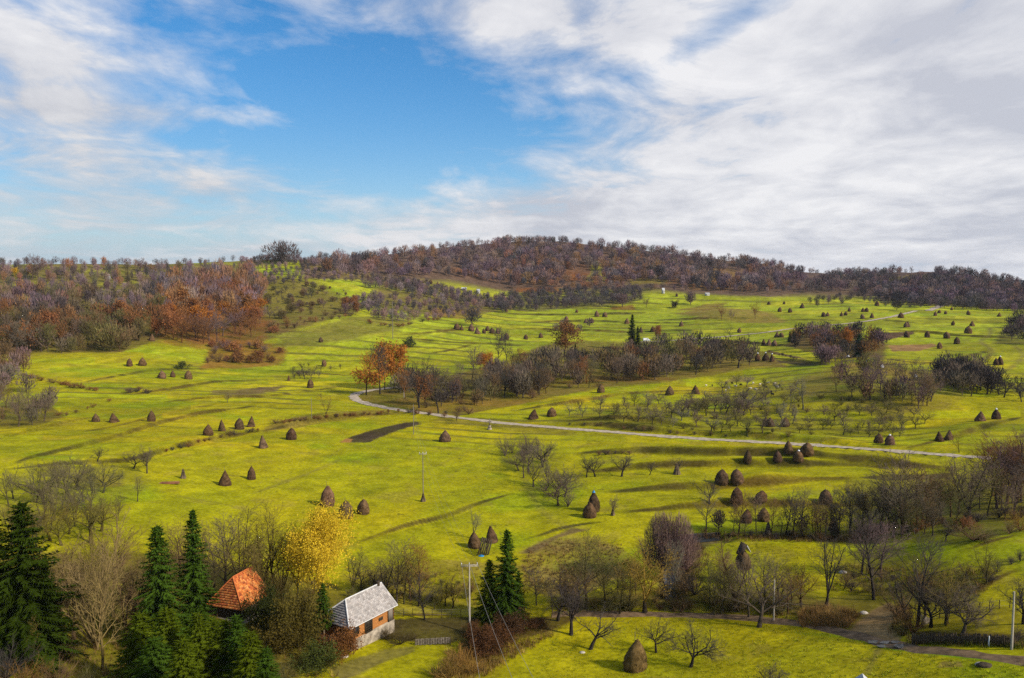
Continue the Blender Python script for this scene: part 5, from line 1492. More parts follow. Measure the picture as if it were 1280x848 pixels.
# ------------------------------------------------------------------ trees one can point at
def T(name, key, u, v, hpx, colr, label, wide=1.0, var=None, lean=0.0, trunk=None, group=None, cat='tree'):
    p = cast(u, v)
    return put_tree(name, key, p, hpx * depth(p) / F, jit(colr, .06), label, cat, group, var, wide, trunk, lean)
def far_tree(rng, n, fine=1.0):
    """unit puff of upright twigs ten metres tall"""
    th_ = rng.uniform(0, 6.283, n); cz = rng.uniform(-1, 1, n); rr = rng.random(n) ** 0.4
    s = np.sqrt(1 - cz * cz)
    W = rng.uniform(3.0, 4.4)
    lob = 1 + .22 * np.sin(2 * th_ + rng.uniform(0, 6)) + .15 * np.sin(3 * th_ + cz * 4 + rng.uniform(0, 6))
    P = np.stack([np.cos(th_) * s * rr * W * lob, np.sin(th_) * s * rr * W * lob, 5.4 + cz * rr * 4.2 * (1 + .1 * np.sin(3 * th_))], 1)
    out = P - np.array([0, 0, 2.2]); out /= np.linalg.norm(out, axis=1, keepdims=True)
    D = (out * 0.8 + np.array([0, 0, .55]) + rng.normal(size=(n, 3)) * .28); D /= np.linalg.norm(D, axis=1, keepdims=True)
    D *= rng.uniform(1.0, 2.2, (n, 1)) * fine ** .4
    S = np.cross(D, rng.normal(size=(n, 3))); S /= np.linalg.norm(S, axis=1, keepdims=True) + 1e-6
    return blades(P - D * .4, D, S, rng.uniform(.20, .46, n) * fine)
def puff_mesh(seed, n, fine=1.0):
    rng = np.random.default_rng(seed); mb = MB()
    V, Fq = prisms(np.array([[0, 0, -.3], [0, 0, 2.2], [0, 0, 2.2], [0, 0, 2.2]]), np.array([[0, 0, 2.2], [.8, .3, 6.5], [-.9, .5, 6.2], [.1, -.9, 6.8]]), np.array([.28, .16, .16, .16]), np.array([.2, .06, .06, .06]), 5)
    mb.add(V, Fq, 0); V, Ft = far_tree(rng, n, fine); mb.add(V, Ft, 1)
    return mb.mesh('round_tree', [M['bark'], M['twig']])
LIB[('puff', 'far')] = [puff_mesh(950 + i, 900, .7) for i in range(4)]
LIB[('puff', 'near')] = [puff_mesh(970 + i, 9000, .17) for i in range(3)]
N_ = 'near'; DT = (0.055, 0.042, 0.030)
# spruces
SPM = GREEN; SPD = (0.020, 0.032, 0.003); SPL = (0.056, 0.074, 0.004)
def S(u, v, h, c, label, wide=1.0, var=0, key='spruce'):
    p = cast(u, v); o = put_tree('spruce_tree', key, p, h * depth(p) / F, c, label, 'tree', None, var, wide)
    return o
S(34, 822, 196, SPD, 'broad dark spruce standing tallest at the left edge', 1.45, 2)
S(-8, 815, 190, SPD, 'dark spruce cut off by the left edge of the photo', 1.4, 0)
S(60, 818, 118, SPD, 'shorter dark spruce tucked against the broad left spruce', 1.4, 1)
S(201, 812, 158, SPM, 'tall spruce left of the tiled house', 1.3, 0)
S(245, 795, 160, SPM, 'slender spruce with a thin tip behind the tiled house', 1.1, 1)
S(178, 872, 108, SPL, 'leftmost light green spruce of the thicket at the bottom', 2.01, 2)
S(212, 882, 124, SPL, 'second light green spruce of the bottom thicket', 1.95, 0)
S(250, 885, 121, SPL, 'middle light green spruce of the bottom thicket', 1.84, 1)
S(283, 880, 106, SPL, 'fourth light green spruce of the bottom thicket', 2.01, 2)
S(315, 884, 97, SPL, 'rightmost light green spruce of the bottom thicket', 2.01, 0)
S(268, 872, 100, SPL, 'light green spruce filling the gap in the bottom thicket', 2.18, 0)
S(298, 880, 113, SPM, 'tall spruce point standing before the tiled house', 1.72, 1)
S(196, 895, 100, SPM, 'low dark green spruce at the left of the bottom thicket', 2.18, 2)
S(334, 890, 82, SPM, 'outermost low spruce at the right of the bottom thicket', 2.07, 1)
S(232, 905, 108, SPL, 'front spruce of the bottom thicket', 2.18, 1)
S(405, 806, 78, SPM, 'small spruce with a bare pale trunk beside the log house', 1.25, 0, 'spruce_bare')
S(634, 780, 120, SPM, 'tall pointed spruce right of the concrete pole', 1.15, 0)
S(612, 776, 78, SPL, 'shorter bushy spruce between concrete pole and tall spruce', 1.35, 2)
S(648, 776, 62, SPD, 'small dark spruce at the right foot of the tall spruce', 1.2, 1)
S(790, 437, 44, SPD, 'taller spruce of the dark pair beyond the tree belt', 1.0, 0)
S(797, 438, 30, SPD, 'shorter spruce of the dark pair beyond the tree belt', 1.1, 1)
S(1073, 446, 28, (0.02, .052, .022), 'dark green pointed spruce at the right grove', 1.45, 2)
S(719, 447, 18, SPD, 'little spruce at the back of the tree belt', 1.1, 1)
S(322, 372, 7, SPD, 'tiny dark evergreen on the slope right of the rust wood', 1.6, 2)
S(987, 428, 14, SPD, 'left small evergreen of two at the russet grove', 1.3, 0)
S(992, 429, 15, SPD, 'right small evergreen of two at the russet grove', 1.3, 2)
# dark evergreen ivy bushes near the houses
T('evergreen_bush', ('leafbush', N_), 333, 790, 62, (0.04, .046, .010), 'dark olive evergreen bush right of the tiled house', .62, 0, cat='shrub')
T('evergreen_bush', ('leafbush', N_), 401, 838, 34, (0.075, .088, .018), 'rounded green bush below the small spruce', 1.25, 1, cat='shrub')
T('shrub', ('leafbush', N_), 371, 808, 74, (0.105, .082, .016), 'large olive brown shrub between the two houses', .72, 2, cat='shrub')
T('shrub', ('leafbush', N_), 352, 818, 46, (0.10, .075, .014), 'olive brown shrub left of the large shrub between the houses', 1.0, 1, cat='shrub')
T('shrub', ('leafbush', N_), 430, 822, 42, (0.20, .085, .028), 'rust orange shrub against the corner of the log house', 1.0, 0, cat='shrub')
T('shrub', ('leafbush', N_), 414, 832, 24, (0.20, .09, .02), 'low rust shrub left of the log house corner', 1.2, 1, cat='shrub')
# the golden tree and bare trees behind the houses
T('golden_tree', ('leafy', N_), 404, 768, 130, GOLD, 'golden leaved tree with a spreading crown behind the log house', .82, 0, 0, DT)
T('bare_tree', ('forked', N_), 330, 748, 118, YELB, 'tall yellowish bare tree with many upright limbs above the tiled house', 1.1, 0)
T('bare_tree', ('forked', N_), 352, 752, 104, YELB, 'yellowish bare tree touching the golden tree', 1.0, 1)
T('bare_tree', ('tall', N_), 308, 742, 100, YELB, 'slim yellowish bare tree left of the many limbed one', 1.2, 1)
T('bare_tree', ('tall', N_), 282, 745, 104, GREYB, 'grey brown bare tree right of the slender spruce', 1.2, 2)
T('bare_tree', ('tall', N_), 268, 742, 88, GREYB, 'lower grey bare tree close behind the tiled roof', 1.2, 3)
T('bare_tree', ('tall', N_), 225, 738, 100, BROWN, 'brown bare tree between the two tall spruces', 1.2, 0)
T('bare_tree', ('tall', N_), 372, 752, 96, OLIV, 'olive bare tree half hidden by the golden crown', 1.1, 2)
T('bare_tree', ('multi', N_), 122, 812, 168, (0.22, .16, .065), 'huge many stemmed bare tree fanning out between the left spruces', 1.0, 0)
T('bare_tree', ('tall', N_), 128, 838, 150, (0.24, .165, .06), 'straight tan trunked tree inside the huge fanning tree', .8, 0)
T('bare_tree', ('forked', N_), 92, 800, 112, BROWN, 'brown bare tree left of the huge fanning tree', 1.2, 1)
T('bare_tree', ('forked', N_), 158, 805, 110, BROWN, 'brown bare tree right of the huge fanning tree', 1.2, 2)
T('bare_tree', ('tall', N_), 39, 832, 70, YELB, 'thin pale trunk in front of the broad left spruce', .7, 1)
T('bare_tree', ('forked', N_), 182, 760, 76, YELB, 'yellow brown bare tree left of the tall spruce', 1.2, 1)
for u, v, h, w, key, c, lab in ((262, 752, 70, 1.2, 'forked', OLIV, 'olive bare tree squeezed between slender spruce and tiled roof'), (298, 738, 112, 1.0, 'forked', OLIV, 'tall olive bare tree rising over the tiled ridge'), (342, 742, 120, .9, 'tall', YELB, 'tallest thin yellowish tree between tiled roof and golden tree'),
        (318, 756, 84, 1.2, 'multi', (0.17, .125, .04), 'many stemmed tan tree just behind the tiled ridge'), (236, 745, 92, 1.2, 'forked', BROWN, 'brown forked tree hugging the slender spruce'), (212, 735, 76, 1.3, 'tall', OLIV, 'olive bare tree behind the tall spruce'), (170, 775, 92, 1.1, 'multi', (0.20, .14, .05), 'many stemmed tan tree left of the tall spruce'),
        (76, 770, 96, 1.2, 'forked', BROWN, 'brown forked tree behind the broad left spruce'), (108, 775, 120, 1.0, 'tall', YELB, 'thin yellowish tree behind the huge fanning tree'), (142, 772, 126, 1.0, 'tall', BROWN, 'thin brown tree behind the huge fanning tree'), (440, 742, 60, 1.2, 'forked', OLIV, 'olive tree between golden tree and log house roof'), (384, 790, 60, 1.0, 'forked', (0.13, .09, .02), 'dim olive tree left of the small bare trunked spruce'),
        (346, 770, 66, 1.2, 'multi', (0.15, .105, .03), 'many stemmed olive brown tree under the golden crown'), (480, 748, 56, 1.3, 'forked', GREYB, 'grey forked tree right of the house chimney'), (543, 762, 40, 1.4, 'forked', OLIV, 'low olive tree behind the wire fence')):
    T('bare_tree', (key, N_), u, v, h, c, lab, w)
# between the houses and the concrete pole
T('bare_tree', ('tall', N_), 452, 740, 50, GREYB, 'grey bare tree behind the log house ridge', 1.5, 0)
T('bare_tree', ('tall', N_), 466, 742, 46, GREYB, 'second grey bare tree behind the log house ridge', 1.5, 1)
T('bare_tree', ('tall', N_), 496, 754, 82, GREYB, 'slender grey tree, left of the trio behind the yard', 1.1, 2)
T('bare_tree', ('tall', N_), 505, 755, 78, OLIV, 'slender olive tree beside the left one of the yard trio', 1.1, 3)
T('bare_tree', ('thinleaf', N_), 523, 758, 84, (0.20, .105, .03), 'slender tree with some rust leaves behind the yard', .95, 0, 0, DT)
T('bare_tree', ('tall', N_), 531, 775, 62, DARKB, 'thin dark tree at the wire fence', 1.3, 0)
T('bare_tree', ('tall', N_), 513, 752, 60, BROWN, 'short brown tree within the trio behind the yard', 1.2, 2)
T('bare_tree', ('forked', N_), 566, 760, 42, BROWN, 'low brown bare tree left of the concrete pole', 1.3, 0)
T('bare_tree', ('thinleaf', N_), 557, 758, 34, YELB, 'low yellowish sapling left of the concrete pole', 1.3, 1)
T('bare_tree', ('forked', N_), 592, 673, 40, PALEG, 'pale bare tree behind the left of the two spruce haystacks', 1.1, 2)
# apple trees on the near meadow
T('fruit_tree', ('apple', N_), 714, 794, 86, DARKB, 'dark fruit tree with thick leaning trunk at the left of the near meadow', 1.0, 0)
T('fruit_tree', ('apple', N_), 697, 776, 66, DARKB, 'dark fruit tree just behind the thick leaning one', 1.0, 1)
T('fruit_tree', ('apple', N_), 738, 812, 58, DARKB, 'low spreading apple tree left of the near haystack', 1.25, 2, 6)
T('fruit_tree', ('orchard', N_), 820, 816, 46, DARKB, 'small leaning fruit tree right of the near haystack', 1.0, 3, 8)
T('fruit_tree', ('orchard', N_), 863, 834, 58, DARKB, 'crooked fruit tree leaning left on the near meadow', 1.15, 0, 10)
T('fruit_tree', ('apple', N_), 949, 784, 80, GREYB, 'round dense fruit tree beside the dirt track', 1.15, 1)
T('fruit_tree', ('orchard', N_), 962, 866, 46, DARKB, 'fruit tree crown rising from the bottom edge', 1.5, 2)
# alders along the dirt track and stream
T('bare_tree', ('tall', N_), 733, 762, 104, OLIV, 'tall pale crowned alder above the stubble patch', 1.15, 0)
T('bare_tree', ('tall', N_), 757, 760, 94, OLIV, 'tall slim alder right of the pale crowned one', 1.05, 1)
T('bare_tree', ('thinleaf', N_), 722, 765, 62, BROWN, 'brown sapling under the pale crowned alder', 1.3, 1)
T('bare_tree', ('thinleaf', N_), 806, 766, 82, (0.24, .155, .03), 'tree with thin ochre leaves left of the stream', 1.5, 1, 0, DT)
T('bare_tree', ('thinleaf', N_), 785, 762, 62, (0.22, .15, .03), 'shorter ochre sapling left of the stream', 1.5, 0, 0, DT)
T('bare_tree', ('thinleaf', N_), 775, 768, 48, OLIV, 'olive sapling between alder and ochre tree', 1.4, 2)
T('bare_tree', ('tall', N_), 843, 752, 80, PALEG, 'thin pale trunked tree at the stream', .7, 2)
T('bush_willow', ('puff', N_), 826, 728, 92, (0.21, .13, .11), 'left half of the big purple brown willow over the stream', .62, 0)
T('bush_willow', ('puff', N_), 846, 730, 93, (0.21, .13, .11), 'right half of the big purple brown willow over the stream', .62, 1)
T('bush_willow', ('bush', N_), 858, 716, 58, (0.15, .09, .07), 'darker low willow at the right of the purple one', .9, 2)
T('bush_willow', ('bush', N_), 812, 712, 52, (0.16, .10, .08), 'low willow at the left of the purple one', .9, 2)
T('shrub', ('bush', N_), 852, 742, 36, BROWN, 'brown scrub at the end of the footbridge', 1.1, 1, cat='shrub')
T('shrub', ('bush', N_), 868, 744, 40, DARKB, 'dark scrub right of the footbridge', 1.0, 0, cat='shrub')
T('bare_tree', ('forked', N_), 918, 764, 100, BROWN, 'open forked bare tree before the raised haystack', 1.1, 0)
T('bare_tree', ('forked', N_), 902, 768, 66, OLIV, 'olive bare sapling left of the open forked tree', 1.2, 1)
T('bare_tree', ('tall', N_), 936, 772, 82, GREYB, 'grey bare tree right of the raised haystack', 1.2, 3)
T('bare_tree', ('tall', N_), 975, 765, 70, GREYB, 'grey bare tree right of the track pole', 1.3, 0)
T('bare_tree', ('tall', N_), 985, 768, 58, BROWN, 'lower brown bare tree right of the track pole', 1.3, 1)
T('bare_tree', ('thinleaf', N_), 1001, 760, 56, (0.20, .12, .03), 'small tree with last ochre leaves left of the forked one', 1.4, 1, 0, DT)
T('bare_tree', ('forked', N_), 1033, 758, 96, DARKB, 'dark forked tree with two strong stems beyond the track', 1.25, 1)
T('bare_tree', ('tall', N_), 1092, 750, 116, DARKB, 'tall dark tree with dense purple crown above the track bend', 1.2, 0)
T('bare_tree', ('tall', N_), 1077, 718, 74, PURP, 'purple grey tree left behind the tall dark one', 1.2, 1)
T('bare_tree', ('tall', N_), 1101, 716, 66, PURP, 'purple grey tree right behind the tall dark one', 1.5, 2)
T('bare_tree', ('tall', N_), 1147, 784, 134, DARKB, 'tallest dark tree at the left end of the board fence', 1.05, 3)
T('bare_tree', ('forked', N_), 1156, 776, 84, BROWN, 'brown forked tree right of the tallest fence tree', 1.3, 2)
T('bare_tree', ('forked', N_), 1130, 770, 58, DARKB, 'low dark tree left of the tallest fence tree', 1.5, 0)
T('bare_tree', ('orchard', N_), 1164, 784, 62, DARKB, 'low round dark tree behind the hurdle', 1.2, 1)
T('bare_tree', ('tall', N_), 1183, 782, 86, YELB, 'yellowish bare tree on the ochre slope', 1.2, 1)
T('bare_tree', ('orchard', N_), 1183, 780, 60, DARKB, 'dark round crowned tree on the ochre slope', 1.2, 3)
T('bare_tree', ('orchard', N_), 1203, 793, 64, GREYB, 'grey round crowned tree behind the board fence', 1.1, 0)
T('bare_tree', ('forked', N_), 1233, 730, 58, OLIV, 'small olive vase shaped tree on the right rise', 1.1, 2)
T('bare_tree', ('orchard', N_), 1182, 677, 26, DARKB, 'small dark tree on the crest of the right rise', 1.2, 1)
T('bare_tree', ('orchard', N_), 1279, 780, 70, DARKB, 'dark tree cut by the right edge', 1.1, 2)
T('shrub', ('bush', N_), 1217, 676, 26, BROWN, 'wide brown thorn bush on the right rise', 2.1, 0, cat='shrub')
T('shrub', ('bush', N_), 1232, 674, 18, OLIV, 'olive thorn bush right of the wide brown one', 1.8, 1, cat='shrub')
T('shrub', ('bush', N_), 1262, 668, 22, BROWN, 'brown thorn bush at the right edge of the rise', 1.2, 2, cat='shrub')
T('shrub', ('bush', N_), 1275, 664, 28, (0.22, .12, .025), 'orange brown thorn bush at the right edge', 1.1, 0, cat='shrub')
for u, v, h, w, c, lab in ((1020, 779, 18, 2.2, (0.21, .12, .035), 'left straw coloured scrub beside the track'), (1045, 778, 20, 2.2, (0.22, .13, .04), 'middle straw coloured scrub beside the track'), (1063, 772, 17, 1.8, (0.19, .11, .03), 'right straw coloured scrub beside the track'),
        (1140, 792, 44, .8, (0.14, .075, .03), 'brown scrub round the foot of the tallest fence tree'), (1122, 770, 36, 1.2, BROWN, 'brown scrub on the dirt bank'), (1093, 745, 22, 1.6, (0.12, .09, .03), 'low scrub at the foot of the tall dark tree'), (1246, 716, 22, .8, DARKB, 'dark scrub in the hollow of the right rise'), (1236, 728, 18, 1.3, DARKB, 'lower dark scrub in the hollow of the right rise'), (1264, 706, 16, 1.1, DARKB, 'small dark thorn by the right edge hollow'), (1275, 702, 18, 1.1, DARKB, 'last dark thorn by the right edge hollow'), (1272, 802, 26, .9, DARKB, 'dark scrub at the right end of the board fence')):
    T('shrub', ('bush', N_), u, v, h, c, lab, w, cat='shrub')
# brambles round the concrete pole and spruce
i = 0
for u, v, h, w in ((596, 806, 26, 1.3), (612, 808, 30, 1.3), (628, 804, 34, 1.2), (640, 795, 32, 1.2), (652, 790, 26, 1.2), (604, 818, 30, 1.2), (622, 818, 24, 1.3), (592, 796, 18, 1.3), (660, 782, 20, 1.2), (672, 784, 14, 1.4)):
    T('bramble', ('leafbush', N_) if i % 2 else ('bush', N_), u, v, h, (0.115, .052, .021) if i % 3 else (0.08, .042, .02), f'{"russet" if i % 3 else "dark"} bramble in the thicket right of the concrete pole', w, cat='bramble', group=('russet' if i % 3 else 'dark') + ' brambles of the pole thicket'); i += 1
for u, v, h, w, c, lab in ((575, 838, 40, 1.0, (0.25, .135, .035), 'tall tan reeds bush at the lower end of the brambles'), (560, 850, 40, 1.1, (0.22, .13, .035), 'tan bush at the bottom edge below the yard'), (590, 842, 30, 1.2, (0.24, .13, .03), 'tan bush right of the tall reeds'), (545, 846, 20, 1.4, OLIV, 'low olive bush at the bottom edge'), (500, 806, 22, 1.5, (0.07, .05, .02), 'dark scrub right of the log house base'), (484, 800, 20, 1.4, (0.08, .055, .022), 'dark scrub against the log house base'), (515, 800, 14, 1.6, (0.07, .05, .02), 'low dark scrub behind the wattle fence'), (30, 862, 44, 1.2, (0.15, .085, .025), 'brown bush in the lower left corner'), (72, 858, 40, 1.3, BROWN, 'brown bush beside the lower left corner'), (110, 866, 42, 1.3, OLIV, 'olive bush under the huge fanning tree'), (146, 862, 46, 1.1, BROWN, 'brown bush left of the spruce thicket'), (8, 850, 60, .9, DARKB, 'dark bush at the foot of the left edge spruce'), (85, 826, 40, 1.2, (0.09, .06, .028), 'dark brown bush right of the broad spruce foot'), (355, 850, 26, 1.2, OLIV, 'olive bush right of the spruce thicket')):
    T('shrub', ('bush', N_), u, v, h, c, lab, w, cat='shrub')
i = 0

# ---------------- trees standing in the tree belt by the road
for u, v, h, key, c, wide, lab in [
    (458, 494, 56, ('oaklow', 'mid'), ORANGE, 1.15, 'oak with bare top and orange lower leaves at the road bend'),
    (475, 493, 68, ('tall', 'mid'), DARKB, 1.0, 'tall dark bare tree between the two orange oaks'),
    (481, 488, 60, ('oaktall', 'mid'), ORANGE, .75, 'left tall orange oak by the road bend'),
    (492, 486, 58, ('oaktall', 'mid'), ORANGE, .75, 'right tall orange oak by the road bend'),
    (524, 510, 68, ('broad', 'mid'), DARKB, .85, 'wide crowned dark bare tree above the road'),
    (533, 508, 40, ('oaktall', 'mid'), RUSTL, .9, 'rust leaved oak above the road'),
    (548, 517, 62, ('tall', 'mid'), DARKB, 1.0, 'straight dark bare tree right of the rust oak'),
    (590, 476, 46, ('tall', 'mid'), GREYB, 1.1, 'grey bare tree before the crowded haystacks'),
    (612, 470, 30, ('oaktall', 'mid'), ORANGE, .9, 'small orange oak right of the grey bare tree'),
    (600, 462, 20, ('oaktall', 'mid'), RUSTL, 1.2, 'small rust oak beside the small orange one'),
    (622, 457, 52, ('tall', 'mid'), DARKB, .8, 'left very tall slim bare tree of the belt'),
    (634, 455, 44, ('tall', 'mid'), DARKB, .85, 'right very tall slim bare tree of the belt'),
    (705, 447, 44, ('oaktall', 'mid'), (0.22, .10, .035), 1.15, 'rusty larch standing behind the belt'),
    (822, 425, 18, ('oak', 'far'), RUSTL, .9, 'small rust tree right of the dark spruce pair'),
    (674, 494, 44, ('tall', 'mid'), DARKB, 1.2, 'dark tree at the front of the belt above two haystacks'),
    (923, 460, 52, ('forked', 'mid'), DARKB, 1.2, 'large dark forked tree at the right end of the belt'),
    (898, 440, 12, ('oak', 'far'), RUSTL, 1.1, 'small red oak crown at the right end of the belt'),
    (816, 472, 30, ('oak', 'mid'), (0.22, .135, .04), .9, 'pale ochre tree at the front edge of the belt'),
    (1060, 436, 26, ('oak', 'far'), ORANGE, .8, 'orange tree sticking out of the russet grove'),
    (571, 526, 16, ('orchard', 'mid'), BROWN, 1.2, 'leaning pollard by the gravel road'),
    (18, 346, 12, ('oak', 'far'), (0.62, .36, .015), 1.1, 'bright yellow tree near the left skyline'),
    (40, 350, 34, ('tall', 'mid'), PURP, 1.2, 'tall purple bare tree on the left skyline'),
    (48, 350, 30, ('tall', 'mid'), PURP, 1.1, 'second tall purple bare tree on the left skyline'),
    (352, 330, 30, ('puff', 'far'), (0.115, .085, .085), 1.6, 'large round grey tree on the skyline above the cottage'),
    (590, 408, 26, ('puff', 'far'), BLUEB, .95, 'dark round tree above the crowded haystacks'),
    (512, 434, 14, ('leafbush', 'far'), (0.075, .085, .03), 1.0, 'lone round green bush on the meadow before the olive slope'),
    (228, 462, 11, ('leafbush', 'far'), (0.075, .085, .025), 1.1, 'round green bush between left wood haystacks'),
    (1121, 388, 14, ('puff', 'far'), DARKB, 1.2, 'round grey tree beside the upper road'),
    (1151, 384, 12, ('puff', 'far'), DARKB, 1.2, 'grey tree where the upper road tops the rise'),
    (778, 384, 20, ('puff', 'far'), PURP, 1.0, 'rust purple tree on the edge of the dark wood'),
    (863, 381, 18, ('puff', 'far'), PURP, 1.0, 'pinkish bare tree left of the brown knoll'),
    (902, 400, 20, ('broad', 'far'), RUSTB, .8, 'reddish tree on the brown knoll'),
    (914, 401, 15, ('broad', 'far'), PURP, .8, 'grey tree on the brown knoll'),
    (944, 399, 22, ('broad', 'far'), RUSTB, .8, 'red brown tree at the right of the brown knoll'),
    (808, 385, 14, ('broad', 'far'), BROWN, .9, 'pale brown tree right of the dark wood'),
    (844, 385, 10, ('leafbush', 'far'), (.06, .05, .03), .9, 'small dark bush below the narrow white chapel'),
    (1234, 458, 19, ('broad', 'mid'), BROWN, 1.0, 'thin brown tree above the dark right thicket'),
    (1004, 512, 44, ('forked', 'mid'), PALEG, 1.3, 'pale grey tree on the orchard slope'),
    (987, 513, 30, ('forked', 'mid'), PALEG, 1.1, 'lower pale tree left of the pale grey one'),
    (887, 630, 34, ('orchard', 'mid'), DARKB, 1.15, 'dark round apple tree left of the terrace haystacks'),
    (766, 645, 30, ('orchard', 'mid'), GREYB, .8, 'small grey tree right of the blue capped stack'),
    (632, 570, 32, ('bush', 'mid'), GREYB, .8, 'grey bush tree right of the lone haystack'),
    (640, 567, 22, ('bush', 'mid'), GREYB, .8, 'smaller grey bush tree beside it'),
    (407, 523, 34, ('forked', 'mid'), BROWN, .9, 'bare brown tree in the hedge bank left of the ploughed strip'),
    (284, 504, 15, ('orchard', 'mid'), GREYB, .8, 'pollarded tree stump on the bank in the left meadows'),
    (1128, 668, 108, ('tall', 'mid'), GREYB, 1.2, 'very tall grey tree in the right grove before the dark field'),
    (1148, 664, 88, ('tall', 'mid'), BROWN, 1.3, 'brown tree right of the very tall grey grove tree'),
    (1097, 668, 74, ('tall', 'mid'), GREYB, 1.3, 'grey tree left of the very tall grove tree'),
    (1212, 652, 92, ('forked', 'mid'), GREYB, 1.2, 'dark stemmed forked tree in the grove above the right rise'),
    (1246, 636, 86, ('broad', 'mid'), PURP, 1.0, 'large purple brown tree in the right edge stand'),
    (1276, 628, 74, ('broad', 'mid'), PURP, 1.0, 'purple brown tree cut by the right edge above the rise'),
    (1178, 654, 58, ('tall', 'mid'), OLIV, 1.3, 'olive grey tree in the middle of the right grove'),
    (1062, 668, 66, ('tall', 'mid'), PALEG, 1.2, 'slim pale tree at the left end of the right grove'),
    (1199, 566, 24, ('forked', 'mid'), YELB, 1.2, 'yellowish bare tree beside the right end of the road'),
    (172, 627, 36, ('forked', 'mid'), GREYB, .9, 'lone slim bare tree right of the left orchard'),
    (184, 592, 38, ('orchard', 'mid'), GREYB, .9, 'grey tree at the upper right of the left orchard'),
    (167, 586, 22, ('orchard', 'mid'), DARKB, 1.4, 'spreading dark apple tree above the left orchard'),
    (122, 577, 20, ('orchard', 'mid'), DARKB, 1.2, 'dark apple tree on the bank above the left orchard'),
]:
    nm = 'oak_tree' if key[0].startswith('oak') else 'fruit_tree' if key[0] == 'orchard' else 'shrub' if key[0] in ('leafbush',) else 'bare_tree'
    T(nm, key, u, v, h, c, lab, wide, None, 0, DT if key[0].startswith('oak') else None, cat='shrub' if nm == 'shrub' else 'tree')

# ---------------- groups
MIX_BELT = [(5, 'tall', GREYB), (2, 'broad', DARKB), (3, 'tall', BROWN), (2, 'puff', GREYB), (2, 'tall', OLIV), (1, 'tall', RUSTB)]
scatter('bare_tree', [(500, 500), (520, 508), (600, 512), (690, 494), (690, 470), (600, 485), (540, 486), (500, 482)], 40, MIX_BELT, (8, 15), 'in the road end of the tree belt', 'trees in the road end of the belt', 'tree', 5)
scatter('bare_tree', [(600, 500), (690, 492), (770, 480), (850, 472), (950, 456), (940, 438), (840, 438), (740, 452), (680, 455), (620, 470)], 120, MIX_BELT, (9, 16), 'in the dense tree belt', 'trees in the dense middle of the belt', 'tree', 6)
scatter('shrub', [(480, 500), (580, 520), (690, 492), (850, 472), (850, 462), (690, 480), (560, 500)], 22, [(2, 'bush', BROWN), (1, 'bush', RUSTB), (1, 'bush', OLIV)], (2.5, 5), 'in the undergrowth of the tree belt', 'shrubs under the belt', 'shrub', 6)
scatter('shrub', [(505, 517), (560, 524), (565, 520), (510, 512)], 8, [(1, 'bush', DARKB), (1, 'bush', RUSTB)], (1.6, 2.8), 'by the roadside under the belt', 'roadside shrubs under the belt', 'shrub', 3)
scatter('bare_tree', [(985, 436), (1050, 450), (1085, 446), (1110, 445), (1100, 425), (1040, 416), (1000, 420)], 42, [(3, 'broad', (0.12, .06, .04)), (2, 'broad', PURP), (1, 'tall', DARKB)] if False else [(3, 'puff', RUSTB), (2, 'puff', PURP), (2, 'broad', DARKB)], (8, 13), 'in the russet grove on the right meadows', 'trees of the russet grove', 'tree', 4)
scatter('bare_tree', [(1018, 455), (1045, 460), (1048, 450), (1025, 446)], 8, [(1, 'broad', PURP)], (8, 11), 'in the small purple clump before the russet grove', 'trees of the small purple clump', 'tree', 4)
scatter('bare_tree', [(1040, 492), (1070, 500), (1150, 512), (1170, 505), (1140, 478), (1080, 470), (1045, 472)], 34, [(2, 'broad', PURP), (3, 'tall', GREYB), (2, 'tall', BROWN), (1, 'tall', OLIV)], (8, 14), 'in the grove under the ochre slope', 'trees of the grove under the ochre slope', 'tree', 5)
scatter('bare_tree', [(1170, 490), (1215, 502), (1245, 490), (1230, 470), (1195, 462), (1172, 470)], 32, [(2, 'puff', DARKB), (2, 'broad', GREYB)], (8, 12), 'in the dark thicket below the far right meadow', 'trees of the dark right thicket', 'tree', 4)
scatter('fruit_tree', [(1225, 495), (1250, 500), (1285, 505), (1285, 490), (1240, 485)], 10, [(1, 'orchard', DARKB)], (6, 8), 'in the line right of the dark thicket', 'fruit trees right of the dark thicket', 'tree', 5)
scatter('bare_tree', [(1255, 425), (1290, 432), (1290, 400), (1262, 402)], 16, [(2, 'broad', DARKB), (1, 'broad', PURP)], (8, 12), 'in the thicket at the far right edge', 'trees of the right edge thicket', 'tree', 4)
scatter('fruit_tree', [(690, 520), (760, 528), (850, 540), (960, 548), (1000, 545), (990, 490), (930, 480), (880, 495), (800, 505), (720, 512)], 62, [(3, 'orchard', GREYB), (2, 'orchard', OLIV), (1, 'orchard', PALEG)], (4.5, 7.5), 'on the orchard slope above the road', 'fruit trees of the orchard slope', 'tree', 11)
scatter('fruit_tree', [(850, 522), (940, 520), (945, 505), (860, 510)], 16, [(1, 'orchard', GREYB), (1, 'orchard', OLIV)], (6.5, 9), 'in the dense middle of the orchard slope', 'fruit trees in the middle of the orchard slope', 'tree', 8)
scatter('fruit_tree', [(1000, 540), (1120, 550), (1160, 530), (1120, 510), (1020, 515)], 34, [(2, 'orchard', OLIV), (1, 'orchard', GREYB)], (3.5, 6), 'among the olive scrub right of the orchard slope', 'fruit trees in the olive scrub', 'tree', 9)
scatter('shrub', [(690, 530), (850, 545), (1100, 548), (1150, 515), (1000, 480), (900, 500), (750, 515)], 40, [(2, 'bush', OLIV), (1, 'bush', BROWN)], (1.5, 3.2), 'on the orchard slope above the road', 'shrubs of the orchard slope', 'shrub', 9)
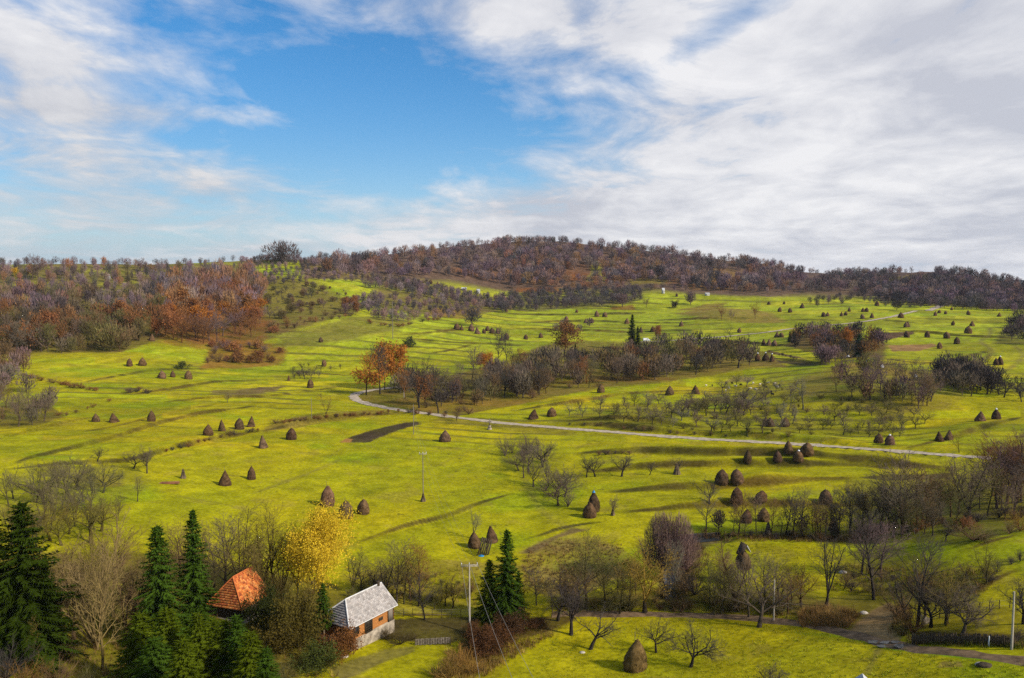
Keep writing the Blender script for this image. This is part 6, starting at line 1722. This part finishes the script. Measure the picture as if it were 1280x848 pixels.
scatter('bare_tree', [(-10, 533), (40, 535), (70, 522), (65, 500), (20, 480), (-10, 480)], 20, [(2, 'broad', GREYB), (1, 'broad', BROWN), (1, 'forked', GREYB)], (7, 11), 'in the clump at the left edge of the meadows', 'trees of the left edge clump', 'tree', 7)
scatter('bare_tree', [(-10, 500), (10, 495), (20, 470), (40, 465), (20, 440), (-10, 440)], 14, [(2, 'broad', BROWN), (1, 'broad', PURP)], (8, 11), 'below the left end of the wood', 'trees below the left end of the wood', 'tree', 6)
scatter('fruit_tree', [(5, 640), (60, 668), (120, 655), (150, 635), (150, 612), (90, 600), (30, 605)], 24, [(1, 'orchard', (0.15, .125, .06)), (2, 'orchard', (0.15, .125, .06)), (2, 'forked', (0.15, .125, .06))], (5.5, 9.5), 'in the left orchard', 'fruit trees of the left orchard', 'tree', 11)
scatter('fruit_tree', [(0, 690), (90, 690), (170, 660), (140, 650), (60, 670), (0, 675)], 12, [(2, 'orchard', YELB), (1, 'forked', GREYB)], (6, 9), 'between left orchard and spruces', 'fruit trees between orchard and spruces', 'tree', 12)
scatter('fruit_tree', [(640, 590), (665, 560), (690, 575), (712, 620), (722, 645), (700, 645), (660, 605)], 17, [(2, 'orchard', GREYB), (1, 'bush', GREYB), (1, 'forked', GREYB)], (5, 9), 'in the rough strip below the road', 'fruit trees of the rough strip', 'tree', 9)
for u, v, h, w, lab in ((733, 597, 30, .7, 'leftmost fruit tree of the terrace row'), (744, 596, 26, 1.2, 'second fruit tree of the terrace row'), (777, 596, 30, 1.3, 'third fruit tree of the terrace row, with a low side branch'), (812, 594, 18, 1.2, 'small fourth fruit tree of the terrace row'), (846, 592, 22, 1.2, 'rightmost fruit tree of the terrace row')):
    T('fruit_tree', ('orchard', 'mid'), u, v, h, DARKB, lab, w)
scatter('bare_tree', [(870, 668), (1000, 672), (1060, 674), (1060, 666), (980, 662), (880, 662)], 22, [(3, 'tall', GREYB), (2, 'tall', DARKB), (1, 'tall', BROWN)], (5, 11), 'in the alder row along the creek', 'alders along the creek', 'tree', 5.5)
scatter('bare_tree', [(1060, 672), (1130, 676), (1200, 664), (1290, 640), (1290, 622), (1200, 640), (1120, 655), (1060, 655)], 28, [(3, 'tall', GREYB), (1, 'broad', GREYB), (2, 'tall', BROWN), (1, 'tall', OLIV)], (7, 13), 'in the dense grove at the right above the rise', 'trees of the grove above the right rise', 'tree', 8)
scatter('bare_tree', [(1235, 632), (1290, 630), (1290, 610), (1240, 615)], 8, [(2, 'broad', RUSTB), (1, 'broad', PURP)], (12, 17), 'in the dark stand at the right edge below the road', 'trees of the right edge stand', 'tree', 9)
scatter('shrub', [(1060, 680), (1280, 655), (1280, 640), (1060, 665)], 24, [(2, 'bush', BROWN), (1, 'bush', RUSTB), (1, 'bush', DARKB)], (1.8, 4), 'under the grove above the right rise', 'shrubs under the right grove', 'shrub', 7)
scatter('shrub', [(870, 674), (1060, 677), (1060, 672), (870, 668)], 22, [(2, 'bush', BROWN), (2, 'bush', DARKB)], (1.0, 2.2), 'along the creek bank', 'shrubs on the creek bank', 'shrub', 5)
scatter('bare_tree', [(880, 770), (1000, 772), (1000, 750), (900, 745)], 9, [(2, 'tall', OLIV), (2, 'tall', GREYB)], (6, 10), 'beyond the dirt track', 'slim trees beyond the dirt track', 'tree', 9)
scatter('shrub', [(690, 768), (800, 764), (1000, 772), (1000, 758), (800, 748), (690, 752)], 26, [(3, 'bush', OLIV), (2, 'bush', BROWN), (1, 'bush', YELB)], (1.2, 3.2), 'along the far side of the dirt track', 'shrubs beside the dirt track', 'shrub', 8)
scatter('bare_tree', [(640, 768), (690, 768), (800, 756), (800, 735), (700, 745)], 10, [(2, 'tall', OLIV), (1, 'tall', BROWN), (1, 'tall', GREYB)], (5, 9), 'between spruce and stream', 'slim trees between spruce and stream', 'tree', 11)
scatter('shrub', [(1050, 740), (1130, 745), (1220, 740), (1240, 715), (1160, 725), (1060, 712)], 16, [(2, 'bush', OLIV), (2, 'bush', BROWN), (1, 'bush', DARKB)], (1.2, 3), 'in the hollow before the right rise', 'shrubs in the right hollow', 'shrub', 9)
scatter('shrub', [(440, 760), (500, 756), (580, 756), (600, 735), (560, 720), (450, 730)], 20, [(2, 'bush', OLIV), (1, 'bush', BROWN), (1, 'bush', YELB)], (1.2, 2.8), 'on the rough ground behind the yard', 'shrubs behind the yard', 'shrub', 9)
scatter('shrub', [(190, 760), (440, 770), (440, 740), (300, 725), (200, 735)], 20, [(2, 'bush', OLIV), (2, 'bush', YELB), (1, 'bush', BROWN)], (2, 4.5), 'in the undergrowth behind the houses', 'shrubs behind the houses', 'shrub', 13)
# hedge banks
for nm, line, n, cs, hr in (('the hedge bank left of the ploughed strip', [(345, 530), (380, 526), (430, 521), (500, 516)], 20, [RUSTB, BROWN, RUSTB], (1.2, 2.4)), ('the long hedge bank under the row of four haystacks', [(205, 566), (230, 560), (262, 551), (300, 543), (330, 538)], 13, [BROWN, DARKB, RUSTB], (1.2, 2.6)),
        ('the upper left hedge', [(25, 470), (50, 475), (75, 481), (100, 486), (128, 490)], 18, [RUSTB, BROWN], (1.6, 3.4)), ('the short hedge left of the pollard', [(160, 492), (175, 490), (190, 494)], 6, [BROWN, DARKB], (2, 3.4)), ('the bank above the crowd of haystacks', [(455, 402), (480, 408), (505, 408), (530, 403), (555, 401)], 13, [RUSTB, DARKB, RUSTB], (2, 4)), ('the bank below the upper left wood corner', [(72, 520), (90, 518), (130, 505), (140, 500)], 6, [RUSTB, BROWN], (1.2, 2.2)),
        ('the road bank near the fruit terrace', [(690, 533), (730, 532), (760, 535), (850, 543), (920, 547)], 9, [DARKB, BROWN], (.9, 1.6)), ('the bank of the upper fruit terrace', [(745, 570), (770, 568), (790, 568)], 6, [BROWN, DARKB], (1.2, 2.2)), ('the dark bank beside the russet grove', [(962, 442), (980, 446), (1003, 451)], 8, [BROWN, DARKB], (1.2, 2.4))):
    L_ = dense(line, 3)
    for k in range(n):
        u, v = L_[int((k + rnd.uniform(0, .9)) / n * (len(L_) - 1))]
        c = rnd.choice(cs); p = cast(u + rnd.uniform(-1.5, 1.5), v + rnd.uniform(-.6, .6)); hm = rnd.uniform(*hr)
        QUEUE.append((hm * F / depth(p) * 1.3, ('shrub', ('bush', 'far') if hm * F / depth(p) < 10 else ('bush', 'mid'), p, hm, jit(c), f'{WORD[c]} shrub on {nm}', 'shrub', 'shrubs on ' + nm, None, rnd.uniform(1.2, 1.9))))
# left wood, slopes
scatter('oak_tree', [(200, 420), (230, 432), (310, 425), (335, 405), (320, 370), (270, 360), (225, 375), (205, 395)], 70, [(3, 'oak', RUSTL), (1, 'oak', ORANGE), (3, 'broad', PURP), (3, 'broad', RUSTB)], (12, 22), 'in the rust coloured part of the left wood', 'trees in the rust part of the left wood', 'tree', 6, 'far', (.9, 1.15))
scatter('bare_tree', [(-10, 443), (60, 442), (150, 440), (200, 424), (205, 395), (150, 400), (60, 405), (-10, 405)], 95, [(3, 'broad', BROWN), (3, 'tall', GREYB), (2, 'broad', RUSTB), (1, 'broad', OLIV), (1, 'oak', RUSTL), (1, 'puff', OLIV), (2, 'tall', OLIV)], (9, 20), 'along the lower edge of the left wood', 'trees on the lower edge of the left wood', 'tree', 6, 'far')
scatter('shrub', [(258, 458), (300, 458), (350, 455), (355, 440), (320, 430), (265, 432)], 26, [(3, 'leafbush', RUSTB), (2, 'bush', BROWN), (2, 'leafbush', RUSTL), (1, 'bush', PURP)], (3.5, 7.5), 'in the rust thicket under the left wood', 'shrubs of the rust thicket', 'shrub', 6, 'far')
scatter('shrub', [(335, 418), (375, 410), (430, 400), (452, 390), (446, 384), (400, 396), (335, 408)], 26, [(2, 'bush', RUSTB), (2, 'bush', BROWN), (1, 'leafbush', RUSTL)], (3, 6), 'along the lower edge of the olive slope', 'shrubs edging the olive slope', 'shrub', 6, 'far')
scatter('fruit_tree', [(330, 405), (400, 392), (440, 382), (440, 362), (360, 356), (325, 370)], 64, [(2, 'puff', OLIV), (2, 'broad', GREYB), (2, 'puff', BROWN), (2, 'broad', DARKB), (1, 'puff', GREYB), (1, 'broad', PURP)], (3.0, 9), 'on the olive slope right of the left wood', 'fruit trees of the olive slope', 'tree', 3, 'far', (0.8, 1.7))
scatter('bare_tree', [(425, 396), (455, 398), (450, 380), (430, 378)], 7, [(1, 'broad', PURP), (1, 'oak', RUSTL)], (9, 12), 'at the corner where the olive slope ends', 'trees at the olive slope corner', 'tree', 5, 'far')
scatter('fruit_tree', [(366, 476), (382, 476), (405, 477), (402, 470), (370, 470)], 0 or 6, [(1, 'orchard', GREYB)], (4, 6), 'beside the haystacks above the road bend', 'small trees above the road bend', 'tree', 6, 'mid')
scatter('fruit_tree', [(355, 473), (385, 474), (430, 462), (405, 456), (360, 465)], 10, [(1, 'orchard', OLIV)], (4, 6), 'on the meadow left of the orange oaks', 'fruit trees left of the orange oaks', 'tree', 7, 'mid')
scatter('bare_tree', [(680, 420), (735, 420), (740, 405), (705, 402)], 7, [(1, 'broad', PURP)], (5, 9), 'in the little clump behind the rusty larch', 'trees behind the rusty larch', 'tree', 5, 'far')
scatter('bare_tree', [(1008, 385), (1065, 380), (1060, 370), (1010, 376)], 12, [(1, 'broad', DARKB), (1, 'broad', PURP)], (5, 8), 'in the thicket high on the right meadows', 'trees of the high right thicket', 'tree', 4, 'far')

# ---------------- far woods: past counting, one mass
FT = [far_tree(np.random.default_rng(900 + i), 330) for i in range(8)]
fw = MB()
def puff(p, hm, c, w):
    V, Ft = FT[rnd.randrange(8)]
    a = rnd.uniform(0, 6.28); ca_, sa_ = math.cos(a), math.sin(a); s = hm / 10.0
    Q = np.stack([(V[:, 0] * ca_ - V[:, 1] * sa_) * w + p.x, (V[:, 0] * sa_ + V[:, 1] * ca_) * w + p.y, V[:, 2] * s + p.z], 1)
    fw.add(Q, Ft, 0, c)
    Vt, Ftt = prisms(np.array([[p.x, p.y, p.z - .4]]), np.array([[p.x, p.y, p.z + hm * .75]]), np.array([.22 * s + .05]), np.array([.06]), 3); fw.add(Vt, Ftt, 0, tuple(x * .7 for x in c))
GLADES = [[(700, 351), (735, 352), (752, 345), (738, 336), (705, 341)], [(1095, 353), (1150, 350), (1176, 344), (1150, 341), (1110, 346)], [(765, 338), (800, 341), (792, 333), (768, 331)], [(560, 341), (608, 346), (600, 339), (566, 336)], [(885, 351), (935, 353), (925, 343), (892, 341)], [(640, 367), (705, 367), (702, 362), (642, 361)], [(830, 330), (870, 338), (860, 331)], [(780, 361), (850, 361), (845, 354), (790, 353)], [(440, 341), (500, 343), (490, 338), (450, 337)], [(100, 396), (160, 392), (150, 386), (105, 389)], [(1180, 366), (1240, 370), (1230, 364)]]
def mass(px, n, cols_, hr, gap=3.0, wide=(.85, 1.2)):
    for u, v in spots(px, n, gap, .5):
        if any(inside(g, u, v) for g in GLADES):
            continue
        p = cast(u, v); hm = rnd.uniform(*hr)
        puff(p, hm, jit(rnd.choice(cols_), .25), hm / 10 * rnd.uniform(*wide))
# the trees of each kind that show largest stand as things of their own
QUEUE.sort(key=lambda q: -q[0])
have = {}
for o in scene.objects:
    if o.parent is None:
        s_ = o.name.split('.')[0]; have[s_] = have.get(s_, 0) + 1
for pxh, q in QUEUE:
    if have.get(q[0], 0) < 300:
        have[q[0]] = have.get(q[0], 0) + 1
        put_tree(*q)
    else:
        puff(q[2], q[3], q[4], q[3] / 10 * q[9])
FP = [(0.215, .145, .15), (0.17, .115, .132), (0.225, .145, .115), (0.155, .105, .105)]; FR = [(0.26, .13, .06), (0.24, .12, .07), (0.22, .13, .085)]; FD = [(0.095, .074, .072), (0.08, .066, .068), (0.11, .082, .078)]
mass([(400, 342), (470, 348), (560, 345), (640, 358), (760, 352), (860, 362), (960, 366), (1010, 356), (1000, 344), (960, 334), (900, 328), (800, 316), (700, 304), (650, 304), (560, 312), (480, 322), (430, 328)], 640, FP * 3 + FR + FD, (9, 21), 3.8, (.7, 1.25))
mass([(640, 364), (860, 364), (960, 368), (1005, 362), (960, 350), (800, 345), (640, 352)], 170, FP + FR * 2 + FD, (7, 12), 5)
mass([(1005, 366), (1060, 366), (1110, 378), (1180, 384), (1290, 388), (1290, 362), (1230, 350), (1180, 343), (1100, 343), (1030, 346)], 380, FP * 2 + FD * 2, (8, 17), 3.6)
mass([(1130, 380), (1180, 386), (1290, 392), (1290, 376), (1180, 368), (1110, 366)], 150, FD * 2 + FP, (8, 13), 4)
mass([(625, 392), (700, 388), (760, 384), (802, 376), (800, 364), (720, 364), (640, 370), (620, 380)], 150, FD, (7, 11), 3.8)
mass([(455, 360), (480, 362), (530, 372), (600, 386), (640, 390), (640, 376), (570, 366), (510, 352), (470, 350)], 130, FD + FP, (6, 11), 4.5)
mass([(430, 385), (460, 398), (500, 404), (560, 400), (600, 392), (560, 380), (480, 372), (450, 372)], 100, FD + FP * 2, (5, 10), 5.5)
mass([(-10, 408), (60, 408), (150, 402), (205, 396), (300, 362), (320, 345), (250, 352), (150, 372), (60, 376), (-10, 376)], 150, FP + FR + FD + [(0.15, .11, .05), (0.13, .10, .05), (0.10, .07, .045), (0.12, .10, .05)], (9, 19), 5, (.45, .85))
mass([(200, 400), (320, 395), (330, 360), (290, 345), (230, 352), (200, 370)], 90, FP + FR * 2, (11, 22), 5, (.65, 1.0))
mass([(-10, 376), (100, 372), (240, 352), (330, 340), (330, 330), (200, 334), (-10, 336)], 180, FD + FP * 2 + FR + [(0.12, .10, .05)], (5, 12), 4.5, (.5, 1.0))
mass([(330, 358), (400, 352), (470, 356), (480, 340), (420, 330), (370, 330), (330, 336)], 100, FD + FP, (5, 9), 6)
mass([(300, 332), (350, 330), (400, 334), (420, 328), (380, 325), (350, 324), (300, 328)], 50, FD + FP, (6, 11), 4)
mass([(1040, 372), (1105, 384), (1180, 386), (1110, 372)], 30, FD, (5, 9), 5)
# saplings and single trees standing up on the skyline
def sky(u0, u1, n, hr, cols_):
    for k in range(n):
        u = rnd.uniform(u0, u1); v = float(np.interp(u, su, sv)) + rnd.uniform(.2, 2.5)
        p = cast(u, v); hm = rnd.uniform(*hr); c = jit(rnd.choice(cols_)); V, Ft = FT[rnd.randrange(8)]
        s = hm / 10; w = s * rnd.uniform(.6, 1.0); Q = V * np.array([w, w, s]) + np.array([p.x, p.y, p.z])
        keep = np.random.default_rng(k).random(len(Ft)) < .55
        fw.add(Q, Ft[keep], 0, c)
        Vt, Ftt = prisms(np.array([[p.x, p.y, p.z - .4]]), np.array([[p.x, p.y, p.z + hm * .7]]), np.array([.2]), np.array([.07]), 3); fw.add(Vt, Ftt, 0, c)
sky(-10, 330, 46, (4.5, 9), FD); sky(330, 560, 44, (6, 12), FD + FP); sky(560, 1000, 120, (8, 14), FD + FP); sky(1000, 1285, 60, (7, 14), FD + FP)
tag(link('far_wood', fw.mesh('far_wood', [M['wood_mass']], False, True)), 'leafless purple brown woods covering the far hills', 'wood', None, 'stuff')

# ---------------- dry weeds and tussocks
wd = MB()
def weeds(px, n, cols_, hr, gap=0.8, blades_n=9, fat=.05):
    rng = np.random.default_rng(len(px) * 31 + n)
    for u, v in spots_fast(px, n, rng):
        p = cast(u, v); k = blades_n
        a = rng.uniform(0, 6.283, k); h = rng.uniform(*hr, k); rad = rng.uniform(0, .45, k)
        P = np.stack([p.x + np.cos(a) * rad, p.y + np.sin(a) * rad, np.full(k, p.z - .05)], 1)
        D = np.stack([np.cos(a) * h * .35, np.sin(a) * h * .35, h], 1) + rng.normal(size=(k, 3)) * .08
        S = np.stack([-np.sin(a), np.cos(a), np.zeros(k)], 1)
        V, Ft = blades(P, D, S, rng.uniform(fat * .7, fat * 1.6, k)); c = cols_[rng.integers(len(cols_))]; b_ = rng.uniform(.7, 1.3)
        wd.add(V, Ft, 0, tuple(x * b_ for x in c))
def spots_fast(px, n, rng):
    us = [p[0] for p in px]; vv = [p[1] for p in px]; out = []
    while len(out) < n:
        u = rng.uniform(min(us), max(us)); v = rng.uniform(min(vv), max(vv))
        if inside(px, u, v): out.append((u, v))
    return out
ST = [(0.24, .15, .05), (0.17, .10, .03), (0.12, .07, .025)]; GR = [(0.13, .15, .012), (0.16, .16, .014), (0.10, .13, .01)]; YG = [(0.22, .19, .015), (0.17, .17, .014)]
weeds([(0, 850), (0, 760), (200, 745), (430, 760), (440, 800), (420, 850)], 900, ST + [(0.10, .09, .02)], (.4, 1.3))
weeds([(640, 745), (660, 685), (700, 674), (780, 682), (790, 715), (700, 740)], 800, ST, (.2, .6), fat=.09)
weeds([(690, 770), (800, 764), (960, 770), (1060, 785), (1060, 768), (960, 755), (800, 748), (690, 755)], 900, ST + GR, (.3, .9))
weeds([(440, 760), (600, 758), (600, 705), (440, 715)], 500, ST + YG, (.3, .9))
weeds([(540, 850), (560, 815), (600, 820), (640, 805), (700, 790), (600, 850)], 500, ST + [(0.26, .15, .03)], (.4, 1.4))
weeds([(1000, 785), (1060, 785), (1075, 770), (1040, 760), (1000, 765)], 380, [(0.26, .14, .045), (0.20, .11, .035)], (.6, 1.5))
weeds([(1110, 792), (1140, 800), (1140, 760), (1125, 755)], 200, ST, (.3, .9))
weeds([(1040, 740), (1230, 745), (1250, 712), (1160, 715), (1050, 705)], 600, ST + [(0.10, .085, .016)], (.3, .9))
weeds([(1130, 800), (1280, 806), (1280, 812), (1130, 806)], 200, GR + ST, (.3, .8))
weeds([(830, 745), (870, 745), (890, 690), (860, 672), (828, 700)], 420, ST, (.5, 1.5))
weeds([(640, 848), (690, 796), (800, 775), (1000, 785), (1180, 822), (1280, 832), (1280, 850), (640, 850)], 1500, [(0.21, .25, .01), (0.25, .25, .012), (0.27, .24, .02)], (.08, .26), blades_n=12, fat=.07)
weeds([(880, 740), (1000, 740), (1000, 678), (885, 676)], 300, YG, (.15, .4), fat=.07)
weeds([(870, 676), (1100, 680), (1100, 672), (870, 668)], 420, ST, (.4, 1.1))
tag(link('dry_weeds', wd.mesh('dry_weeds', [M['weeds']], False, True)), 'dry weeds and grass tussocks on rough ground', 'weeds', None, 'stuff')
# ------------------------------------------------------------------ sky, clouds and sun
W = bpy.data.worlds.new('World'); scene.world = W; W.use_nodes = True
n, l = W.node_tree.nodes, W.node_tree.links
for x in list(n): n.remove(x)
HAZE = 3.2e-5
outw = node(n, 'ShaderNodeOutputWorld'); bg = node(n, 'ShaderNodeBackground'); bg.inputs['Strength'].default_value = 0.10
l.new(bg.outputs[0], outw.inputs[0])
SUN_AZ, SUN_EL = R(118), R(34)
st = node(n, 'ShaderNodeTexSky', sky_type='NISHITA'); st.sun_disc = False; st.sun_elevation = SUN_EL; st.sun_rotation = SUN_AZ
st.air_density = 1.0; st.dust_density = 0.4; st.ozone_density = 2.5; st.altitude = 400
tc = node(n, 'ShaderNodeTexCoord'); sx = node(n, 'ShaderNodeSeparateXYZ'); l.new(tc.outputs['Generated'], sx.inputs[0])
def mth(op, a, b=None, c=None, clamp=False):
    x = node(n, 'ShaderNodeMath', operation=op); x.use_clamp = clamp
    for i, q in enumerate((a, b, c)):
        if q is None: continue
        if isinstance(q, (int, float)): x.inputs[i].default_value = q
        else: l.new(q, x.inputs[i])
    return x.outputs[0]
X_, Y_, Z_ = sx.outputs
az_ = mth('ARCTAN2', X_, Y_)
el_ = mth('ARCSINE', Z_)
zz = mth('ADD', mth('MAXIMUM', Z_, 0.0), 0.16)
px_ = mth('DIVIDE', X_, zz); py_ = mth('DIVIDE', Y_, zz)
cv = node(n, 'ShaderNodeCombineXYZ'); l.new(px_, cv.inputs[0]); l.new(py_, cv.inputs[1])
def nz(scale, det, rough, dist, off=(0, 0, 0), sc=(1, 1, 1), src=None):
    mp = node(n, 'ShaderNodeMapping'); mp.inputs['Location'].default_value = off; mp.inputs['Scale'].default_value = sc
    l.new(src or cv.outputs[0], mp.inputs[0])
    t = node(n, 'ShaderNodeTexNoise'); t.inputs['Scale'].default_value = scale; t.inputs['Detail'].default_value = det; t.inputs['Roughness'].default_value = rough; t.inputs['Distortion'].default_value = dist
    l.new(mp.outputs[0], t.inputs['Vector']); return t.outputs['Fac']
def gauss(u, v, ru, rv, amp, tilt=0.0):
    a0 = math.atan((u - 640) / F); e0 = math.atan((356 - v) / F * math.cos(a0))
    da = mth('SUBTRACT', az_, a0); de = mth('SUBTRACT', el_, e0)
    if tilt:
        de = mth('SUBTRACT', de, mth('MULTIPLY', da, tilt))
    q = mth('ADD', mth('POWER', mth('ABSOLUTE', mth('DIVIDE', da, ru / F)), 2.0), mth('POWER', mth('ABSOLUTE', mth('DIVIDE', de, rv / F)), 2.0))
    return mth('MULTIPLY', mth('EXPONENT', mth('MULTIPLY', q, -1.0)), amp)
N1 = nz(0.8, 6, .5, .3, (3.1, 1.7, 0)); N2 = nz(2.1, 10, .6, .6, (7.7, 2.2, 0), (1.0, .85, 1)); N3 = nz(1.1, 5, .5, .3, (1.2, 9.4, 0), (0.8, 1.1, 1)); N5 = nz(6.0, 7, .6, .4, (2.2, 5.1, 0), (1.0, .8, 1))
base = mth('ADD', mth('ADD', mth('MULTIPLY', N1, .55), mth('MULTIPLY', N2, .85)), mth('MULTIPLY', N5, .30))
base = mth('SUBTRACT', base, .35)
bias = mth('MULTIPLY', mth('TANH', mth('MULTIPLY', mth('SUBTRACT', az_, .02), 7.0)), .115)
for g_ in ((390, 130, 190, 85, -.13), (290, 75, 150, 36, -.06), (540, 185, 90, 50, -.10), (900, 42, 85, 22, -.20, .45), (60, 80, 150, 90, .22), (20, 20, 130, 50, .08), (560, 20, 190, 30, .17), (730, 70, 150, 42, .10), (1000, 180, 320, 120, .10), (330, 150, 130, 12, .09, .05), (470, 75, 140, 12, .10, -.1), (200, 150, 170, 16, .09), (640, 262, 110, 22, .08), (130, 210, 280, 30, .11), (150, 290, 420, 40, .11), (980, 290, 420, 60, .16), (1150, 60, 180, 120, .16), (1240, 190, 140, 160, .10), (700, 25, 120, 30, .06), (480, 300, 260, 26, .09)):
    bias = mth('ADD', bias, gauss(*g_))
cov = mth('ADD', base, bias)
mr = node(n, 'ShaderNodeMapRange'); mr.inputs['From Min'].default_value = .37; mr.inputs['From Max'].default_value = .68; l.new(cov, mr.inputs['Value'])
alpha = mth('MULTIPLY', mth('POWER', mr.outputs[0], 1.15), .97)
# thickness greys the cloud, thin edges stay bright
sh = mth('ADD', mth('ADD', mth('MULTIPLY', N3, .75), .12), mth('ADD', mth('MULTIPLY', mth('SUBTRACT', N2, .5), .8), mth('MULTIPLY', mth('SUBTRACT', N5, .5), .35)))
cr = node(n, 'ShaderNodeValToRGB'); e = cr.color_ramp.elements
e[0].position = .32; e[0].color = (4.0, 4.12, 4.6, 1); e[1].position = .64; e[1].color = (6.3, 6.25, 6.35, 1)
l.new(sh, cr.inputs[0])
hs = node(n, 'ShaderNodeHueSaturation'); hs.inputs['Saturation'].default_value = 1.38; hs.inputs['Value'].default_value = 1.0; l.new(st.outputs[0], hs.inputs['Color'])
mx = node(n, 'ShaderNodeMix', data_type='RGBA'); l.new(alpha, mx.inputs[0]); 
vl = node(n, 'ShaderNodeMix', data_type='RGBA'); vl.inputs[7].default_value = (2.75, 3.75, 5.2, 1)
l.new(mth('MULTIPLY', mth('EXPONENT', mth('MULTIPLY', mth('POWER', mth('DIVIDE', mth('MAXIMUM', el_, 0.0), .085), 1.6), -1.0)), .9), vl.inputs[0])
l.new(hs.outputs[0], vl.inputs[6]); l.new(vl.outputs[2], mx.inputs[6]); l.new(cr.outputs[0], mx.inputs[7])
# a slate veil low over the left ridge
dk = mth('SUBTRACT', 1.0, gauss(100, 250, 430, 130, .20))
vm = node(n, 'ShaderNodeVectorMath', operation='SCALE'); l.new(mx.outputs[2], vm.inputs[0]); l.new(dk, vm.inputs['Scale'])
l.new(vm.outputs[0], bg.inputs['Color'])
# the air between here and the far hills
hz = MB(); hz.box((-9000, -60, -80), (9000, 12000, 262))
hm_ = bpy.data.materials.new('thin_haze'); hn, hl = nt(hm_)
for x in list(hn):
    if x.type == 'BSDF_PRINCIPLED': hn.remove(x)
pv = node(hn, 'ShaderNodeVolumePrincipled'); pv.inputs['Density'].default_value = HAZE; pv.inputs['Color'].default_value = (.82, .88, 1.0, 1)
hl.new(pv.outputs[0], hn['Material Output'].inputs['Volume'])
if HAZE:
    tag(link('haze', hz.mesh('haze', [hm_])), 'thin blue haze over the valley', 'haze', None, 'stuff')

ld = bpy.data.lights.new('sun', 'SUN'); ld.energy = 3.6; ld.angle = R(4.0); ld.color = (1.0, .93, .80)
so = bpy.data.objects.new('sun', ld); COL.objects.link(so)
sd = Vector((math.sin(SUN_AZ) * math.cos(SUN_EL), math.cos(SUN_AZ) * math.cos(SUN_EL), math.sin(SUN_EL)))
so.rotation_euler = sd.to_track_quat('Z', 'Y').to_euler()
so.location = (0, 0, 300)
scene.view_settings.view_transform = 'Standard'; scene.view_settings.look = 'None'
scene.view_settings.gamma = 1.0; scene.view_settings.use_curve_mapping = False
scene.view_settings.exposure = 0.52
scene.cycles.use_denoising = False
scene.cycles.sample_clamp_indirect = 4.0
scene.cycles.max_bounces = 5; scene.cycles.diffuse_bounces = 2; scene.cycles.transparent_max_bounces = 6
